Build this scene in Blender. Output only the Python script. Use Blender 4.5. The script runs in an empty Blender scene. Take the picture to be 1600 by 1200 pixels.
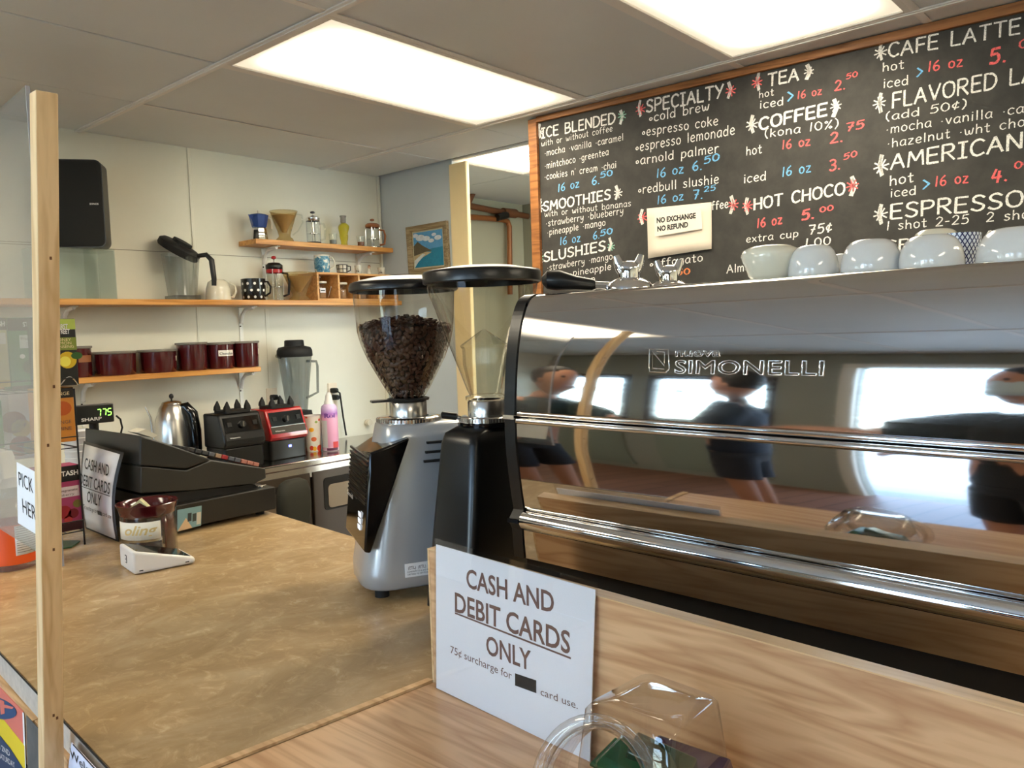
import bpy, bmesh, math, random
from mathutils import Vector, Matrix
random.seed(7)
PI = math.pi
col = bpy.context.scene.collection
scene = bpy.context.scene

# ------------------------------------------------------------------ camera, world, exposure
FPX = 1250.0
PITCH, ROLL, YAW = -0.0681819, -0.0328328, 0.8505731
CAM = Vector((0.0, 0.0, 1.45))
_cy, _sy, _cp, _sp = math.cos(YAW), math.sin(YAW), math.cos(PITCH), math.sin(PITCH)
FW = Vector((_sy * _cp, _cy * _cp, _sp))
_r0 = Vector((_cy, -_sy, 0)); _u0 = _r0.cross(FW)
_cr, _sr = math.cos(ROLL), math.sin(ROLL)
RT = _cr * _r0 + _sr * _u0
UP = -_sr * _r0 + _cr * _u0
cam_data = bpy.data.cameras.new('camera')
cam = bpy.data.objects.new('camera', cam_data)
cam_data.sensor_width = 36.0
cam_data.lens = FPX / 1600 * 36
cam_data.clip_start = 0.02
cam.matrix_world = Matrix(((RT.x, UP.x, -FW.x, CAM.x), (RT.y, UP.y, -FW.y, CAM.y), (RT.z, UP.z, -FW.z, CAM.z), (0, 0, 0, 1)))
col.objects.link(cam)
scene.camera = cam

world = bpy.data.worlds.new('sky'); scene.world = world; world.use_nodes = True
wn = world.node_tree.nodes; wl = world.node_tree.links
wn.clear()
bg = wn.new('ShaderNodeBackground'); wo = wn.new('ShaderNodeOutputWorld')
sky = wn.new('ShaderNodeTexSky'); sky.sky_type = 'HOSEK_WILKIE'; sky.turbidity = 3.5; sky.ground_albedo = 0.5
sky.sun_direction = (0.35, -0.75, 0.56)
wl.new(sky.outputs[0], bg.inputs[0]); wl.new(bg.outputs[0], wo.inputs[0])
bg.inputs[1].default_value = 66.0
scene.view_settings.view_transform = 'Standard'
scene.view_settings.look = 'None'
scene.view_settings.gamma = 1.0
scene.view_settings.exposure = 0.30
scene.view_settings.use_curve_mapping = False
LAMP_STRENGTH = 13.0
LAMP_COLOR = (1.0, 0.88, 0.67)
scene.cycles.max_bounces = 10
scene.cycles.transparent_max_bounces = 24
scene.cycles.transmission_bounces = 8
scene.cycles.glossy_bounces = 6

# ------------------------------------------------------------------ measuring helpers: a sight line met with a plane
def _ray(px, py): return FW + (px - 800) / FPX * RT - (py - 600) / FPX * UP
def at_z(px, py, z): d = _ray(px, py); return CAM + d * ((z - CAM.z) / d.z)
def at_x(px, py, x): d = _ray(px, py); return CAM + d * ((x - CAM.x) / d.x)
def at_y(px, py, y): d = _ray(px, py); return CAM + d * ((y - CAM.y) / d.y)
def at_plane(px, py, p, n): d = _ray(px, py); return CAM + d * ((Vector(p) - CAM).dot(n) / d.dot(n))
def mix3(a, b, t): return tuple(a[i] + (b[i] - a[i]) * t for i in range(3))

# ------------------------------------------------------------------ materials
def srgb(r, g, b):
    f = lambda c: (c / 255 / 12.92) if c / 255 <= 0.04045 else ((c / 255 + 0.055) / 1.055) ** 2.4
    return (f(r), f(g), f(b), 1.0)
class NT:
    def __init__(s, name):
        s.m = bpy.data.materials.new(name); s.m.use_nodes = True
        s.t = s.m.node_tree; s.n = s.t.nodes; s.l = s.t.links
        s.b = s.n['Principled BSDF']; s.o = s.n['Material Output']
    def node(s, t, **kw):
        n = s.n.new(t)
        for k, v in kw.items():
            if isinstance(k, str) and hasattr(n, k): setattr(n, k, v)
            else: n.inputs[k].default_value = v
        return n
    def link(s, a, b): s.l.new(a, b)
    def ramp(s, fac, stops):
        r = s.n.new('ShaderNodeValToRGB'); e = r.color_ramp.elements
        while len(e) < len(stops): e.new(0.5)
        for el, (p, c) in zip(e, stops): el.position = p; el.color = c
        s.l.new(fac, r.inputs[0]); return r.outputs[0]
    def coords(s, scale=(1, 1, 1), kind='Object', rot=(0, 0, 0)):
        tc = s.n.new('ShaderNodeTexCoord'); mp = s.n.new('ShaderNodeMapping')
        mp.inputs['Scale'].default_value = scale; mp.inputs['Rotation'].default_value = rot
        s.l.new(tc.outputs[kind], mp.inputs[0]); return mp.outputs[0]
    def noise(s, vec, scale, detail=4, rough=0.55, dist=0.0):
        n = s.n.new('ShaderNodeTexNoise'); n.inputs['Scale'].default_value = scale
        n.inputs['Detail'].default_value = detail; n.inputs['Roughness'].default_value = rough
        n.inputs['Distortion'].default_value = dist
        s.l.new(vec, n.inputs['Vector']); return n.outputs['Fac']
    def bump(s, h, strength=0.2, dist=0.01):
        b = s.n.new('ShaderNodeBump'); b.inputs['Strength'].default_value = strength; b.inputs['Distance'].default_value = dist
        s.l.new(h, b.inputs['Height']); s.l.new(b.outputs[0], s.b.inputs['Normal'])
def plain(name, c, rough=0.5, metal=0.0, spec=0.5, mottled=0.0, scale=30, coat=0.0):
    m = NT(name); m.b.inputs['Roughness'].default_value = rough; m.b.inputs['Metallic'].default_value = metal
    m.b.inputs['Specular IOR Level'].default_value = spec
    m.b.inputs['Base Color'].default_value = c
    if coat: m.b.inputs['Coat Weight'].default_value = coat; m.b.inputs['Coat Roughness'].default_value = 0.05
    if mottled:
        f = m.noise(m.coords(), scale)
        d = tuple(max(0, x * (1 - mottled)) for x in c[:3]) + (1,); l = tuple(min(1, x * (1 + mottled)) for x in c[:3]) + (1,)
        m.link(m.ramp(f, [(0.3, d), (0.7, l)]), m.b.inputs['Base Color'])
    return m.m
def wood(name, dark, light, axis=0, scale=1.0, rough=0.45, rings=9.0, bump=0.15):
    m = NT(name)
    st = [11.0, 11.0, 11.0]; st[axis] = 0.7
    v = m.coords(tuple(x * scale for x in st))
    f1 = m.noise(v, 2.2, 3, 0.5, 0.5)
    mul = m.node('ShaderNodeMath', operation='MULTIPLY'); m.link(f1, mul.inputs[0]); mul.inputs[1].default_value = rings
    sn = m.node('ShaderNodeMath', operation='FRACT'); m.link(mul.outputs[0], sn.inputs[0])
    pp = m.node('ShaderNodeMath', operation='PINGPONG'); m.link(mul.outputs[0], pp.inputs[0]); pp.inputs[1].default_value = 0.5
    st2 = [90.0, 90.0, 90.0]; st2[axis] = 2.5
    f2 = m.noise(m.coords(tuple(x * scale for x in st2)), 1.5, 3)
    ad = m.node('ShaderNodeMath', operation='MULTIPLY_ADD'); m.link(pp.outputs[0], ad.inputs[0]); ad.inputs[1].default_value = 1.1
    m2 = m.node('ShaderNodeMath', operation='MULTIPLY'); m.link(f2, m2.inputs[0]); m2.inputs[1].default_value = 0.6
    m.link(m2.outputs[0], ad.inputs[2])
    c = m.ramp(ad.outputs[0], [(0.15, dark), (0.75, light)])
    m.link(c, m.b.inputs['Base Color']); m.b.inputs['Roughness'].default_value = rough
    m.bump(ad.outputs[0], bump, 0.002)
    return m.m
def clear(name, tint=(0.97, 0.98, 0.97), refl=1.0, rough=0.0, body=0.0, body_color=(0.6, 0.6, 0.55, 1), ior=1.5):
    m = NT(name); m.n.remove(m.b)
    tr = m.n.new('ShaderNodeBsdfTransparent'); tr.inputs[0].default_value = tint + (1,)
    gl = m.n.new('ShaderNodeBsdfGlossy'); gl.inputs['Roughness'].default_value = rough
    fr = m.n.new('ShaderNodeFresnel'); ge = m.n.new('ShaderNodeNewGeometry'); mr_ = m.node('ShaderNodeMapRange'); m.link(ge.outputs['Backfacing'], mr_.inputs[0]); mr_.inputs[3].default_value = ior; mr_.inputs[4].default_value = 1 / ior; m.link(mr_.outputs[0], fr.inputs[0])
    mu = m.node('ShaderNodeMath', operation='MULTIPLY'); m.link(fr.outputs[0], mu.inputs[0]); mu.inputs[1].default_value = refl
    mx = m.n.new('ShaderNodeMixShader'); m.link(mu.outputs[0], mx.inputs[0]); m.link(tr.outputs[0], mx.inputs[1]); m.link(gl.outputs[0], mx.inputs[2])
    out = mx.outputs[0]
    if body:
        df = m.n.new('ShaderNodeBsdfDiffuse'); df.inputs[0].default_value = body_color
        m2 = m.n.new('ShaderNodeMixShader'); m2.inputs[0].default_value = body
        m.link(mx.outputs[0], m2.inputs[1]); m.link(df.outputs[0], m2.inputs[2]); out = m2.outputs[0]
    m.link(out, m.o.inputs[0]); return m.m
def emit(name, c, s):
    m = NT(name); m.b.inputs['Base Color'].default_value = (0, 0, 0, 1)
    m.b.inputs['Emission Color'].default_value = c; m.b.inputs['Emission Strength'].default_value = s; return m.m
def brushed(name, c, rough=0.25, axis=0, s=1.0, var=0.12):
    m = NT(name); m.b.inputs['Metallic'].default_value = 1.0; m.b.inputs['Base Color'].default_value = c
    st = [400.0 * s] * 3; st[axis] = 4.0
    f = m.noise(m.coords(tuple(st)), 1.0, 2)
    r = m.node('ShaderNodeMapRange'); m.link(f, r.inputs[0]); r.inputs[3].default_value = max(0.02, rough - var); r.inputs[4].default_value = rough + var
    m.link(r.outputs[0], m.b.inputs['Roughness'])
    return m.m

M = {}
M['wall'] = plain('wall_paint', srgb(226, 224, 208), 0.55, mottled=0.03, scale=3)
M['wall_blue'] = plain('blue_grey_paint', srgb(196, 203, 205), 0.6, mottled=0.02, scale=4)
M['cream'] = plain('cream_paint', srgb(240, 216, 164), 0.5, mottled=0.03, scale=8)
M['ceiling'] = plain('ceiling_board', srgb(216, 219, 216), 0.45, mottled=0.05, scale=1.6)
M['grid'] = plain('grid_paint', srgb(232, 228, 220), 0.4)
M['gap'] = plain('dark_gap', srgb(25, 22, 18), 0.9)
M['shelf'] = wood('shelf_pine', srgb(184, 122, 52), srgb(222, 162, 86), 0, 0.6, 0.4, 7)
M['cubby'] = wood('cubby_pine', srgb(188, 132, 70), srgb(220, 168, 104), 0, 0.8, 0.5, 6)
M['post'] = wood('post_pine', srgb(206, 166, 112), srgb(236, 204, 156), 2, 1.0, 0.55, 5)
M['oak'] = wood('oak_laminate', srgb(178, 132, 92), srgb(214, 174, 132), 1, 0.9, 0.30, 6, 0.05)
M['oak_edge'] = wood('oak_edge', srgb(190, 152, 108), srgb(222, 188, 142), 1, 1.0, 0.4, 5)
M['ply'] = wood('plywood', srgb(180, 140, 96), srgb(214, 178, 132), 1, 0.8, 0.6, 6)
M['frame_wood'] = wood('board_frame_wood', srgb(110, 66, 28), srgb(160, 104, 54), 1, 0.8, 0.5, 5)
M['black'] = plain('black_plastic', srgb(15, 15, 15), 0.35)
M['satin_black'] = plain('satin_black', srgb(12, 12, 13), 0.3)
M['gloss_black'] = plain('gloss_black', srgb(8, 8, 9), 0.08)
M['rubber'] = plain('black_rubber', srgb(18, 18, 18), 0.7)
M['chrome'] = plain('chrome', (0.82, 0.82, 0.82, 1), 0.06, 1.0)
M['mirror'] = brushed('polished_steel_panel', (0.60, 0.585, 0.565, 1), 0.035, 1, 1, 0.02)
M['steel'] = brushed('brushed_steel', (0.62, 0.60, 0.57, 1), 0.24, 0, 1, 0.03)
M['steel_top'] = brushed('worn_steel_top', (0.40, 0.37, 0.33, 1), 0.16, 0, 1, 0.06)
M['dark_steel'] = plain('dark_steel_door', srgb(64, 54, 44), 0.34, 0.35)
M['silver'] = plain('silver_enamel', srgb(176, 180, 184), 0.28, 0.35, coat=0.6)
M['white'] = plain('white_plastic', srgb(236, 234, 230), 0.35)
M['paper'] = plain('white_paper', srgb(240, 240, 240), 0.7)
M['sleeve'] = clear('plastic_sleeve', (0.96, 0.96, 0.97), 0.9)
M['print_brown'] = plain('brown_print', srgb(112, 84, 74), 0.6)
M['print_black'] = plain('black_print', srgb(20, 20, 20), 0.6)
M['glass'] = clear('thin_glass', (0.95, 0.96, 0.95), 1.0)
M['hopper'] = clear('clear_hopper', (0.86, 0.84, 0.79), 1.2)
M['amber'] = clear('smoky_plastic', (0.80, 0.70, 0.48), 0.9, body=0.22, body_color=srgb(196, 170, 120))
M['plexi'] = clear('scuffed_acrylic', (0.94, 0.95, 0.95), 1.1, body=0.05, body_color=srgb(190, 188, 196))
M['maroon'] = plain('maroon_enamel', srgb(74, 18, 22), 0.15, coat=0.5)
M['rim_grey'] = clear('grey_lid', (0.6, 0.6, 0.58), 1.0, body=0.5, body_color=srgb(170, 165, 155))
M['beans'] = plain('roasted_bean', srgb(62, 34, 22), 0.35, mottled=0.35, scale=40)
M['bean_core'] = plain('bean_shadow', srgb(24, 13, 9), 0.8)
M['white_china'] = plain('white_china', srgb(214, 214, 212), 0.12, coat=0.5)
M['cream_china'] = plain('cream_china', srgb(222, 216, 196), 0.12, coat=0.5)
M['red'] = plain('red_plastic', srgb(176, 20, 26), 0.25, coat=0.4)
M['wood_brown'] = plain('turned_wood', srgb(146, 86, 42), 0.5, mottled=0.15)
M['grey_plastic'] = plain('grey_plastic', srgb(120, 118, 112), 0.5)

# ------------------------------------------------------------------ mesh building
class MB:
    def __init__(s): s.v = []; s.f = []
    def add(s, vs, fs):
        o = len(s.v); s.v += [Vector(v) for v in vs]; s.f += [tuple(i + o for i in f) for f in fs]; return s
    def box(s, x0, x1, y0, y1, z0, z1):
        return s.add([(x0, y0, z0), (x1, y0, z0), (x1, y1, z0), (x0, y1, z0), (x0, y0, z1), (x1, y0, z1), (x1, y1, z1), (x0, y1, z1)],
                     [(3, 2, 1, 0), (4, 5, 6, 7), (0, 1, 5, 4), (1, 2, 6, 5), (2, 3, 7, 6), (3, 0, 4, 7)])
    def hexa(s, a, b):           # two quads (lists of four points) joined
        return s.add(list(a) + list(b), [(3, 2, 1, 0), (4, 5, 6, 7), (0, 1, 5, 4), (1, 2, 6, 5), (2, 3, 7, 6), (3, 0, 4, 7)])
    def prism(s, poly, vec):     # closed outline (3D points) pushed along vec
        n = len(poly); vec = Vector(vec); p = [Vector(q) for q in poly]
        return s.add(p + [q + vec for q in p], [tuple(range(n - 1, -1, -1)), tuple(range(n, 2 * n))] + [(i, (i + 1) % n, (i + 1) % n + n, i + n) for i in range(n)])
    def lathe(s, prof, n=32, c=(0, 0, 0), cap0=False, cap1=False, sx=1.0, sy=1.0):
        o = []; 
        for r, z in prof:
            for i in range(n):
                a = 2 * PI * i / n; o.append((c[0] + r * math.cos(a) * sx, c[1] + r * math.sin(a) * sy, c[2] + z))
        k = len(prof); fs = [(j * n + i, j * n + (i + 1) % n, (j + 1) * n + (i + 1) % n, (j + 1) * n + i) for j in range(k - 1) for i in range(n)]
        if cap0: fs.append(tuple(range(n - 1, -1, -1)))
        if cap1: fs.append(tuple((k - 1) * n + i for i in range(n)))
        return s.add(o, fs)
    def cyl(s, c, r, h, n=24, r2=None): return s.lathe([(r, 0), (r if r2 is None else r2, h)], n, c, True, True)
    def rings(s, rs, cap=True, closed=False):
        n = len(rs[0]); k = len(rs); vs = [p for r in rs for p in r]
        fs = [(j * n + i, j * n + (i + 1) % n, ((j + 1) % k) * n + (i + 1) % n, ((j + 1) % k) * n + i) for j in range(k if closed else k - 1) for i in range(n)]
        if cap and not closed: fs += [tuple(range(n - 1, -1, -1)), tuple((k - 1) * n + i for i in range(n))]
        return s.add(vs, fs)
    def tube(s, pts, r, n=8, closed=False, flat=1.0):
        p = [Vector(q) for q in pts]; rs = []; k = len(p); prev = None
        for i in range(k):
            if closed: t = p[(i + 1) % k] - p[i - 1]
            else: t = p[min(i + 1, k - 1)] - p[max(i - 1, 0)]
            t.normalize()
            if prev is None:
                a = Vector((0, 0, 1)) if abs(t.z) < 0.9 else Vector((1, 0, 0)); u = t.cross(a).normalized()
            else:
                u = (prev - t * prev.dot(t)); u = u.normalized() if u.length > 1e-6 else t.orthogonal().normalized()
            prev = u; w = t.cross(u); rr = r[i] if isinstance(r, (list, tuple)) else r
            rs.append([p[i] + u * (rr * math.cos(2 * PI * j / n)) + w * (rr * flat * math.sin(2 * PI * j / n)) for j in range(n)])
        return s.rings(rs, True, closed)
    def sphere(s, c, r, n=12, m=8, sx=1, sy=1, sz=1):
        prof = [(r * math.sin(PI * j / m), -r * math.cos(PI * j / m)) for j in range(m + 1)]
        prof[0] = (r * 0.01, prof[0][1]); prof[-1] = (r * 0.01, prof[-1][1])
        o = len(s.v); s.lathe([(a, 0) for a, b in prof], n, (0, 0, 0), True, True)
        for j in range(m + 1):
            for i in range(n):
                v = s.v[o + j * n + i]; s.v[o + j * n + i] = Vector((c[0] + v.x * sx, c[1] + v.y * sy, c[2] + prof[j][1] * sz))
        return s
    def move(s, rot=None, loc=(0, 0, 0), start=0):
        for i in range(start, len(s.v)):
            v = s.v[i]
            if rot is not None: v = rot @ v
            s.v[i] = v + Vector(loc)
        return s
    def build(s, name, mat, parent=None, smooth=35, bevel=0.0, world=False, solid=0.0, subsurf=0, seg=2):
        if world and parent is not None:
            inv = parent_matrix(parent).inverted(); vs = [inv @ v for v in s.v]
        else: vs = s.v
        me = bpy.data.meshes.new(name); me.from_pydata([tuple(v) for v in vs], [], s.f); me.update()
        bm = bmesh.new(); bm.from_mesh(me); bmesh.ops.recalc_face_normals(bm, faces=bm.faces); bm.to_mesh(me); bm.free()
        if smooth:
            me.shade_smooth(); me.set_sharp_from_angle(angle=math.radians(smooth))
        me.materials.append(mat if not isinstance(mat, str) else M[mat])
        o = bpy.data.objects.new(name, me); col.objects.link(o)
        if parent is not None: o.parent = parent
        if solid:
            md = o.modifiers.new('thickness', 'SOLIDIFY'); md.thickness = solid; md.offset = 0
        if bevel:
            md = o.modifiers.new('bevel', 'BEVEL'); md.width = bevel; md.segments = seg; md.limit_method = 'ANGLE'; md.angle_limit = math.radians(40)
        if subsurf:
            md = o.modifiers.new('sub', 'SUBSURF'); md.levels = subsurf; md.render_levels = subsurf
        return o
def parent_matrix(o):
    m = o.matrix_basis.copy()
    return parent_matrix(o.parent) @ m if o.parent else m
def thing(name, label, cat, loc=(0, 0, 0), rotz=0.0, group=None):
    o = bpy.data.objects.new(name, None); col.objects.link(o); o.empty_display_size = 0.05
    o.location = loc; o.rotation_euler = (0, 0, rotz); o['label'] = label; o['category'] = cat
    if group: o['group'] = group
    return o
def tag(o, label, cat, group=None, kind=None):
    o['label'] = label; o['category'] = cat
    if group: o['group'] = group
    if kind: o['kind'] = kind
    return o
def struct(o): o['kind'] = 'structure'; return o
def copy_tree(o, parent=None):
    c = o.copy(); col.objects.link(c); c.parent = parent
    for ch in list(o.children): copy_tree(ch, c)
    return c

# ------------------------------------------------------------------ writing: printed type (built-in font) and hand-drawn strokes
def type_mesh(name, text, mat, parent, origin, xdir, ydir, width=None, height=None, bold=0.0, lift=0.0006, depth=0.0004, align='LEFT', world=True, shear=0.0, label=None):
    cu = bpy.data.curves.new('type', 'FONT'); cu.body = text; cu.size = 1.0; cu.extrude = 0.0; cu.offset = bold; cu.resolution_u = 3; cu.shear = shear
    to = bpy.data.objects.new('type', cu); col.objects.link(to)
    me = bpy.data.meshes.new_from_object(to.evaluated_get(bpy.context.evaluated_depsgraph_get()))
    bpy.data.objects.remove(to); bpy.data.curves.remove(cu)
    xs = [v.co.x for v in me.vertices]; ys = [v.co.y for v in me.vertices]
    if not xs: return None
    x0, x1 = min(xs), max(xs); cap = 0.729
    hs = (height / cap) if height else width / (x1 - x0)
    ws = width / (x1 - x0) if width else hs
    X = Vector(xdir).normalized(); Y = Vector(ydir).normalized(); N = X.cross(Y)
    off = {'LEFT': 0, 'CENTER': -0.5, 'RIGHT': -1}[align] * (x1 - x0) * ws
    inv = parent_matrix(parent).inverted() if (parent is not None and world) else Matrix()
    vs = [inv @ (Vector(origin) + X * ((v.co.x - x0) * ws + off) + Y * (v.co.y * hs) + N * lift) for v in me.vertices]
    fs = [tuple(p.vertices) for p in me.polygons]
    bpy.data.meshes.remove(me)
    m2 = bpy.data.meshes.new(name); m2.from_pydata([tuple(v) for v in vs], [], fs); m2.update()
    m2.materials.append(M[mat] if isinstance(mat, str) else mat)
    o = bpy.data.objects.new(name, m2); col.objects.link(o); o.parent = parent
    if label: o['label'] = label
    return o
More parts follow.
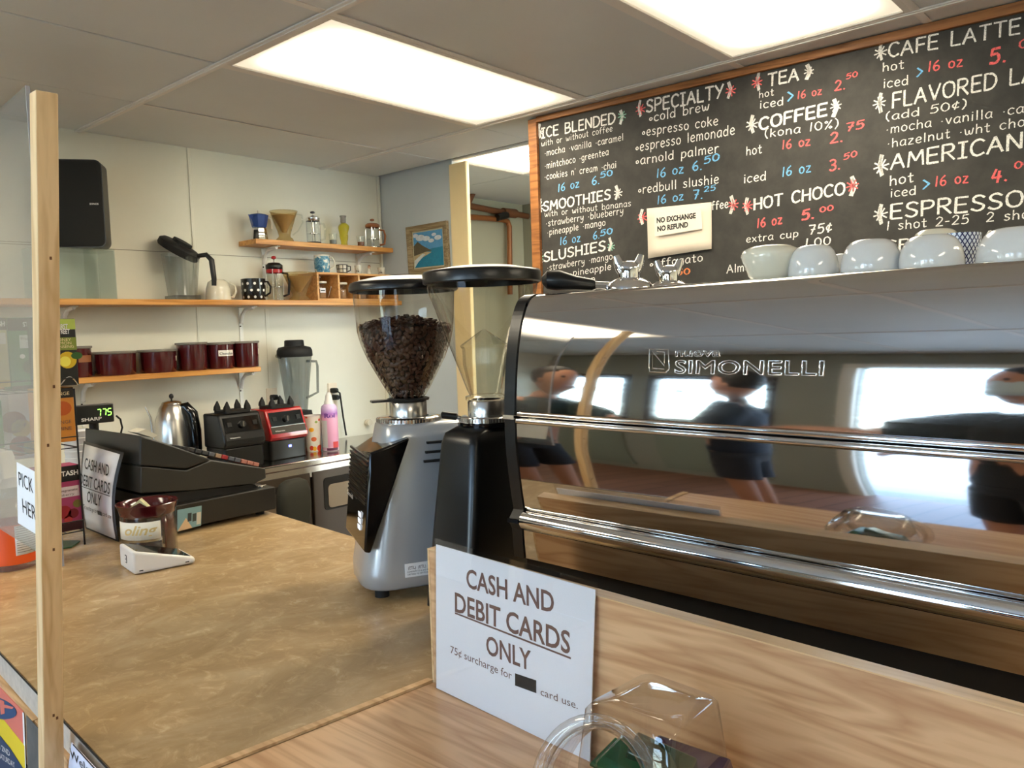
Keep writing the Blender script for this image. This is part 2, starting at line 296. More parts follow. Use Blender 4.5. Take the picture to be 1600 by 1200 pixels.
GL = {  # hand-drawn glyphs: cap height 6, x-height 4; each stroke a list of points, 'c' strokes are rounded
 'A': (4.4, ['s', (0, 0), (2.1, 6), (4.2, 0)], ['s', (0.8, 2.2), (3.4, 2.2)]),
 'B': (4, ['s', (0.3, 0), (0.3, 6)], ['c', (0.3, 6), (2.8, 5.8), (3.2, 4.6), (2.4, 3.4), (0.3, 3.1)], ['c', (0.3, 3.1), (3.2, 2.8), (3.6, 1.4), (2.6, 0.1), (0.3, 0)]),
 'C': (4, ['c', (3.8, 5.2), (2.6, 6), (1.0, 5.4), (0.2, 3.2), (0.8, 0.9), (2.2, 0), (3.8, 0.7)]),
 'D': (4.2, ['s', (0.3, 0), (0.3, 6)], ['c', (0.3, 6), (2.6, 5.8), (4, 4.2), (3.9, 1.9), (2.4, 0.2), (0.3, 0)]),
 'E': (3.6, ['s', (3.4, 6), (0.3, 6), (0.3, 0), (3.5, 0)], ['s', (0.3, 3.1), (3, 3.1)]),
 'F': (3.5, ['s', (3.4, 6), (0.3, 6), (0.3, 0)], ['s', (0.3, 3.1), (2.9, 3.1)]),
 'G': (4.3, ['c', (3.9, 5.2), (2.5, 6), (0.9, 5.2), (0.2, 3), (0.9, 0.7), (2.5, 0), (4, 1), (4, 2.7)], ['s', (4, 2.7), (2.3, 2.7)]),
 'H': (4, ['s', (0.3, 0), (0.3, 6)], ['s', (3.7, 0), (3.7, 6)], ['s', (0.3, 3), (3.7, 3)]),
 'I': (2.6, ['s', (0.1, 6), (2.5, 6)], ['s', (1.3, 6), (1.3, 0)], ['s', (0.1, 0), (2.5, 0)]),
 'K': (3.8, ['s', (0.3, 0), (0.3, 6)], ['s', (3.6, 6), (0.4, 2.6)], ['s', (1.4, 3.6), (3.8, 0)]),
 'L': (3.4, ['s', (0.3, 6), (0.3, 0), (3.3, 0)]),
 'M': (5, ['s', (0.2, 0), (0.6, 6), (2.5, 2), (4.4, 6), (4.8, 0)]),
 'N': (4.2, ['s', (0.3, 0), (0.3, 6), (3.9, 0), (3.9, 6)]),
 'O': (4.4, ['c', (2.2, 6), (0.7, 5.2), (0.2, 3), (0.8, 0.8), (2.2, 0), (3.7, 0.8), (4.2, 3), (3.7, 5.2), (2.2, 6)]),
 'P': (3.8, ['s', (0.3, 0), (0.3, 6)], ['c', (0.3, 6), (2.8, 5.9), (3.6, 4.5), (2.7, 3.1), (0.3, 2.8)]),
 'R': (4, ['s', (0.3, 0), (0.3, 6)], ['c', (0.3, 6), (2.8, 5.9), (3.5, 4.5), (2.7, 3.2), (0.3, 2.9)], ['s', (1.6, 2.9), (3.8, 0)]),
 'S': (3.7, ['c', (3.4, 5.2), (2.2, 6), (0.7, 5.3), (0.7, 3.8), (2, 3), (3.3, 2.1), (3.1, 0.7), (1.7, 0), (0.2, 0.8)]),
 'T': (4, ['s', (0.1, 6), (3.9, 6)], ['s', (2, 6), (2, 0)]),
 'U': (4.1, ['c', (0.3, 6), (0.3, 2.2), (1, 0.3), (2.3, 0), (3.5, 0.8), (3.8, 2.4), (3.8, 6)]),
 'V': (4.2, ['s', (0.1, 6), (2.1, 0), (4.1, 6)]),
 'W': (5.4, ['s', (0.1, 6), (1.4, 0), (2.7, 4.4), (4, 0), (5.3, 6)]),
 'Y': (4, ['s', (0.1, 6), (2, 3)], ['s', (3.9, 6), (1.2, 0)]),
 'a': (3.2, ['c', (2.8, 3.6), (1.5, 4), (0.3, 2.6), (0.4, 0.8), (1.4, 0), (2.6, 1.2), (2.8, 3.6)], ['c', (2.8, 3.8), (2.7, 1.2), (3.1, 0)]),
 'b': (3.2, ['s', (0.4, 6), (0.4, 0)], ['c', (0.4, 2.8), (1.7, 3.9), (3, 2.8), (2.8, 0.9), (1.6, 0), (0.4, 0.6)]),
 'c': (2.9, ['c', (2.7, 3.4), (1.6, 4), (0.4, 3), (0.3, 1.2), (1.3, 0), (2.7, 0.5)]),
 'd': (3.3, ['c', (2.8, 2.8), (1.6, 3.8), (0.3, 2.6), (0.4, 0.8), (1.4, 0), (2.6, 0.9), (2.8, 2.8)], ['s', (2.8, 6), (2.9, 0)]),
 'e': (3, ['c', (0.4, 2), (2.6, 2.3), (2.4, 3.6), (1.4, 4), (0.4, 2.8), (0.4, 1.1), (1.4, 0), (2.7, 0.5)]),
 'f': (2.5, ['c', (2.5, 5.6), (1.7, 6), (1, 5.2), (0.9, 3), (0.9, 0)], ['s', (0, 3.6), (2.2, 3.7)]),
 'g': (3.2, ['c', (2.7, 3.4), (1.4, 4), (0.3, 2.6), (0.6, 0.8), (1.6, 0.2), (2.7, 1.4), (2.7, 3.6)], ['c', (2.8, 3.8), (2.8, -0.8), (1.6, -2), (0.4, -1.4)]),
 'h': (3.2, ['s', (0.4, 6), (0.4, 0)], ['c', (0.4, 2.4), (1.5, 3.7), (2.6, 3), (2.8, 0)]),
 'i': (1.2, ['s', (0.6, 3.9), (0.6, 0)], ['s', (0.6, 5.3), (0.65, 5.6)]),
 'j': (1.6, ['c', (1.2, 3.9), (1.2, -1), (0.2, -1.8)], ['s', (1.2, 5.3), (1.25, 5.6)]),
 'k': (3, ['s', (0.4, 6), (0.4, 0)], ['s', (2.5, 3.8), (0.5, 1.9)], ['s', (1.1, 2.4), (2.8, 0)]),
 'l': (1.3, ['s', (0.6, 6), (0.7, 0)]),
 'm': (4.6, ['s', (0.4, 3.9), (0.4, 0)], ['c', (0.4, 2.8), (1.4, 3.9), (2.2, 3), (2.3, 0)], ['c', (2.3, 2.8), (3.3, 3.9), (4.1, 3), (4.2, 0)]),
 'n': (3.2, ['s', (0.4, 3.9), (0.4, 0)], ['c', (0.4, 2.6), (1.6, 3.9), (2.6, 3), (2.8, 0)]),
 'o': (3.1, ['c', (1.5, 4), (0.4, 3.1), (0.4, 1), (1.5, 0), (2.7, 0.9), (2.7, 3), (1.5, 4)]),
 'p': (3.2, ['s', (0.5, 3.9), (0.4, -2)], ['c', (0.5, 2.8), (1.7, 4), (2.9, 3), (2.8, 1.1), (1.6, 0), (0.5, 0.8)]),
 'r': (2.4, ['s', (0.4, 3.9), (0.4, 0)], ['c', (0.4, 2.4), (1.2, 3.8), (2.3, 3.7)]),
 's': (2.7, ['c', (2.4, 3.5), (1.4, 4), (0.5, 3.3), (0.9, 2.4), (2, 1.8), (2.3, 0.8), (1.3, 0), (0.2, 0.5)]),
 't': (2.4, ['c', (1.1, 5.6), (1.1, 1), (1.5, 0), (2.3, 0.4)], ['s', (0.1, 3.8), (2.2, 3.9)]),
 'u': (3.2, ['c', (0.4, 3.9), (0.4, 1), (1.3, 0), (2.5, 0.9), (2.8, 2.4)], ['s', (2.8, 3.9), (2.9, 0)]),
 'v': (3, ['s', (0.2, 3.9), (1.5, 0), (2.8, 3.9)]),
 'w': (4.2, ['c', (0.2, 3.9), (0.8, 0.4), (1.8, 0.6), (2.1, 2.8), (2.5, 0.5), (3.4, 0.5), (4, 3.9)]),
 'x': (2.9, ['s', (0.2, 3.9), (2.7, 0)], ['s', (2.6, 3.9), (0.2, 0)]),
 'y': (3.1, ['c', (0.4, 3.9), (0.6, 1.6), (1.5, 1.2), (2.7, 2.2)], ['c', (2.8, 3.9), (2.5, -0.6), (1.2, -2), (0.3, -1.4)]),
 'z': (2.9, ['s', (0.3, 3.9), (2.6, 3.9), (0.2, 0), (2.8, 0)]),
 '0': (3.6, ['c', (1.8, 6), (0.5, 4.8), (0.3, 2), (1.6, 0), (3.1, 1.2), (3.2, 4.2), (1.8, 6)]),
 '1': (1.6, ['s', (1.0, 6), (0.6, 0)]),
 '2': (3.5, ['c', (0.4, 4.8), (1.6, 6), (3, 5.1), (2.6, 3.2), (0.3, 0.1)], ['s', (0.3, 0.1), (3.3, 0.2)]),
 '3': (3.4, ['c', (0.4, 5.4), (1.8, 6), (3, 4.9), (2.4, 3.4), (1.2, 3.2)], ['c', (1.2, 3.2), (2.9, 2.6), (3, 0.9), (1.6, 0), (0.2, 0.6)]),
 '4': (3.7, ['s', (1.6, 6), (0.2, 2.2), (3.5, 2.4)], ['s', (2.8, 5), (2.2, 0)]),
 '5': (3.5, ['s', (3.3, 6), (0.9, 5.8), (0.6, 3.4)], ['c', (0.6, 3.4), (2.4, 3.8), (3.2, 2), (2.2, 0.2), (0.3, 0.3)]),
 '6': (3.4, ['c', (2.6, 6), (0.9, 4.2), (0.3, 1.8), (1.4, 0), (2.9, 0.8), (2.8, 2.6), (1.4, 3), (0.5, 1.8)]),
 '7': (3.4, ['s', (0.3, 6), (3.2, 5.9), (1.2, 0)], ['s', (1.2, 3.1), (3, 3.2)]),
 '.': (1.2, ['s', (0.5, 0.0), (0.6, 0.25)]), '-': (2.4, ['s', (0.3, 2.5), (2, 2.5)]),
 '~': (1.6, ['s', (0.7, 2.2), (0.85, 2.5)]),
 '@': (2.4, ['c', (1.2, 3), (0.5, 2.4), (0.6, 1.4), (1.3, 1.1), (2, 1.7), (1.9, 2.6), (1.2, 3)]),
 '(': (1.8, ['c', (1.5, 6.6), (0.5, 5), (0.3, 2), (1.4, -0.8)]), ')': (1.8, ['c', (0.3, 6.6), (1.3, 5), (1.5, 2), (0.3, -0.8)]),
 '>': (2.6, ['s', (0.3, 5.5), (2.3, 3), (0.3, 0.3)]),
 '%': (4, ['c', (1, 5.6), (0.4, 4.9), (1, 4.2), (1.6, 4.9), (1, 5.6)], ['s', (3.4, 6), (0.6, 0)], ['c', (3, 1.8), (2.4, 1.1), (3, 0.4), (3.6, 1.1), (3, 1.8)]),
 '$': (3, ['c', (2.7, 4.1), (1.6, 4.6), (0.4, 3.4), (0.4, 2), (1.5, 1), (2.7, 1.5)], ['s', (1.9, 5.6), (1.1, 0)]),
 "'": (1, ['s', (0.5, 6), (0.4, 5)]), ' ': (2.6,),
 '[': (3.4, ['s', (1.6, 6.4), (0.7, 3.2), (1.9, -0.4)], ['s', (2.0, 6.3), (1.1, 3.2), (2.2, -0.2)]),
 ']': (3.4, ['s', (1.4, 6.4), (2.6, 3.2), (1.2, -0.4)], ['s', (1.0, 6.3), (2.2, 3.2), (0.8, -0.2)]),
}
def _smooth(pts, k=4):
    out = []; n = len(pts)
    for i in range(n - 1):
        p0 = pts[max(i - 1, 0)]; p1 = pts[i]; p2 = pts[i + 1]; p3 = pts[min(i + 2, n - 1)]
        for j in range(k):
            t = j / k; t2 = t * t; t3 = t2 * t
            out.append(tuple(0.5 * (2 * p1[q] + (p2[q] - p0[q]) * t + (2 * p0[q] - 5 * p1[q] + 4 * p2[q] - p3[q]) * t2 + (3 * p1[q] - p0[q] - 3 * p2[q] + p3[q]) * t3) for q in (0, 1)))
    out.append(pts[-1]); return out
def strokes(mb, text, o, ex, ey, w, space=0.9, jit=0.12, rng=None):
    """flat ribbons: o origin of the baseline, ex/ey world vectors for one glyph unit, w half width in glyph units"""
    rng = rng or random; N = ex.cross(ey).normalized(); x = 0.0
    for ch in text:
        g = GL.get(ch)
        if g is None: continue
        dy = rng.uniform(-jit, jit)
        for st in g[1:]:
            pts = _smooth(st[1:]) if st[0] == 'c' else list(st[1:])
            if st[0] == 's' and len(pts) > 2:
                q = []
                for a, b in zip(pts[:-1], pts[1:]): q += [a, (b[0] * .98 + a[0] * .02, b[1] * .98 + a[1] * .02)]
                pts = q
            P = [(p[0] + x + rng.uniform(-jit, jit) * .4, p[1] + dy + rng.uniform(-jit, jit) * .4) for p in pts]
            L = []; R = []
            for i in range(len(P)):
                a = P[max(i - 1, 0)]; b = P[min(i + 1, len(P) - 1)]; tx, ty = b[0] - a[0], b[1] - a[1]; l = math.hypot(tx, ty) or 1
                ww = w * rng.uniform(0.8, 1.15); nx, ny = -ty / l * ww, tx / l * ww
                cx, cy = P[i]
                if i == 0: cx -= tx / l * w * .6; cy -= ty / l * w * .6
                if i == len(P) - 1: cx += tx / l * w * .6; cy += ty / l * w * .6
                L.append(o + ex * (cx + nx) + ey * (cy + ny)); R.append(o + ex * (cx - nx) + ey * (cy - ny))
            n = len(P); mb.add(L + R, [(i, i + 1, n + i + 1, n + i) for i in range(n - 1)])
        x += g[0] + space
    return x - space
def text_units(text, space=0.9): return sum(GL[c][0] + space for c in text if c in GL) - space
# ================================================================== THE SETTING
ZC = 2.38            # ceiling
ZT = 0.95            # service counter top
YB = 3.76            # back wall
XF = -2.3            # street front
GX = [1.46 + 1.27 * k for k in (-3, -2, -1, 0, 1)]
GY = [3.18 - 0.62 * k for k in range(0, 10)]

m = NT('tile_floor')
v = m.coords((1, 1, 1))
br = m.n.new('ShaderNodeTexBrick'); br.offset = 0.37
br.inputs['Scale'].default_value = 1.0; br.inputs['Brick Width'].default_value = 1.2; br.inputs['Row Height'].default_value = 0.12
br.inputs['Mortar Size'].default_value = 0.004; br.inputs['Color1'].default_value = srgb(134, 92, 72); br.inputs['Color2'].default_value = srgb(114, 76, 60); br.inputs['Mortar'].default_value = srgb(60, 36, 28)
m.link(v, br.inputs['Vector']); m.link(br.outputs[0], m.b.inputs['Base Color']); m.b.inputs['Roughness'].default_value = 0.35
M['floor'] = m.m
struct(MB().box(XF - 0.1, 6.2, -2.7, 5.6, -0.06, 0.0).build('floor', 'floor'))
struct(MB().box(XF - 9, XF - 0.1, -9, 9, -0.12, -0.02).build('floor_street', plain('pavement', srgb(170, 168, 162), 0.9, mottled=0.08, scale=2)))

ce = struct(MB().box(XF - 0.1, 3.14, -2.7, YB + 0.1, ZC + 0.012, ZC + 0.08).build('ceiling', 'gap'))
ys = [YB] + GY; xs = [XF] + GX[1:] + [3.12]
LAMPS = {(3, 2): 1, (3, 4): 2, (1, 2): 3, (1, 8): 4, (3, 8): 5}      # cells that hold a light; the last two are unseen, added to brighten the room
def xedge(i): return xs[i]
cells = []
for i in range(len(xs) - 1):
    for j in range(len(ys) - 1):
        x0, x1, y1, y0 = xs[i], xs[i + 1], ys[j], ys[j + 1]
        cells.append((i, j, x0, x1, y0, y1))
        if (i, j) in LAMPS: continue
        g = 0.004
        dz = random.uniform(-0.0012, 0.0012)
        MB().box(x0 + g, x1 - g, y0 + g, y1 - g, ZC + dz, ZC + 0.012).build('ceiling_panel', 'ceiling', ce, 0, bevel=0.0015, seg=1)
for x in GX[1:]:
    MB().box(x - 0.017, x + 0.017, -2.6, YB - 0.002, ZC - 0.006, ZC - 0.0014).box(x - 0.006, x + 0.006, -2.6, YB - 0.002, ZC - 0.009, ZC - 0.006).build('grid_bar', 'grid', ce, 0)
for j, y in enumerate(GY):
    wd = 0.013 if j in (1, 2, 3, 4, 5) else 0.004
    for i in range(len(xs) - 1):
        if wd == 0.004 and i not in (3,): continue
        if j == 1 and i != 3 and i != 1: continue
        MB().box(xs[i] + 0.018, xs[i + 1] - 0.018, y - wd, y + wd, ZC - 0.004, ZC - 0.0014).build('grid_bar', 'grid', ce, 0)

def prism_lens():
    m = NT('lit_prismatic_lens')
    m.b.inputs['Base Color'].default_value = (0.8, 0.75, 0.6, 1)
    v = m.coords((1, 1, 1), 'Generated')
    # two fluorescent tubes behind the lens: brightest over the tubes, falling off to the rim
    sep = m.n.new('ShaderNodeSeparateXYZ'); m.link(v, sep.inputs[0])
    def edge(sock, w):
        pp = m.node('ShaderNodeMath', operation='PINGPONG'); m.link(sock, pp.inputs[0]); pp.inputs[1].default_value = 0.5
        mr = m.node('ShaderNodeMapRange', interpolation_type='SMOOTHSTEP'); m.link(pp.outputs[0], mr.inputs[0]); mr.inputs[2].default_value = w; return mr.outputs[0]
    a = edge(sep.outputs[0], 0.14); b = edge(sep.outputs[1], 0.40)
    mu = m.node('ShaderNodeMath', operation='MULTIPLY'); m.link(a, mu.inputs[0]); m.link(b, mu.inputs[1])
    sq_ = m.node('ShaderNodeMath', operation='POWER'); m.link(mu.outputs[0], sq_.inputs[0]); sq_.inputs[1].default_value = 1.3
    st = m.node('ShaderNodeMapRange'); m.link(sq_.outputs[0], st.inputs[0]); st.inputs[3].default_value = 0.62 ; st.inputs[4].default_value = LAMP_STRENGTH * 1.5
    m.b.inputs['Emission Color'].default_value = LAMP_COLOR + (1,)
    m.link(st.outputs[0], m.b.inputs['Emission Strength'])
    return m.m
M['lens'] = prism_lens()
def ceiling_light(x0, x1, y0, y1, label, group='recessed ceiling lights'):
    t = thing('ceiling_light', label, 'light', ((x0 + x1) / 2, (y0 + y1) / 2, ZC), 0, group)
    a, b = (x1 - x0) / 2, (y1 - y0) / 2
    f = MB()
    for q in ((-a, a, -b, -b + .022), (-a, a, b - .022, b), (-a, -a + .022, -b + .022, b - .022), (a - .022, a, -b + .022, b - .022)): f.box(*q, -0.005, 0.008)
    f.build('frame', 'grid', t, 0, bevel=0.002, seg=1)
    MB().box(-a + .02, a - .02, -b + .02, b - .02, 0.001, 0.006).build('diffuser', 'lens', t, 0)
    return t
lab = {1: 'bright recessed ceiling light in the middle of the ceiling, left of the menu board', 2: 'recessed ceiling light at the upper right, right above the chalkboard menu',
       3: 'recessed ceiling light behind the viewer, mirrored as a warm streak in the steel machine', 4: 'unseen ceiling light added over the customer side to brighten the room', 5: 'unseen ceiling light added far behind the viewer to brighten the room'}
for i, j, x0, x1, y0, y1 in cells:
    if (i, j) in LAMPS:
        if LAMPS[(i, j)] in (4, 5): pass
        ceiling_light(x0 + .012, x1 - .012, y0 + .008, y1 - .008, lab[LAMPS[(i, j)]])

# walls
wb = struct(MB().box(XF, 3.24, YB, YB + 0.1, 0, 2.46).build('wall_back', 'wall'))
struct(MB().box(1.951, 1.967, YB - 0.006, YB, 1.30, ZC).build('trim_1', 'wall', None, 0, bevel=0.003))
struct(MB().box(2.330, 2.350, YB - 0.004, YB, 0.87, 1.60).build('trim_2', 'wall', None, 0, bevel=0.002))
seam = MB().box(XF, 1.95, YB - 0.0015, YB, 1.870, 1.873).box(1.968, 3.13, YB - 0.0015, YB, 1.868, 1.871)
struct(seam.build('trim_3', plain('seam_shadow', srgb(150, 146, 130), 0.8), None, 0))
struct(MB().box(3.14, 3.24, 3.14, YB, 0, 2.46).build('wall_right', 'wall_blue', None, 0))
struct(MB().box(3.118, 3.135, 3.742, YB - 0.001, 0.9, ZC).build('trim_4', 'wall', None, 0, bevel=0.003))
struct(MB().box(3.112, 3.139, 3.008, 3.138, 0, 2.352).build('trim_5', 'cream', None, 0, bevel=0.006))
# passage behind the opening
PC = at_z(806, 322, ZC); YP = at_z(735, 305, ZC).y
YP = (YP + PC.y) / 2
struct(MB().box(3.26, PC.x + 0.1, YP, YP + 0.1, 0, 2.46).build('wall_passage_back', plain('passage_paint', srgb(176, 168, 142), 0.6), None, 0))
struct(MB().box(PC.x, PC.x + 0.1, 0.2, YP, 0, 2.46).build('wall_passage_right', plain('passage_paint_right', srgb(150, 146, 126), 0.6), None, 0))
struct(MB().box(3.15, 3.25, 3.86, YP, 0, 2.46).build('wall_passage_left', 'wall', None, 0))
cp = struct(MB().box(3.14, PC.x + 0.1, 0.2, YP + 0.1, ZC + 0.012, ZC + 0.07).build('ceiling_passage', 'gap', None, 0))
for (x0, x1, y0, y1) in ((3.145, 3.76, 3.165, YP), (3.77, PC.x, 3.165, YP), (3.77, PC.x, 2.55, 3.155), (3.145, PC.x, 0.3, 2.54)):
    MB().box(x0, x1, y0, y1, ZC, ZC + 0.012).build('ceiling_panel', 'ceiling', cp, 0)
ceiling_light(3.145, 3.765, 2.55, 3.16, 'small recessed ceiling light in the passage between the cream column and the menu board')
# wall that carries the menu board, its near edge beside the opening
B0 = Vector((2.79, 2.30, 0)); B1 = Vector((2.87, 0.44, 0)); BD = (B1 - B0).normalized(); BN = Vector((BD.y, -BD.x, 0))   # BN points to the room (-x)
if BN.x > 0: BN = -BN
def bpt(s, off, z): return B0 + BD * s - BN * 0 + BN * off + Vector((0, 0, z))
w = MB(); w.hexa([bpt(-0.02, -0.03, 0), bpt(4.9, -0.03, 0), bpt(4.9, -0.13, 0), bpt(-0.02, -0.13, 0)], [bpt(-0.02, -0.03, 2.46), bpt(4.9, -0.03, 2.46), bpt(4.9, -0.13, 2.46), bpt(-0.02, -0.13, 2.46)])
struct(w.build('wall_menu', 'wall', None, 0))
struct(MB().box(XF, 6.2, -2.7, -2.6, 0, 2.46).build('wall_left', 'wall', None, 0))
# street front: two windows, an open door, an unseen window added for daylight
DK = plain('dark_brown_frame', srgb(52, 38, 30), 0.4)
GP = plain('grey_green_panel', srgb(120, 128, 116), 0.6)
D0, D1 = 0.28, 1.60
wf = MB()
for (y0, y1, z0, z1) in ((-2.6, -1.05, 0, 2.46), (-1.05, -0.1, 0, 0.75), (-1.05, -0.1, 2.1, 2.46), (-0.1, D0, 0, 2.46), (D0, D1, 2.08, 2.46), (D1, 2.05, 0, 2.46), (2.05, 3.66, 0, 1.36), (2.05, 3.66, 1.86, 2.46), (2.84, 3.02, 1.36, 1.86), (3.66, YB, 0, 2.46)): wf.box(XF - 0.1, XF, y0, y1, z0, z1)
struct(wf.build('wall_front', plain('front_wall_paint', srgb(132, 134, 124), 0.6), None, 0))
def window(n, y0, y1, z0, z1, words):
    f = MB()
    for q in ((y0 - .05, y1 + .05, z0 - .06, z0), (y0 - .05, y1 + .05, z1, z1 + .06), (y0 - .05, y0, z0, z1), (y1, y1 + .05, z0, z1)): f.box(XF, XF + 0.03, *q)
    o = struct(f.build('window_%d' % n, DK, None, 0, bevel=0.004))
    MB().box(XF - 0.06, XF - 0.054, y0, y1, z0, z1).build('window_pane', 'glass', o, 0)
    type_mesh('window_lettering', words, 'print_black', o, (XF - 0.05, y1 - 0.02, z1 - 0.17), (0, -1, 0), (0, 0, 1), width=(y1 - y0) * 0.62, height=0.07, bold=0.04)
window(1, 2.08, 2.81, 1.39, 1.83, 'LEMONADE'); window(2, 3.05, 3.63, 1.39, 1.83, 'LEMONADE'); window(3, -1.00, -0.15, 0.80, 2.05, 'LEMONADE')  # the third window is unseen, added to let in more daylight
struct(MB().box(XF, XF + 0.02, 2.10, 2.80, 0.12, 1.20).box(XF, XF + 0.02, 3.05, 3.63, 0.12, 1.20).build('trim_6', GP, None, 0))
df = MB()
for q in ((D0 - .06, D0, 0, 2.08), (D1, D1 + .08, 0, 2.08), (D0 - .06, D1 + .08, 2.08, 2.15)): df.box(XF - 0.02, XF + 0.04, *q)
struct(df.build('door_1', plain('pale_door_frame', srgb(190, 184, 172), 0.4), None, 0, bevel=0.004))
# street side seen through the door: a low building opposite and a planter wall
struct(MB().box(XF - 8.6, XF - 8.2, -8, 1.2, 0, 2.6).build('wall_street', plain('far_facade', srgb(196, 190, 180), 0.8), None, 0))

# ================================================================== SERVICE COUNTER
m = NT('brown_marbled_laminate')
v = m.coords((1, 1.6, 1))
f1 = m.noise(v, 5, 8, 0.62, 1.4); f2 = m.noise(m.coords((1.3, 1, 1)), 26, 6, 0.7, 0.8); f3 = m.noise(v, 1.3, 3)
c1 = m.ramp(f1, [(0.30, srgb(160, 132, 94)), (0.50, srgb(186, 156, 114)), (0.66, srgb(206, 180, 140)), (0.80, srgb(216, 194, 158))])
c2 = m.ramp(f2, [(0.50, srgb(162, 134, 96)), (0.60, srgb(192, 162, 120)), (0.70, srgb(232, 212, 176))])
mx = m.n.new('ShaderNodeMixRGB'); mx.inputs[0].default_value = 0.38; m.link(c1, mx.inputs[1]); m.link(c2, mx.inputs[2])
mx2 = m.n.new('ShaderNodeMixRGB'); mx2.blend_type = 'MULTIPLY'; mx2.inputs[0].default_value = 0.6; m.link(mx.outputs[0], mx2.inputs[1]); m.link(m.ramp(f3, [(0.3, (0.72, 0.72, 0.7, 1)), (0.7, (1, 1, 1, 1))]), mx2.inputs[2])
m.link(mx2.outputs[0], m.b.inputs['Base Color']); m.b.inputs['Roughness'].default_value = 0.27
m.bump(f2, 0.04, 0.001)
M['laminate'] = m.m
M['lam_edge'] = plain('grey_marble_edge', srgb(196, 188, 176), 0.35, mottled=0.16, scale=60)
t = thing('service_counter', 'long service counter with a brown marbled laminate top, on which the grinders and till stand', 'counter', (0, 0, 0))
FE0, FE1 = Vector((0.363, 0.968, 0)), Vector((0.401, 1.49, 0))
def fe(y): return FE0.x + (FE1.x - FE0.x) * (y - FE0.y) / (FE1.y - FE0.y)
BE0, BE1 = Vector((1.199, 1.573, 0)), Vector((1.235, 1.988, 0))
def be(y): return BE0.x + (BE1.x - BE0.x) * (y - BE0.y) / (BE1.y - BE0.y)
def poly(pts, z0, z1): return MB().prism([(x, y, z0) for x, y in pts], (0, 0, z1 - z0))
ys0, ys1 = 0.816, 2.95
top = poly([(fe(ys0), ys0), (0.742, ys0), (0.70, -0.9), (1.40, -0.9), (1.52, 1.02), (be(1.02), 1.02), (be(ys1), ys1), (fe(ys1), ys1)], ZT - 0.036, ZT)
top.build('worktop', 'laminate', t, 0)
e0, e1 = ys0, ys1
MB().prism([(fe(e0) - .003, e0, ZT - .038), (fe(e1) - .003, e1, ZT - .038), (fe(e1) - .0005, e1, ZT - .038), (fe(e0) - .0005, e0, ZT - .038)], (0, 0, 0.0365)).build('edge_strip', 'lam_edge', t, 0)
MB().prism([(fe(e0) - .0035, e0, ZT - .0012), (fe(e1) - .0035, e1, ZT - .0012), (fe(e1) - .0018, e1, ZT - .0012), (fe(e0) - .0018, e0, ZT - .0012)], (0, 0, 0.0016)).build('edge_line', 'gap', t, 0)
poly([(0.76, -0.88), (0.765, 0.80), (fe(ys0) + .05, 0.83), (fe(ys1) + .06, ys1 - .02), (be(ys1) - .05, ys1 - .02), (be(1.03) - .05, 1.03), (1.45, 1.0), (1.35, -0.88)], 0.08, ZT - 0.037).build('cabinet', 'dark_steel', t, 0)
# plywood rail and dark panels of the customer side
def fp(y, off): return (fe(y) - off, y)
poly([fp(0.83, -.008), fp(2.9, -.008), fp(2.9, -.04), fp(0.83, -.04)], 0.20, ZT - 0.125).build('front_panel', plain('black_board', srgb(30, 27, 26), 0.8), t, 0)
poly([fp(1.27, .010), fp(2.9, .010), fp(2.9, -.006), fp(1.27, -.006)], ZT - 0.125, ZT - 0.040).build('front_rail', 'ply', t, 0)
poly([fp(0.83, .008), fp(1.268, .008), fp(1.268, -.008), fp(0.83, -.008)], ZT - 0.128, ZT - 0.040).build('front_rail', 'ply', t, 0)
# chipped spot along the worktop's seam
cpnt = [at_z(478, 1149, ZT), at_z(488, 1145, ZT), at_z(503, 1146, ZT), at_z(517, 1150, ZT), at_z(505, 1156, ZT), at_z(500, 1151, ZT)]
MB().prism([(p.x, p.y, ZT - 0.0005) for p in cpnt], (0, 0, 0.0012)).build('chip', plain('chipped_core', srgb(130, 82, 44), 0.9), t, 0)

# oak shelf for customers with its low back panel
t = thing('oak_ledge', 'oak laminate ledge with an upright back panel, in front of the espresso machine', 'ledge', (0, 0, 0))
RA, RB = Vector((0.749, 0.824, 0)), Vector((0.691, 0.100, 0)); RD = (RB - RA).normalized(); RN = Vector((-RD.y, RD.x, 0))
if RN.x > 0: RN = -RN                                # towards the customers
RE = RA + RD * 1.75
LW = 0.46
c0, c1 = RA + RN * LW + Vector((0, 0.012, 0)), RE + RN * LW
poly([(RA.x, RA.y - .002), (c0.x, c0.y), (c1.x, c1.y), (RE.x, RE.y)], ZT - 0.03, ZT + 0.004).build('shelf_board', 'oak', t, 0)
q0, q1 = RA + Vector((0, .0055, 0)), c0 + Vector((0, .0085, 0))
MB().prism([(q0.x, q0.y - .005, ZT + .0035), (q1.x, q1.y - .005, ZT + .0035), (q1.x, q1.y + .006, ZT + .0035), (q0.x, q0.y + .006, ZT + .0035)], (0, 0, 0.0035)).build('edge_moulding', 'ply', t, 0)
def rp(s, off): p = RA + RD * s + RN * off; return (p.x, p.y)
ZR = 1.147
poly([rp(0.002, 0), rp(1.75, 0), rp(1.75, -.018), rp(0.002, -.018)], ZT + .004, ZR - .0015).build('back_panel', 'oak', t, 0)
poly([rp(-.001, 0.001), rp(1.75, 0.001), rp(1.75, -.019), rp(-.001, -.019)], ZR - .0015, ZR).build('top_strip', 'oak_edge', t, 0)
poly([rp(-.0015, .0005), rp(.002, .0005), rp(.002, -.0185), rp(-.0015, -.0185)], ZT + .001, ZR - .0015).build('end_strip', 'oak_edge', t, 0)
poly([rp(0, 0.40), rp(1.7, 0.40), rp(1.7, 0.38), rp(0, 0.38)], 0, ZT - .031).build('front_panel', 'oak', t, 0)

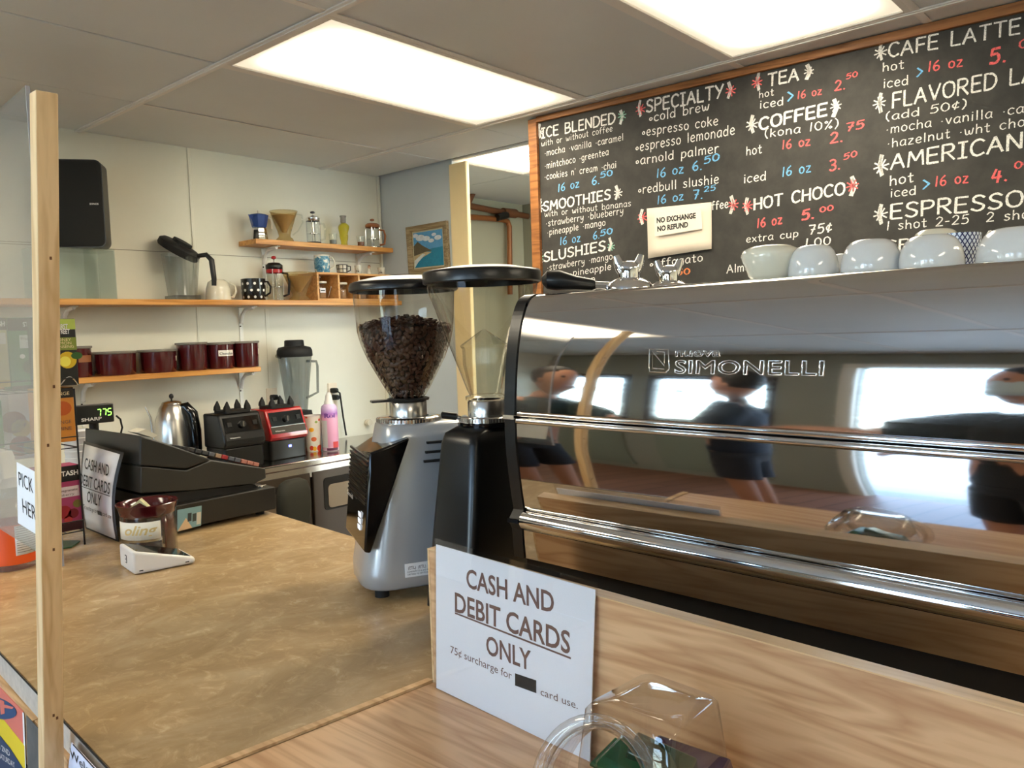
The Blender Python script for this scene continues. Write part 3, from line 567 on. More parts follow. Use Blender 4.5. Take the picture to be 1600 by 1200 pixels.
# ================================================================== ESPRESSO MACHINE
MW = 0.70
mach = thing('espresso_machine', 'large polished steel espresso machine mirroring the room, black end trim, cups on top', 'espresso machine', (0.855, 0.765, ZT + .0005), -0.044)
def prof(z0, z1, x0, slopes, n=26):
    out = [(x0, z0)]; x = x0
    for k in range(1, n + 1):
        z = z0 + (z1 - z0) * k / n; zm = z - (z1 - z0) / n / 2
        s = slopes[-1][1]
        for (za, sa), (zb, sb_) in zip(slopes[:-1], slopes[1:]):
            if min(za, zb) <= zm <= max(za, zb): s = sa + (sb_ - sa) * (zm - za) / (zb - za)
        x += s * (z1 - z0) / n; out.append((x, z))
    return out
UPf = [(0.0, 1.3335), (0.0008, 1.345), (0.0028, 1.365), (0.0060, 1.385), (0.0105, 1.405), (0.0162, 1.425), (0.0235, 1.445), (0.0320, 1.463), (0.0405, 1.477), (0.0500, 1.488), (0.0610, 1.495), (0.0750, 1.4985), (0.10, 1.4995)]
MDf = [(0.0, 1.3155), (0.0006, 1.300), (0.0018, 1.280), (0.0034, 1.260), (0.0052, 1.238), (0.0074, 1.214), (0.0102, 1.188)]
UPf = prof(1.3335, 1.486, 0.0, [(1.33, .07), (1.36, .09), (1.39, .115), (1.41, .16), (1.43, .22), (1.45, .30), (1.47, .42), (1.486, .66)]); xe = UPf[-1][0]
UPf += [(xe + .003, 1.4898), (xe + .007, 1.4932), (xe + .012, 1.4960), (xe + .019, 1.4982), (xe + .03, 1.4992), (.10, 1.4995)]
MDf = prof(1.3155, 1.188, 0.0, [(1.3155, .01), (1.29, -.03), (1.27, -.085), (1.24, -.13), (1.188, -.18)], 18)
LWf = [(0.008, 1.160), (0.009, 1.14), (0.011, 1.118)]
def sheet(prof, y0, y1, th=0.002):
    mb = MB(); n = len(prof); segs = 2
    vs = []
    for side in (0, th):
        for k in range(segs + 1):
            y = y0 + (y1 - y0) * k / segs
            for (x, z) in prof: vs.append((x + side, y, z - ZT - side * 0.4))
    fs = []
    S = (segs + 1) * n
    for sd in (0, 1):
        for k in range(segs):
            for i in range(n - 1):
                a = sd * S + k * n + i; f = (a, a + 1, a + n + 1, a + n); fs.append(f)
    for k in (0, segs):
        for i in range(n - 1): a = k * n + i; fs.append((a, a + 1, S + a + 1, S + a))
    for i in (0, n - 1):
        for k in range(segs): a = k * n + i; fs.append((a, a + n, S + a + n, S + a))
    return mb.add(vs, fs)
sheet(UPf, -0.0205, -MW + .02).build('upper_panel', 'mirror', mach, 60)
sheet(MDf, -0.0205, -MW + .02).build('middle_panel', 'mirror', mach, 60)
sheet(LWf, -0.0205, -MW + .02).build('lower_panel', 'mirror', mach, 60)
MB().tube([(0.0045, -0.0215, 1.3290 - ZT), (0.0045, -MW + .021, 1.3290 - ZT)], 0.0045, 12).build('upper_rail', 'chrome', mach)
MB().tube([(0.0015, -0.0215, 1.3195 - ZT), (0.0015, -MW + .021, 1.3195 - ZT)], 0.0042, 12).build('upper_rail', 'chrome', mach)
MB().tube([(0.012, -0.0215, 1.1735 - ZT), (0.012, -MW + .021, 1.1735 - ZT)], 0.0135, 24).build('lower_rail', 'chrome', mach)
def end_trim(y0, y1):
    full = [(x - .002, z) for x, z in LWf[::-1]] + [(-.001, 1.1735)] + [(x - .002, z) for x, z in MDf[::-1]] + [(-.003, 1.325)] + [(x - .002, z + .001) for x, z in UPf]
    back = [(x + .03, z - .003) for x, z in full]
    back = [(min(x, 0.12), z) for x, z in back]
    pl = [(x, y0, z - ZT) for x, z in full] + [(x, y0, z - ZT - (.02 if i > len(back) - 8 else 0)) for i, (x, z) in reversed(list(enumerate(back)))]
    mb = MB(); n = len(full)
    for k in range(n - 1):
        a, b = pl[k], pl[k + 1]; c, d = pl[2 * n - 2 - k], pl[2 * n - 1 - k]
        mb.hexa([a, b, c, d], [(q[0], y1, q[2]) for q in (a, b, c, d)])
    return mb
tr = end_trim(0.0, -0.020); tr.build('end_trim', 'satin_black', mach, 40)
end_trim(-MW + .02, -MW).build('end_trim', 'satin_black', mach, 40)
for zz, xx in ((1.3245, -.0045), (1.1735, -.0025)):
    MB().box(xx, xx + .02, -0.0205, 0.0006, zz - ZT - .003, zz - ZT + .003).build('trim_clip', 'chrome', mach, 0)
MB().box(0.045, 0.52, -MW + .012, -0.012, 0.06, 0.535).build('body', 'black', mach, 0, bevel=0.01)
MB().box(0.02, 0.05, -MW + .015, -0.015, 0.10, 0.168).build('base_panel', 'rubber', mach, 0)
MB().box(0.099, 0.55, -MW + .02, -0.0205, 0.5445, 0.5495).build('cup_tray', 'steel', mach, 0, bevel=0.002)
for y in (-0.06, -MW + .06):
    for x in (0.09, 0.47):
        MB().cyl((x, y, 0.0), 0.022, 0.062, 16, 0.018).build('foot', 'rubber', mach)
def outline_type(name, text, parent, origin, X, Y, width, height, r=0.0007, shear=0.0, sp=1.0):
    cu = bpy.data.curves.new('type', 'FONT'); cu.body = text; cu.size = 1.0; cu.fill_mode = 'NONE'; cu.resolution_u = 3; cu.shear = shear; cu.space_character = sp; cu.offset = 0.012
    to = bpy.data.objects.new('type', cu); col.objects.link(to)
    cu.bevel_depth = 0.0001
    bpy.context.view_layer.update()
    x0, x1 = to.bound_box[0][0], to.bound_box[6][0]
    ws = width / (x1 - x0); hs = height / 0.729
    cu.bevel_depth = r / ((ws + hs) / 2); cu.bevel_resolution = 2
    me = bpy.data.meshes.new_from_object(to.evaluated_get(bpy.context.evaluated_depsgraph_get()))
    bpy.data.objects.remove(to); bpy.data.curves.remove(cu)
    inv = parent_matrix(parent).inverted(); N = X.cross(Y)
    for v in me.vertices:
        nz = v.co.z * (ws + hs) / 2
        q = inv @ (origin + X * ((v.co.x - x0) * ws) + Y * (v.co.y * hs)); v.co = Vector((gx(q.z + ZT) - .0003 - nz, q.y, q.z))
    me.materials.clear(); me.materials.append(M['chrome']); me.shade_smooth(); me.name = name
    o = bpy.data.objects.new(name, me); col.objects.link(o); o.parent = parent; return o
def gx(z):
    for (x0, z0), (x1, z1) in zip(UPf[:-1], UPf[1:]):
        if z0 <= z <= z1: return x0 + (x1 - x0) * (z - z0) / (z1 - z0)
    return UPf[0][0]
mm = Matrix.Translation(mach.location) @ Matrix.Rotation(-0.044, 4, 'Z')
lx = mm.to_3x3() @ Vector((0, -1, 0)); ly = mm.to_3x3() @ Vector((0.15, 0, 1)).normalized(); ln = lx.cross(ly)
if ln.x > 0: ln = -ln
lp = mm @ Vector((0.0095, -0.3, 1.405 - ZT))
def lpt(px, py): return at_plane(px, py, lp, ln) + ln * 0.0006
a, b = lpt(1056, 583), lpt(1288, 587)
outline_type('raised_lettering', 'SIMONELLI', mach, a, lx, ly, (b - a).dot(lx), (lpt(1056, 562) - a).length, sp=1.05)
a2, b2 = lpt(1057, 557), lpt(1127, 557)
outline_type('raised_lettering', 'nuova', mach, a2, lx, ly, (b2 - a2).dot(lx), (lpt(1057, 544) - a2).length * 1.05, 0.00028)
e = MB()
def lfit(px, py):
    q = mm.inverted() @ lpt(px, py); q.x = gx(q.z + ZT) - .0003; return q
def pl2(pts, r=0.0007, closed=True): e.tube([lfit(*p) for p in pts], r, 6, closed)
pl2([(1016, 545), (1046, 546), (1047, 576), (1042, 582), (1017, 581), (1016, 574)])
pl2([(1021, 549), (1021, 577)], closed=False); pl2([(1021, 549), (1040, 572), (1040, 550), (1028, 549)], closed=False); pl2([(1022, 575), (1040, 577)], closed=False)
e.build('raised_emblem', 'chrome', mach, 60)

# ================================================================== GRINDERS
def hopper(parent, prof, name='hopper', n=48, mat='hopper'):
    MB().lathe(prof, n).build(name, mat, parent, 60)
    return
# --- silver grinder full of beans
G1 = Vector((1.051, 1.197, ZT)); A1 = math.radians(-27.6)
g = thing('coffee_grinder', 'silver coffee grinder with a clear hopper full of roasted beans and a black front', 'coffee grinder', G1, A1)
def rrect(x0, x1, y0, y1, r, z, n=5):
    pts = []
    for cx, cy, a0 in ((x1 - r, y1 - r, 0), (x0 + r, y1 - r, 90), (x0 + r, y0 + r, 180), (x1 - r, y0 + r, 270)):
        for i in range(n + 1):
            a = math.radians(a0 + 90 * i / n); pts.append(Vector((cx + r * math.cos(a), cy + r * math.sin(a), z)))
    return pts
b = MB(); secs = [(0.018, -.112, .150, .088, .05), (0.022, -.116, .153, .091, .05), (0.05, -.116, .153, .091, .05), (0.12, -.104, .142, .087, .048), (0.20, -.088, .128, .081, .045), (0.27, -.072, .116, .075, .04), (0.300, -.066, .110, .072, .04), (0.322, -.062, .106, .068, .04), (0.326, -.056, .100, .062, .04)]
b.rings([rrect(x0, x1, -hy, hy, r, z) for z, x0, x1, hy, r in secs]).build('housing', 'silver', g, 60)
for dx, dy in ((-.08, -.055), (-.08, .055), (.11, -.055), (.11, .055)): MB().cyl((dx, dy, 0), 0.014, 0.02, 14).build('foot', 'rubber', g)
gm = Matrix.Translation(G1) @ Matrix.Rotation(A1, 4, 'Z')
def loc1(px, py, axis, val):         # local point where a sight line meets the local plane axis=val
    n = gm.to_3x3() @ Vector((1, 0, 0) if axis == 'x' else (0, 1, 0)); p = gm @ Vector((val, 0, 0) if axis == 'x' else (0, val, 0))
    return gm.inverted() @ at_plane(px, py, p, n)
sy_ = -0.094
P1, P2, P3 = loc1(577.5, 708, 'y', sy_), loc1(641, 684, 'y', sy_), loc1(576, 866, 'y', sy_)
xf = P1.x
Q1, Q3, Q0 = loc1(548, 704, 'x', xf), loc1(563, 864, 'x', xf + .02), loc1(559, 840, 'x', xf + .016)
yb_ = min(max(Q1.y, 0.02), 0.12)
top_in = Vector((P1.x + 0.06, sy_ + 0.02, P2.z + 0.002))
wv = [P1, P2, Vector((P3.x + .004, sy_, P3.z)), Vector((P3.x - .008, sy_, P3.z + .004))]
yl_ = min(max(Q3.y, sy_ + .02), yb_)
bk = [Vector((P1.x, yb_, Q1.z)), Vector((P2.x, yb_, P2.z)), Vector((P3.x + .004, yl_, P3.z)), Vector((P3.x - .008, yl_, P3.z + .004))]
MB().hexa([wv[0], wv[1], wv[2], wv[3]], [bk[0], bk[1], bk[2], bk[3]]).build('front_cover', 'gloss_black', g, 30, bevel=0.004)
sl = MB(); 
for k in range(11):
    z = P1.z - 0.012 - k * 0.0085; x = P1.x + (wv[3].x - P1.x) * (P1.z - z) / (P1.z - wv[3].z)
    f_ = k / 16; sl.box(x - .0012, x + .002, sy_ + .012, yb_ + (yl_ - yb_) * f_ - .008, z - .0022, z + .0022)
sl.build('vent_louvres', 'satin_black', g, 0)
dsp = MB(); zc = P1.z - 0.118; xx = P1.x + (wv[3].x - P1.x) * 0.72
zz_ = lambda z: P1.x + (wv[3].x - P1.x) * (P1.z - z) / (P1.z - wv[3].z) - .0012
for r in range(3):
    for c in range(2): y = sy_ + .045 + c * .012; z = P1.z - .128 - r * .012; dsp.box(zz_(z) - .0006, zz_(z) + .001, y, y + .009, z, z + .009)
dsp.build('lit_buttons', emit('white_display', (0.9, 0.95, 1, 1), 0.9), g, 0)
zl = P1.z - .108; Xl = gm.to_3x3() @ Vector((0, -1, 0)); Yl = gm.to_3x3() @ Vector((0, 0, 1))
type_mesh('script_lettering', 'Simonelli', 'white', g, gm @ Vector((zz_(zl) - .001, yb_ - .012, zl)), Xl, Yl, width=0.07, height=0.010, shear=0.3)
MB().sphere((P1.x + .017, sy_ + .05, P3.z + .02), 0.004, 8, 6).build('screw', 'chrome', g)
for k, (x0, z) in enumerate(((-0.006, 0.290), (-0.010, 0.272), (-0.014, 0.255))):
    yy = -0.0745 - (0.30 - z) * 0.08
    MB().box(x0 + .02, x0 + .10, yy - .006, yy + .004, z - .0022, z + .0022).build('vent_slot', 'gap', g, 0)
# rating sticker on the housing
s0 = gm @ Vector((0.006, -0.0912, 0.062)); s1x = (gm.to_3x3() @ Vector((1, 0, 0)))
MB().box(-0.042, 0.010, -0.0925, -0.0905, 0.040, 0.066).build('rating_sticker', 'paper', g, 0)
type_mesh('sticker_print', '(ETL)  (ETL)', 'print_black', g, gm @ Vector((-0.036, -0.0925, 0.055)), s1x, Vector((0, 0, 1)), width=0.034, height=0.006)
type_mesh('sticker_print', 'CONFORMS TO UL STD 197', 'print_black', g, gm @ Vector((-0.038, -0.0925, 0.049)), s1x, Vector((0, 0, 1)), width=0.042, height=0.003)
type_mesh('sticker_print', 'CERTIFIED TO NSF STD 8', 'print_black', g, gm @ Vector((-0.038, -0.0925, 0.044)), s1x, Vector((0, 0, 1)), width=0.040, height=0.003)
MB().lathe([(.050, .324), (.062, .326), (.063, .333), (.058, .336), (.04, .336)], 40).build('adjusting_ring', 'chrome', g, 50)
kn = MB()
for i in range(60):
    a = 2 * PI * i / 60; kn.box(-.0016, .0016, .0600, .0645, .327, .334); kn.move(Matrix.Rotation(a, 3, 'Z'), (0, 0, 0), len(kn.v) - 8)
kn.build('ring_teeth', 'steel', g, 0)
MB().lathe([(.030, .334), (.036, .335), (.036, .365), (.034, .367), (.028, .367)], 40).build('collar', 'steel', g, 50)
MB().lathe([(.029, .366), (.041, .367), (.042, .371), (.036, .373), (.030, .372)], 40).build('hopper_gate', 'gap', g, 50)
MB().box(-.075, -.030, -.012, .008, .366, .371).build('gate_slider', 'satin_black', g, 0, bevel=0.002)
hp = [(.030, .371), (.036, .378), (.047, .396), (.060, .420), (.076, .450), (.088, .480), (.094, .505), (.0965, .535), (.0985, .570), (.0995, .583)]
hopper(g, hp)
MB().lathe([(.102, .580), (.1065, .583), (.1065, .590), (.1035, .598), (.098, .600), (.093, .598), (.093, .580)], 56).build('lid_rim', 'satin_black', g, 50)
MB().lathe([(.0975, .5985), (.088, .603), (.060, .609), (.02, .611), (.0, .611)], 48).build('lid', 'white', g, 60)
MB().lathe([(.03, .610), (.028, .613), (.0, .6135)], 32).build('lid_dial', 'gap', g, 60)
# beans: outer layer of individual beans packed against the glass plus a heaped top
def bean(mb, c, r, rot, rng):
    vs = []; n = 6
    L = r * 1.0; Wd = r * .72; H = r * .52
    prof = [(-1, .0), (-.6, .75), (.0, 1.0), (.6, .75), (1, .0)]
    for (t_, s_) in prof:
        for i in range(n):
            a = 2 * PI * i / n
            y = Wd * s_ * math.cos(a); z = H * s_ * math.sin(a)
            if abs(i - n / 4) < 0.6: z *= 0.35
            vs.append(rot @ Vector((L * t_, y, z)) + c)
    fs = [(j * n + i, j * n + (i + 1) % n, (j + 1) * n + (i + 1) % n, (j + 1) * n + i) for j in range(4) for i in range(n)]
    mb.add(vs, fs)
rng = random.Random(5); bm_ = MB()
def hr(z):
    for (r0, z0), (r1, z1) in zip(hp[:-1], hp[1:]):
        if z0 <= z <= z1: return r0 + (r1 - r0) * (z - z0) / (z1 - z0)
    return hp[-1][0]
from mathutils import Euler
nb = 0; z = 0.378
ZBT = 0.512
while z < ZBT:
    r = hr(z) - .0055; k = int(2 * PI * r / 0.0092)
    for i in range(k):
        a = 2 * PI * (i + rng.uniform(-.3, .3)) / k
        zz = z + rng.uniform(-.003, .003)
        e_ = Matrix.Rotation(a, 3, 'Z') @ Matrix.Rotation(PI / 2 + rng.uniform(-.5, .5), 3, 'Y') @ Matrix.Rotation(rng.uniform(0, PI), 3, 'Z').to_3x3()
        rr = r - rng.uniform(0, .002); bean(bm_, Vector((rr * math.cos(a), rr * math.sin(a), zz)), rng.uniform(.0052, .0064), e_, rng); nb += 1
    z += 0.0076
for i in range(900):
    a = rng.uniform(0, 2 * PI); q = math.sqrt(rng.random()); rr = q * (hr(ZBT) - .006)
    zz = ZBT + .016 * (1 - q * q) + rng.uniform(-.003, .004) + .004 * math.sin(a * 3)
    bean(bm_, Vector((rr * math.cos(a), rr * math.sin(a), zz)), rng.uniform(.0052, .0064), Euler((rng.uniform(-.5, .5), rng.uniform(-.5, .5), rng.uniform(0, 6))).to_matrix(), rng)
bo = bm_.build('roasted_beans', 'beans', g, 60); bo['kind'] = 'stuff'
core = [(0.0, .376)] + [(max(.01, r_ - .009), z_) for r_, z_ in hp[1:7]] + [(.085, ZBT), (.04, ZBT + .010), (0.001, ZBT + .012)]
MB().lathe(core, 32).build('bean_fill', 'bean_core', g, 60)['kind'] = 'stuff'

# --- black grinder, empty conical hopper
G2 = Vector((1.043, 0.978, ZT))
g = thing('coffee_grinder', 'matte black coffee grinder with an empty clear conical hopper, beside the steel machine', 'coffee grinder', G2, 0.0)
secs = [(0.022, -.118, .12, -.056, .056, .012), (0.03, -.118, .12, -.056, .056, .014), (0.16, -.100, .10, -.053, .053, .016), (0.305, -.080, .08, -.047, .047, .018), (0.322, -.074, .074, -.043, .043, .018), (0.331, -.050, .050, -.038, .038, .018)]
MB().rings([rrect(a, b, c, d, r, z) for z, a, b, c, d, r in secs]).build('housing', 'satin_black', g, 60)
for dx, dy in ((-.102, -.04), (-.102, .04), (.1, -.04), (.1, .04)): MB().cyl((dx, dy, 0), 0.011, 0.024, 14).build('foot', 'chrome', g)
MB().lathe([(.03, .329), (.052, .330), (.053, .336), (.045, .338)], 40).build('base_ring', 'gloss_black', g, 50)
MB().lathe([(.040, .337), (.0485, .338), (.049, .346), (.044, .348), (.03, .348)], 48).build('adjusting_ring', 'chrome', g, 50)
kn = MB()
for i in range(54):
    a = 2 * PI * i / 54; kn.box(-.0016, .0016, .0475, .0505, .339, .3455); kn.move(Matrix.Rotation(a, 3, 'Z'), (0, 0, 0), len(kn.v) - 8)
kn.build('ring_teeth', 'steel', g, 0)
hd = thing('x', '', ''); col.objects.unlink(hd); bpy.data.objects.remove(hd)
dr = (-RT * 1.0); dr = Vector((dr.x, dr.y, 0)).normalized()
MB().tube([dr * .044 + Vector((0, 0, .343)), dr * .058 + Vector((0, 0, .347))], .004, 10).build('lever_arm', 'chrome', g)
MB().tube([dr * .052 + Vector((0, 0, .347)), dr * .055 + Vector((0, 0, .347)), dr * .080 + Vector((0, 0, .351)), dr * .082 + Vector((0, 0, .351))], [.004, .0065, .0065, .004], 12).build('lever_grip', 'satin_black', g)
MB().lathe([(.024, .346), (.0335, .347), (.0335, .374), (.031, .377), (.026, .377)], 40).build('collar', 'steel', g, 50)
MB().lathe([(.026, .376), (.037, .377), (.037, .383), (.03, .385)], 40).build('hopper_neck', 'hopper', g, 50)
hopper(g, [(.029, .384), (.034, .395), (.041, .414), (.066, .484), (.090, .551), (.096, .566), (.0985, .580), (.0995, .5855)])
MB().lathe([(.1015, .582), (.105, .5845), (.1055, .600), (.103, .6045), (.096, .606), (.092, .605), (.092, .582)], 56).build('lid_rim', 'satin_black', g, 50)
MB().lathe([(.096, .6055), (.06, .612), (.0, .615)], 48).build('lid', 'white', g, 60)
cone = MB(); rg = []
for (r, z) in ((.028, .386), (.040, .44), (.0405, .468), (.044, .472), (.043, .475), (.002, .502)):
    rg.append([Vector((r * math.cos(2 * PI * i / 8 + .2), r * math.sin(2 * PI * i / 8 + .2), z)) for i in range(8)])
cone.rings(rg, cap=False).build('inner_guard', 'glass', g, 10)
# ================================================================== CHALKBOARD MENU
m = NT('chalkboard'); v = m.coords()
f = m.noise(v, 2.2, 6, 0.65, 1.0); f2 = m.noise(v, 14, 5, 0.6)
ad = m.node('ShaderNodeMath', operation='MULTIPLY'); m.link(f, ad.inputs[0]); m.link(f2, ad.inputs[1])
m.link(m.ramp(ad.outputs[0], [(0.15, srgb(42, 41, 38)), (0.36, srgb(60, 58, 54))]), m.b.inputs['Base Color']); m.b.inputs['Roughness'].default_value = 0.75
M['board'] = m.m
def chalk(name, c):
    m = NT(name); f = m.noise(m.coords(), 260, 3, 0.7)
    d = tuple(x * 0.45 for x in c[:3]) + (1,)
    m.link(m.ramp(f, [(0.36, d), (0.52, c)]), m.b.inputs['Base Color']); m.b.inputs['Roughness'].default_value = 0.95; return m.m
M['c_w'] = chalk('white_chalk', srgb(238, 236, 230)); M['c_b'] = chalk('blue_chalk', srgb(120, 186, 232)); M['c_r'] = chalk('red_chalk', srgb(240, 110, 110)); M['c_o'] = chalk('orange_chalk', srgb(240, 140, 84)); M['c_g'] = chalk('green_chalk', srgb(150, 206, 180))
FWD = 0.045
bd = thing('chalkboard_menu', 'big black chalkboard menu in a brown wooden frame, hand-lettered with drinks and prices', 'menu board', (0, 0, 0))
S1 = 2.75; ZB0, ZB1 = 1.10, 2.370
def bq(s0, s1, z0, z1, o0, o1): return MB().hexa([bpt(s0, o0, z0), bpt(s1, o0, z0), bpt(s1, o1, z0), bpt(s0, o1, z0)], [bpt(s0, o0, z1), bpt(s1, o0, z1), bpt(s1, o1, z1), bpt(s0, o1, z1)])
bq(0.0, S1, ZB0, ZB1, -0.028, -0.012).build('slate', 'board', bd, 0)
bq(0.0, FWD, ZB0, ZB1, -0.012, 0.006).build('frame_side', 'frame_wood', bd, 0, bevel=0.002)
bpl_ = bpt(0, -0.012, 0); ta, tb = at_plane(838, 193, bpl_, BN), at_plane(1598, 20, bpl_, BN)
sa, sb = (ta - B0).dot(BD), (tb - B0).dot(BD); sl_ = (tb.z - ta.z) / (sb - sa); zl0 = ta.z + sl_ * (FWD - sa); zl1 = ta.z + sl_ * (S1 - sa)
MB().hexa([bpt(FWD, -.012, zl0), bpt(S1, -.012, zl1), bpt(S1, .006, zl1), bpt(FWD, .006, zl0)], [bpt(FWD, -.012, ZB1 + .006), bpt(S1, -.012, ZB1 + .006), bpt(S1, .006, ZB1 + .006), bpt(FWD, .006, ZB1 + .006)]).build('frame_rail', 'frame_wood', bd, 0, bevel=0.002)
bq(FWD, S1, ZB0, ZB0 + .05, -0.012, 0.006).build('frame_rail', 'frame_wood', bd, 0, bevel=0.002)
bpl = bpt(0, -0.012, 0)
def bp(px, py): return at_plane(px, py, bpl, BN) + BN * 0.0008
def write(text, x0, y0, x1, y1, cap, colr='c_w', wt=0.30, name='chalk_lettering', rng=random.Random(3)):
    a, b = bp(x0, y0), bp(x1, y1); L = text_units(text)
    top = bp(x0, y0 - cap * .89); ex = (b - a) / L; ey = (top - a) / 6.0
    ey = Vector((0, 0, ey.length)) + ex * 0.03
    mb = MB(); strokes(mb, text, a, ex, ey, wt, rng=rng)
    o = mb.build(name, colr, bd, 0); return o
def star(x, y, r, colr, rng=random.Random(9)):
    c = bp(x, y); mb = MB(); ex = BD if (bp(x + 5, y) - c).dot(BD) > 0 else -BD
    R = (bp(x, y - r) - c).length; N = BN
    for k in range(4):
        a = PI * k / 4 + .2; d = ex * math.cos(a) * R + Vector((0, 0, 1)) * math.sin(a) * R; w_ = d.cross(N).normalized() * R * .10
        mb.add([c - d - w_, c - d + w_, c + d + w_, c + d - w_], [(0, 1, 2, 3)])
    mb.build('chalk_star', colr, bd, 0)
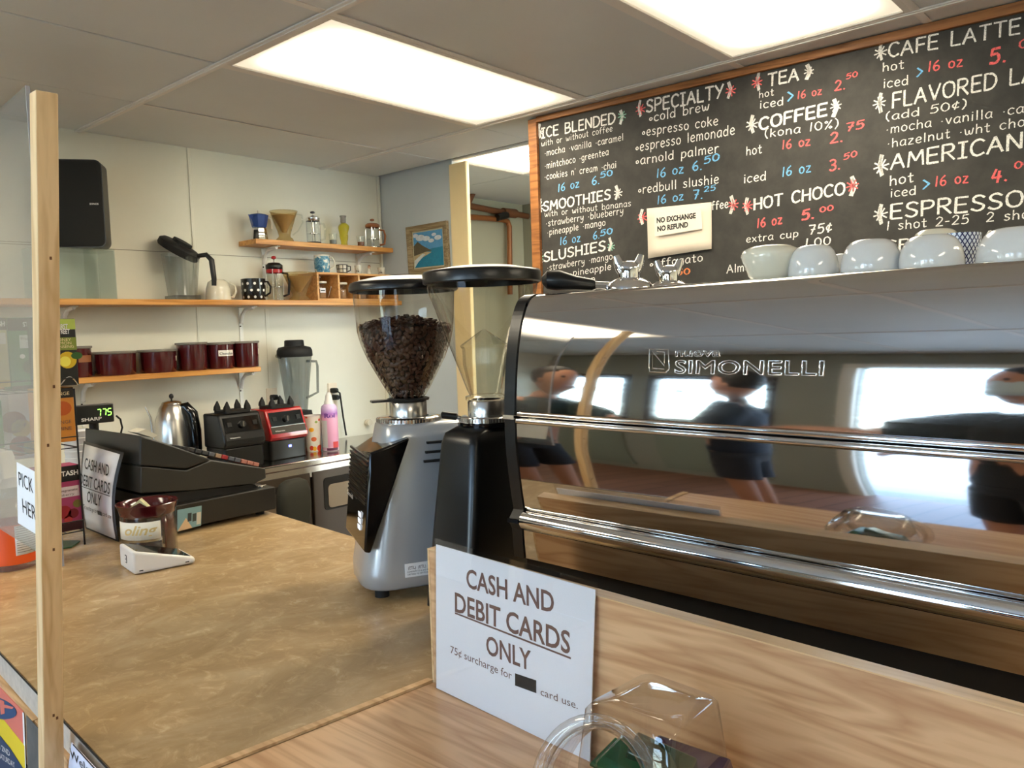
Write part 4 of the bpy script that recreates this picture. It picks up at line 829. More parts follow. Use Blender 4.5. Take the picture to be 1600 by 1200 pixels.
# (text, baseline start, baseline end, cap height px, colour, weight)
T = [
 ('ICE BLENDED', 846, 216, 961, 192, 17, 'c_w', .42), ('[', 840, 214, 847, 213, 20, 'c_w', .6), (']', 967, 193, 975, 191, 20, 'c_w', .6),
 ('with or without coffee', 846, 229, 957, 205, 10, 'c_w', .24), ('~mocha ~vanilla ~caramel', 851, 244, 974, 219, 11, 'c_w', .26),
 ('~mintchoco ~greentea', 851, 264, 951, 242, 11, 'c_w', .26), ("~cookies n' cream ~chai", 851, 281, 963, 262, 11, 'c_w', .26),
 ('16 oz', 872, 300, 905, 292, 13, 'c_b', .34), ('6.', 925, 289, 937, 287, 14, 'c_b', .36), ('50', 938, 278, 957, 274, 10, 'c_b', .42),
 ('SMOOTHIES', 849, 330, 954, 311, 16, 'c_w', .42), ('[', 841, 331, 848, 330, 20, 'c_w', .6), (']', 960, 311, 968, 309, 20, 'c_w', .6),
 ('with or without bananas', 851, 339, 986, 322, 10, 'c_w', .24), ('~strawberry ~blueberry', 853, 354, 974, 334, 11, 'c_w', .26), ('~pineapple ~mango', 855, 368, 946, 352, 11, 'c_w', .26),
 ('16 oz', 875, 383, 907, 377, 13, 'c_b', .34), ('6.', 927, 374, 937, 372, 13, 'c_b', .36), ('50', 938, 369, 957, 365, 10, 'c_b', .42),
 ('SLUSHIES', 850, 409, 946, 391, 16, 'c_w', .42), ('[', 842, 410, 849, 409, 20, 'c_w', .6), (']', 950, 391, 957, 390, 19, 'c_w', .6),
 ('~strawberry ~mango', 855, 423, 957, 405, 11, 'c_w', .26), ('~blue ~pineapple', 855, 438, 955, 421, 11, 'c_w', .26), ('~watermelon', 856, 453, 930, 440, 11, 'c_w', .26),
 ('SPECIALTY', 1010, 176, 1130, 152, 21, 'c_w', .42), ('[', 996, 181, 1004, 179, 24, 'c_w', .5), (']', 1135, 153, 1145, 151, 24, 'c_w', .5),
 ('@cold brew', 1014, 191, 1108, 172, 15, 'c_w', .3), ('@espresso coke', 1003, 213, 1122, 195, 15, 'c_w', .28), ('@espresso lemonade', 993, 237, 1148, 210, 16, 'c_w', .28),
 ('@arnold palmer', 993, 258, 1123, 238, 15, 'c_w', .28), ('16 oz', 1026, 278, 1068, 270, 15, 'c_b', .34), ('6.', 1082, 267, 1097, 265, 16, 'c_b', .36), ('50', 1100, 256, 1124, 250, 12, 'c_b', .42),
 ('@redbull slushie', 997, 303, 1123, 286, 15, 'c_w', .28), ('16 oz', 1027, 319, 1068, 312, 14, 'c_b', .34), ('7.', 1083, 312, 1098, 310, 16, 'c_b', .36), ('25', 1100, 300, 1118, 297, 9, 'c_b', .42),
 ('[', 998, 349, 1008, 348, 22, 'c_w', .5), ('ffee', 1112, 328, 1138, 324, 14, 'c_w', .36), (']', 1138, 333, 1150, 331, 26, 'c_w', .5),
 ('@affogato', 1015, 418, 1098, 408, 13, 'c_w', .28), ('.50', 1052, 431, 1078, 428, 10, 'c_o', .4), ('Coffee', 1020, 348, 1070, 342, 12, 'c_w', .36),
 ('TEA', 1200, 135, 1248, 125, 21, 'c_w', .42), ('[', 1180, 140, 1190, 138, 26, 'c_w', .5), (']', 1256, 124, 1270, 121, 22, 'c_w', .5),
 ('hot', 1186, 153, 1209, 149, 12, 'c_w', .28), ('iced', 1187, 170, 1224, 164, 14, 'c_w', .28), ('>', 1230, 159, 1240, 157, 18, 'c_b', .34), ('16 oz', 1246, 155, 1284, 147, 13, 'c_r', .36), ('2.', 1304, 142, 1321, 139, 17, 'c_r', .36), ('50', 1322, 124, 1340, 119, 9, 'c_r', .42),
 ('COFFEE', 1186, 203, 1292, 180, 20, 'c_w', .46), ('[', 1170, 207, 1181, 205, 26, 'c_w', .5), (']', 1298, 182, 1312, 179, 26, 'c_w', .5),
 ('(kona 10%)', 1195, 215, 1310, 199, 14, 'c_w', .28), ('hot', 1166, 243, 1190, 239, 15, 'c_w', .3), ('16 oz', 1222, 233, 1266, 227, 15, 'c_r', .36), ('2.', 1297, 224, 1317, 221, 18, 'c_r', .38), ('75', 1322, 206, 1350, 200, 14, 'c_r', .42),
 ('iced', 1162, 286, 1197, 281, 15, 'c_w', .3), ('16 oz', 1222, 276, 1267, 268, 16, 'c_b', .34), ('3.', 1296, 267, 1313, 264, 19, 'c_r', .38), ('50', 1318, 250, 1339, 244, 10, 'c_r', .42),
 ('HOT CHOCO', 1178, 328, 1320, 303, 19, 'c_w', .44), ('[', 1162, 334, 1172, 332, 24, 'c_w', .5), (']', 1325, 305, 1341, 302, 28, 'c_w', .5),
 ('16 oz', 1183, 356, 1222, 349, 15, 'c_r', .42), ('5.', 1253, 344, 1272, 341, 17, 'c_r', .5), ('00', 1281, 332, 1302, 328, 9, 'c_r', .46),
 ('extra cup', 1166, 379, 1247, 370, 12, 'c_w', .3), ('75$', 1264, 367, 1300, 362, 16, 'c_w', .34), ('1.00', 1258, 386, 1298, 382, 14, 'c_w', .3), ('add shot', 1158, 405, 1200, 400, 12, 'c_w', .3), ('Almond', 1136, 427, 1190, 420, 14, 'c_w', .3),
 ('CAFE LATTE', 1388, 90, 1594, 52, 24, 'c_w', .34), ('[', 1371, 93, 1382, 91, 26, 'c_w', .5),
 ('hot', 1379, 112, 1412, 107, 15, 'c_w', .28), ('iced', 1380, 138, 1419, 132, 16, 'c_w', .28), ('>', 1432, 121, 1442, 119, 17, 'c_b', .34), ('16 oz', 1450, 112, 1504, 103, 17, 'c_r', .36), ('5.', 1546, 100, 1572, 96, 26, 'c_r', .44), ('00', 1592, 76, 1622, 70, 14, 'c_r', .42),
 ('FLAVORED LATTE', 1394, 169, 1690, 112, 26, 'c_w', .34), ('[', 1370, 175, 1381, 173, 28, 'c_w', .6),
 ('(add 50$)', 1384, 189, 1510, 168, 14, 'c_w', .28), ('~mocha ~vanilla ~caramel', 1384, 209, 1670, 165, 15, 'c_w', .26), ('~hazelnut ~wht choco', 1386, 231, 1630, 192, 15, 'c_w', .26),
 ('AMERICANO', 1392, 265, 1628, 226, 26, 'c_w', .34), ('[', 1371, 273, 1383, 271, 30, 'c_w', .6),
 ('hot', 1390, 290, 1427, 284, 17, 'c_w', .28), ('iced', 1391, 308, 1431, 304, 15, 'c_w', .28), ('>', 1441, 297, 1453, 295, 18, 'c_b', .34), ('16 oz', 1461, 291, 1513, 285, 17, 'c_r', .36), ('4.', 1549, 286, 1574, 282, 22, 'c_r', .44), ('00', 1585, 264, 1612, 259, 12, 'c_r', .42),
 ('ESPRESSO', 1391, 342, 1598, 322, 25, 'c_w', .34), ('[', 1370, 348, 1382, 346, 28, 'c_w', .6),
 ('1 shot 2-25  2 shot', 1385, 360, 1620, 340, 15, 'c_w', .28), ('GRANDE Add', 1382, 392, 1600, 372, 17, 'c_w', .36),
]
for q in T: write(q[0], *q[1:6], q[6], q[7] * 1.15)
for (x, y, r, c) in ((844, 207, 8, 'c_w'), (972, 181, 8, 'c_g'), (843, 323, 9, 'c_w'), (966, 302, 8, 'c_w'), (844, 402, 8, 'c_g'), (955, 385, 7, 'c_g'), (1001, 171, 9, 'c_r'), (1142, 142, 9, 'c_r'), (1004, 340, 9, 'c_r'), (1146, 320, 9, 'c_r'),
                     (1183, 129, 9, 'c_r'), (1264, 112, 8, 'c_w'), (1175, 195, 10, 'c_w'), (1306, 166, 9, 'c_w'), (1168, 322, 9, 'c_r'), (1332, 290, 10, 'c_r'), (1376, 82, 10, 'c_w'), (1374, 161, 10, 'c_w'), (1377, 260, 12, 'c_w'), (1376, 335, 11, 'c_w')): star(x, y, r, c)
# paper notice taped on the board
n0 = [bp(1011, 326), bp(1112, 316), bp(1113, 389), bp(1014, 404)]
nt = thing('paper_notice', 'white paper notice reading NO EXCHANGE NO REFUND, taped on the chalkboard', 'notice', tuple(n0[3] + BN * 0.002))
grid_ = MB(); rows = 5
vs = []
for r in range(rows + 1):
    for c in range(rows + 1):
        a = n0[0].lerp(n0[1], c / rows); b = n0[3].lerp(n0[2], c / rows); p = a.lerp(b, r / rows)
        off = 0.0015 + 0.010 * (r / rows) ** 2 * (0.4 + 0.6 * math.sin(c * 1.1 + .4) ** 2)
        vs.append(p + BN * off)
grid_.add(vs, [(r * (rows + 1) + c, r * (rows + 1) + c + 1, (r + 1) * (rows + 1) + c + 1, (r + 1) * (rows + 1) + c) for r in range(rows) for c in range(rows)])
grid_.build('sheet', plain('cream_paper', srgb(226, 214, 196), 0.8), nt, 60, world=True, solid=0.0006)
i0 = [bp(1025, 335), bp(1098, 326), bp(1100, 358), bp(1026, 370)]
MB().hexa([p + BN * .013 for p in i0], [p + BN * .0137 for p in i0]).build('pasted_strip', plain('pasted_paper', srgb(234, 226, 212), 0.8), nt, 0, world=True)
xd = (bp(1100, 343) - bp(1030, 352)); 
for (s, x0, y0, x1, y1, h) in (('NO EXCHANGE', 1029, 349, 1090, 341, 8), ('NO REFUND', 1030, 362, 1078, 355, 8)):
    a, b = bp(x0, y0) + BN * .0138, bp(x1, y1) + BN * .0138
    type_mesh('printed_lettering', s, 'print_black', nt, a, (b - a), Vector((0, 0, 1)), width=(b - a).length, height=(bp(x0, y0 - h) - bp(x0, y0)).length, bold=0.045)
def V_(z): return Vector((0, 0, z))
# ================================================================== THINGS ON THE COUNTERS
def flat_type(text, px0, py0, px1, py1, cap, pl, n, mat, parent, lift=.0006, bold=0.01, shear=0.0, name='printed_lettering'):
    """a line of print whose baseline runs between two sighted points of a plane"""
    a, b = at_plane(px0, py0, pl, n), at_plane(px1, py1, pl, n); t_ = at_plane(px0, py0 - cap, pl, n)
    X = (b - a).normalized(); N = n.normalized(); 
    if N.dot(CAM - a) < 0: N = -N
    Y = N.cross(X); Y = Y.normalized()
    if Y.z < 0: Y = -Y
    h = (t_ - a).dot(Y)
    return type_mesh(name, text, mat, parent, a + N * lift, X, Y, width=(b - a).length, height=h, bold=bold, lift=0, shear=shear)
def quad_slab(pts, n, d0, d1, name, mat, parent, smooth=0, **k):
    return MB().hexa([p + n * d0 for p in pts], [p + n * d1 for p in pts]).build(name, mat, parent, smooth, world=True, **k)
def pnormal(a, b, c):
    n = (b - a).cross(c - a).normalized()
    return n if n.dot(CAM - a) > 0 else -n

# --- large card sign on the oak ledge
zb = ZT + .0045; zt = 1.166
n0_ = RN.normalized()
bl, br_ = at_plane(681, 1083, RA + RN * .011, n0_), at_plane(925, 1193, RA + RN * .011, n0_)
bl.z = br_.z = zb
tl = at_plane(680, 841, RA + RN * .0045, n0_); n = pnormal(bl, br_, tl); tr_ = at_plane(934, 911, bl, n); br_ = at_plane(925, 1193, bl, n)
sg = thing('payment_sign', 'large plastic-sleeved sign on the oak ledge reading CASH AND DEBIT CARDS ONLY', 'sign', tuple((bl + br_) / 2))
quad_slab([bl, br_, tr_, tl], n, 0.0012, 0.0020, 'sleeve_front', 'sleeve', sg)
quad_slab([bl, br_, tr_, tl], n, -0.0012, -0.0004, 'sleeve_back', 'sleeve', sg)
cx_ = (bl + br_ + tr_ + tl) / 4
pp = [p.lerp(cx_, .02) for p in (bl, br_, tr_, tl)]; u_ = (tl - bl).normalized(); pp = [pp[0] - u_ * .001, pp[1] - u_ * .001, pp[2] - u_ * .006, pp[3] - u_ * .006]
quad_slab(pp, n, -0.0003, 0.0010, 'sheet', 'paper', sg)
pl = bl + n * .0011
for (s, a, b, c, d, cap, bo) in (('CASH AND', 729, 917, 866, 958, 30, .018), ('DEBIT CARDS', 711, 955, 891, 1022, 31, .018), ('ONLY', 760, 1021, 830, 1048, 30, .018), ('75\u00a2 surcharge for', 704, 1020, 800, 1062, 12, 0.0), ('card use.', 845, 1086, 903, 1108, 12, 0.0)):
    flat_type(s, a, b, c, d, cap, pl, n, 'print_brown', sg, .0002, bo)
ul = [at_plane(711, 959, pl, n), at_plane(892, 1030, pl, n), at_plane(892, 1027, pl, n), at_plane(711, 956.5, pl, n)]
quad_slab(ul, n, .0001, .0003, 'underline', 'print_brown', sg)
quad_slab([at_plane(805, 1071, pl, n), at_plane(838, 1083, pl, n), at_plane(838, 1063, pl, n), at_plane(805, 1052, pl, n)], n, .0001, .0003, 'blacked_out_word', 'print_black', sg)

# --- candy jar, slanted mouth towards the customer
zj = 1.112
c4 = [at_z(907, 1107, zj), at_z(1049, 1158, zj), at_z(1128, 1094, zj), at_z(1010, 1052, zj)]
jc = sum(c4, Vector()) / 4
jar = thing('candy_jar', 'clear plastic candy jar with a slanted round mouth on the oak ledge, packets inside', 'jar', (jc.x, jc.y, ZT + .0045))
def inset(pts, k, z): c = sum(pts, Vector()) / len(pts); return [Vector((c.x + (p.x - c.x) * k, c.y + (p.y - c.y) * k, z)) for p in pts]
def roundq(pts, k, z, r=.22, n=5):
    q = inset(pts, k, z); out = []
    for i in range(4):
        a, b, c = q[i - 1], q[i], q[(i + 1) % 4]
        p0 = b.lerp(a, r); p2 = b.lerp(c, r)
        for j in range(n + 1):
            t_ = j / n; out.append(p0.lerp(b, t_).lerp(b.lerp(p2, t_), t_))
    return out
zb = ZT + .0045
rs = [roundq(c4, .55, zj + .006, .3), roundq(c4, .92, zj + .004, .16), roundq(c4, 1.0, zj - .001, .12), roundq(c4, 1.12, zj - .05, .12), roundq(c4, 1.25, zb + .045, .14), roundq(c4, 1.22, zb + .010, .18), roundq(c4, 1.1, zb, .2)]
M['jar'] = clear('thick_clear_plastic', (0.93, 0.92, 0.90), 1.6)
jb = MB().rings(rs, cap=True).build('body', 'jar', jar, 50, world=True)
# mouth: a thick round lip standing out from the face on the customer's left
e0, e1 = c4[0], c4[1]; fdir = (e1 - e0).normalized(); out = Vector((fdir.y, -fdir.x, 0)); 
if out.dot(CAM - e0) < 0: out = -out
mc = (e0 + e1) / 2 + Vector((0, 0, -.050)) + out * .036 - fdir * .008
axis = (out * .9 + Vector((0, 0, .42))).normalized(); uu = fdir; vv = axis.cross(uu).normalized()
def ringpts(c, r, k=40): return [c + uu * (r * math.cos(2 * PI * i / k)) + vv * (r * math.sin(2 * PI * i / k)) for i in range(k)]
MB().tube(ringpts(mc, .058), .0062, 12, True).tube(ringpts(mc - axis * .009, .054), .0026, 8, True).build('mouth_lip', 'jar', jar, 60, world=True)
MB().rings([ringpts(mc, .055), ringpts(mc - axis * .018, .0535), ringpts(mc - axis * .045, .060)], cap=False).build('mouth_neck', 'jar', jar, 60, world=True)
def packet(name_label, c, a, b, h, rot, mat, tilt=0.3):
    o = thing('sweet_packet', name_label, 'packet', c, rot, 'packets in the candy jar'); o.rotation_euler = (tilt, tilt * .6, rot)
    MB().rings([[Vector((x * s, y * s, z)) for x, y in ((-a, -b), (a, -b), (a, b), (-a, b))] for s, z in ((.86, 0), (1, h * .25), (1, h * .75), (.86, h))]).build('wrapper', mat, o, 30, bevel=.002)
    MB().box(-a - .006, -a + .001, -b, b, h * .45, h * .55).box(a - .001, a + .006, -b, b, h * .45, h * .55).build('crimped_end', mat, o, 0)
    return o
foil = lambda nm, c: plain(nm, c, 0.18, 0.15, coat=.6)
jx, jy = jc.x, jc.y
mid = (e0 + e1) / 2
packet('green glossy packet inside the candy jar, just behind its mouth', (mid.x - out.x * .028 - .004, mid.y - out.y * .028, zb + .094), .034, .020, .026, math.atan2(fdir.y, fdir.x), foil('green_foil', srgb(24, 84, 52)), .2)
packet('blue glossy packet inside the candy jar, below the green one', (mid.x - out.x * .030, mid.y - out.y * .030, zb + .066), .038, .022, .024, math.atan2(fdir.y, fdir.x) + .25, foil('blue_foil', srgb(36, 44, 132)), .1)
packet('dark purple packet lying at the right in the candy jar', (jx + (c4[2].x - jx) * .36, jy + (c4[2].y - jy) * .36, zb + .012), .040, .032, .098, math.atan2(fdir.y, fdir.x) + .15, foil('purple_foil', srgb(72, 46, 66)), .12)
packet('dark green packet shape imitating a reflection at the back of the candy jar', (jx + (c4[3].x - jx) * .30, jy + (c4[3].y - jy) * .30, zb + .020), .032, .014, .115, math.atan2(fdir.y, fdir.x) + .2, foil('dark_green_reflection', srgb(26, 58, 40)), .35)  # added shape, its dark green stands in for reflections in the jar

packet('yellow glossy packet at the very bottom of the candy jar', (mid.x - out.x * .030, mid.y - out.y * .030, zb + .004), .036, .022, .026, math.atan2(fdir.y, fdir.x), foil('yellow_foil', srgb(206, 170, 50)), .02)
packet('red glossy packet in the candy jar, underneath the blue one', (mid.x - out.x * .030, mid.y - out.y * .030, zb + .034), .036, .022, .026, math.atan2(fdir.y, fdir.x), foil('red_foil', srgb(150, 30, 40)), .02)
# --- things on top of the espresso machine
ZM = ZT + .0005 + .5497
def cup(label, px, w, top, x, style, mat, up=False, cat='cup', grp='cups on top of the espresso machine'):
    p = at_x(px, 420, x); p.z = ZM; d = (p - CAM).dot(FW); r = w / 2 * d / FPX
    zt_ = at_x(px, top, x).z; h = max(.03, zt_ - ZM)
    o = thing('cup', label, cat, (p.x, p.y, ZM), random.uniform(0, 6), grp)
    if not up:   # turned upside down
        pr_ = [(r * .93, 0), (r * .985, .002), (r, h * .12), (r * .985, h * .35), (r * .92, h * .60), (r * .80, h * .82), (r * .66, h * .945), (r * .55, h * .985), (r * .50, h), (r * .44, h), (r * .42, h * .97), (0, h * .97)]
    elif style == 'bulge':
        pr_ = [(0, .002), (r * .60, 0), (r * .72, .004), (r * .76, h * .15), (r * .86, h * .38), (r * .98, h * .62), (r, h * .76), (r * .93, h * .9), (r * .72, h * .985), (r * .68, h), (r * .64, h * .985), (r * .86, h * .85), (r * .7, h * .3), (0, h * .08)]
    else:
        pr_ = [(0, .001), (r * .70, 0), (r * .74, .003), (r * .90, h * .35), (r, h * .8), (r, h), (r * .95, h), (r * .93, h * .8), (r * .66, h * .08), (0, h * .06)]
    MB().lathe(pr_, 40).build('bowl', mat, o, 50)
    return o, r, h
ml = NT('navy_lattice_china'); v = ml.coords((1, 1, 1)); sp_ = ml.n.new('ShaderNodeSeparateXYZ'); ml.link(v, sp_.inputs[0])
at_ = ml.node('ShaderNodeMath', operation='ARCTAN2'); ml.link(sp_.outputs[1], at_.inputs[0]); ml.link(sp_.outputs[0], at_.inputs[1])
a1 = ml.node('ShaderNodeMath', operation='MULTIPLY'); ml.link(at_.outputs[0], a1.inputs[0]); a1.inputs[1].default_value = 14 / (2 * PI) * 2
z1_ = ml.node('ShaderNodeMath', operation='MULTIPLY'); ml.link(sp_.outputs[2], z1_.inputs[0]); z1_.inputs[1].default_value = 115
pa = []
for op in ('ADD', 'SUBTRACT'):
    q = ml.node('ShaderNodeMath', operation=op); ml.link(a1.outputs[0], q.inputs[0]); ml.link(z1_.outputs[0], q.inputs[1])
    g_ = ml.node('ShaderNodeMath', operation='PINGPONG'); ml.link(q.outputs[0], g_.inputs[0]); g_.inputs[1].default_value = 0.5
    h_ = ml.node('ShaderNodeMath', operation='GREATER_THAN'); ml.link(g_.outputs[0], h_.inputs[0]); h_.inputs[1].default_value = 0.36; pa.append(h_.outputs[0])
orr = ml.node('ShaderNodeMath', operation='MAXIMUM'); ml.link(pa[0], orr.inputs[0]); ml.link(pa[1], orr.inputs[1])
inv_ = ml.node('ShaderNodeMath', operation='SUBTRACT'); inv_.inputs[0].default_value = 1.0; ml.link(orr.outputs[0], inv_.inputs[1])
ml.link(ml.ramp(orr.outputs[0], [(0.4, srgb(205, 212, 224)), (0.6, srgb(26, 34, 84))]), ml.b.inputs['Base Color']); ml.b.inputs['Roughness'].default_value = .15
M['lattice'] = ml.m
cup('cream cup with a wide belly, leftmost cup on the espresso machine', 1204, 88, 385, .975, 'bulge', 'cream_china', True)
cup('white cup turned upside down, right beside the cream cup on the machine', 1271, 76, 384, .975, '', 'white_china')
cup('white upside-down cup in the middle of the row on the machine', 1361, 89, 375, .975, '', 'white_china')
cup('white upside-down cup in front of the navy lattice cup', 1455, 94, 368, .975, '', 'white_china')
cup('white upside-down cup at the right edge of the picture', 1590, 116, 356, .975, '', 'white_china')
cup('navy cup with a white lattice pattern, behind the white cups', 1497, 64, 366, 1.075, '', 'lattice', True)
cup('small white cup half hidden behind the second and third cups', 1318, 46, 397, 1.10, '', 'white_china')
cup('small white cup half hidden behind the third and fourth cups', 1402, 52, 391, 1.10, '', 'white_china')
cup('cream bowl upside down behind the lattice cup', 1462, 84, 359, 1.185, '', 'cream_china')
# portafilters upside down
def portafilter(label, px, x, handle, s=1.0):
    p = at_x(px, 440, x)
    o = thing('portafilter', label, 'portafilter', (p.x, p.y, ZM), 0, 'portafilters lying on the espresso machine')
    MB().lathe([(.0, .012), (.034, .0), (.036, .002), (.036, .007), (.031, .013), (.020, .020), (.0, .022)], 36).build('basket_rim', 'chrome', o, 40)
    MB().lathe([(.015, .018), (.0155, .024), (.0155, .034), (.014, .041), (.009, .045), (0, .046)], 28).build('spout_body', 'chrome', o, 50)
    rdir = Vector((RT.x, RT.y, 0)).normalized()
    for sg_ in (-1, 1):
        pts = [rdir * (sg_ * a) + Vector((0, 0, b)) for a, b in ((.007, .030), (.012, .036), (.016, .044), (.019, .054))]
        MB().tube(pts, [.010, .009, .007, .005], 12).build('spout', 'chrome', o)
    if handle:
        h = -rdir * .9 + Vector((FW.x, FW.y, 0)) * .1; h.normalize()
        MB().tube([h * .030 + Vector((0, 0, .010)), h * .052 + Vector((0, 0, .012))], .006, 12).build('neck', 'chrome', o)
        MB().tube([h * .050 + Vector((0, 0, .012)), h * .054 + Vector((0, 0, .012)), h * .080 + Vector((0, 0, .016)), h * .105 + Vector((0, 0, .021)), h * .122 + Vector((0, 0, .022)), h * .130 + Vector((0, 0, .021))], [.007, .009, .011, .0155, .014, .006], 18).build('handle', 'satin_black', o)
portafilter('chrome portafilter lying upside down with its thick black handle to the left', 983, 1.02, True)
portafilter('chrome portafilter lying upside down, the right one, below the paper notice', 1045, 1.16, False)

# --- acrylic screen, its post and sheet
zpb, zpt = 1.160, 1.775
def fx(y, off): return Vector((fe(y) - off, y, 0))
py0 = at_x(94, 868, .379).y
def pslab(y0, y1, z0, z1, o0, o1): return MB().hexa([fx(y0, o0) + V_(z0), fx(y1, o0) + V_(z0), fx(y1, o1) + V_(z0), fx(y0, o1) + V_(z0)], [fx(y0, o0) + V_(z1), fx(y1, o0) + V_(z1), fx(y1, o1) + V_(z1), fx(y0, o1) + V_(z1)])
sc_ = thing('acrylic_screen', 'clear scuffed acrylic counter screen fixed behind the wooden post', 'screen', tuple(fx(1.9, -.017)) )
pslab(py0, 2.85, zpb, zpt, -.004, -.008).build('sheet', 'plexi', sc_, 0, world=True)
pslab(py0 - .0006, py0 + .0016, zpb, zpt, -.0035, -.0085).build('edge', clear('frosted_edge', (.8, .82, .86), 1.0, body=.55, body_color=srgb(196, 198, 206)), sc_, 0, world=True)
# wooden post, fixed to the counter front
xb = .350
pb, pt = at_x(80, 1190, xb - .006), at_x(68.5, 146, xb + .006)
dirp = (pt - pb) / (pt.z - pb.z); pz0 = 0.20
c0 = pb + dirp * (pz0 - pb.z); 
po = thing('wooden_post', 'slim pale pine post screwed to the counter front at the left, holding the acrylic screen', 'post', tuple(c0))
hx_, hy_ = .0118, .0100
def sq(c): return [c + Vector((a, b, 0)) for a, b in ((-hx_, -hy_), (hx_, -hy_), (hx_, hy_), (-hx_, hy_))]
MB().rings([sq(c0), sq(pt)]).build('batten', 'post', po, 0, world=True, bevel=.0012)
for (x_, y_, face) in ((88, 1100, 'y'),):
    pass
kn_ = MB()
for z_, dx_ in ((1.55, .002), (1.40, .004), (1.33, -.003), (1.20, .002), (.985, 0), (.98, .004)):
    c = pb + dirp * (z_ - pb.z); kn_.box(c.x + dx_ - .0012, c.x + dx_ + .0012, c.y - hy_ - .0004, c.y - hy_ + .001, z_ - .0018, z_ + .0018)
kn_.build('staple_holes', plain('hole_brown', srgb(110, 70, 40), .8), po, 0, world=True)['kind'] = 'stuff'
# pick-up sheet on the screen
N_ = Vector((-1, .073, 0)).normalized()
plp = fx(1.3, -.0035)
q = [at_plane(29, 817, plp, N_), at_plane(84, 851, plp, N_), at_plane(84, 752, plp, N_), at_plane(27, 722, plp, N_)]
ps = thing('pickup_sign', 'white paper sheet reading PICK UP HERE, stuck on the acrylic screen by the post', 'sign', tuple((q[0] + q[1]) / 2))
quad_slab(q, N_, .0003, .0009, 'sheet', 'paper', ps)
flat_type('PICK UP', 30, 758, 70, 781, 22, plp + N_ * .001, N_, 'print_black', ps, .0002, 0)
flat_type('HERE', 36, 801, 63, 819, 23, plp + N_ * .001, N_, 'print_black', ps, .0002, 0)

# --- card reader
z0 = ZT + .001
B_, C_, A_ = at_z(209, 899, z0), at_z(306, 880, z0), at_z(188, 884, z0)
D_ = C_ + (A_ - B_)
cr = thing('card_reader', 'white wedge-shaped card reader with a dark screen, in front of the tip jar', 'card reader', tuple(B_.lerp(D_, .5)))
hb, hf = .052, .014
up_ = lambda p, h: Vector((p.x, p.y, p.z + h))
MB().hexa([A_, B_, C_, D_], [up_(A_, hb), up_(B_, hb), up_(C_, hf), up_(D_, hf)]).build('body', 'white', cr, 30, world=True, bevel=.006, seg=3)
tA, tB, tC, tD = up_(A_, hb), up_(B_, hb), up_(C_, hf), up_(D_, hf); tc = (tA + tB + tC + tD) / 4; n = pnormal(tA, tB, tC)
quad_slab([p.lerp(tc, .13) for p in (tA, tB, tC, tD)], n, -.0005, .0008, 'screen', 'gloss_black', cr)
nf = pnormal(A_, B_, up_(B_, hb)); fc = (A_ + B_ + up_(A_, hb) + up_(B_, hb)) / 4; ux = (B_ - A_).normalized(); uz = Vector((0, 0, 1))
def rq(c, w, h): return [c - ux * w - uz * h, c + ux * w - uz * h, c + ux * w + uz * h, c - ux * w + uz * h]
quad_slab(rq(fc, .0055, .0085), nf, 0, .0009, 'emblem', 'print_black', cr); quad_slab(rq(fc, .0042, .0068), nf, .0009, .0012, 'emblem_inner', 'white', cr); quad_slab(rq(fc, .0015, .0026), nf, .0012, .0015, 'emblem_dot', 'print_black', cr)
ns = pnormal(B_, C_, up_(B_, hb))
for f_ in (.12, .86):
    c = B_.lerp(C_, f_) + Vector((0, 0, .007)); d = (C_ - B_).normalized()
    quad_slab([c - d * .004 - uz * .001, c + d * .004 - uz * .001, c + d * .004 + uz * .001, c - d * .004 + uz * .001], ns, -.0006, .0005, 'slot', 'gap', cr)

# --- tip jar
pc = at_z(235, 862, ZT + .001)
tj = thing('tip_jar', 'clear tip jar with a flared maroon rim, banknote inside, labelled in gold script', 'tip jar', tuple(pc), 0)
r_ = .061; h_ = at_plane(235, 784, pc, Vector((-FW.x, -FW.y, 0))).z - pc.z
MB().lathe([(r_ - .004, .002), (r_ - .001, .0), (r_, .004), (r_, h_ - .022), (r_ - .002, h_ - .020), (r_ - .003, .006), (0, .004)], 48).build('jar_wall', 'glass', tj, 40)
MB().lathe([(r_ - .006, h_ - .030), (r_ + .0005, h_ - .024), (r_ + .002, h_ - .014), (r_ + .006, h_ - .004), (r_ + .008, h_), (r_ + .006, h_ + .0015), (r_ - .003, h_ - .003), (r_ - .008, h_ - .022)], 48).build('rim', 'maroon', tj, 60)
ca = math.atan2(-pc.y, -pc.x)
def arc(a0, a1, r, z0_, z1_, k=18):
    lo = [Vector((r * math.cos(a0 + (a1 - a0) * i / k), r * math.sin(a0 + (a1 - a0) * i / k), z0_)) for i in range(k + 1)]
    return MB().add(lo + [v + Vector((0, 0, z1_ - z0_)) for v in lo], [(i, i + 1, k + 2 + i, k + 1 + i) for i in range(k)])
arc(ca - 1.4, ca + .42, r_ + .0006, h_ * .36, h_ * .70).build('label', plain('label_cream', srgb(238, 234, 218), .6), tj, 60, solid=.0004)
arc(ca + .62, ca + 2.6, r_ - .005, .004, h_ - .024).build('maroon_lining', 'maroon', tj, 60, solid=.001)
arc(ca - .9, ca + .5, r_ - .006, .005, h_ * .30).build('coins_layer', plain('dark_coins', srgb(60, 44, 40), .5), tj, 60, solid=.001)
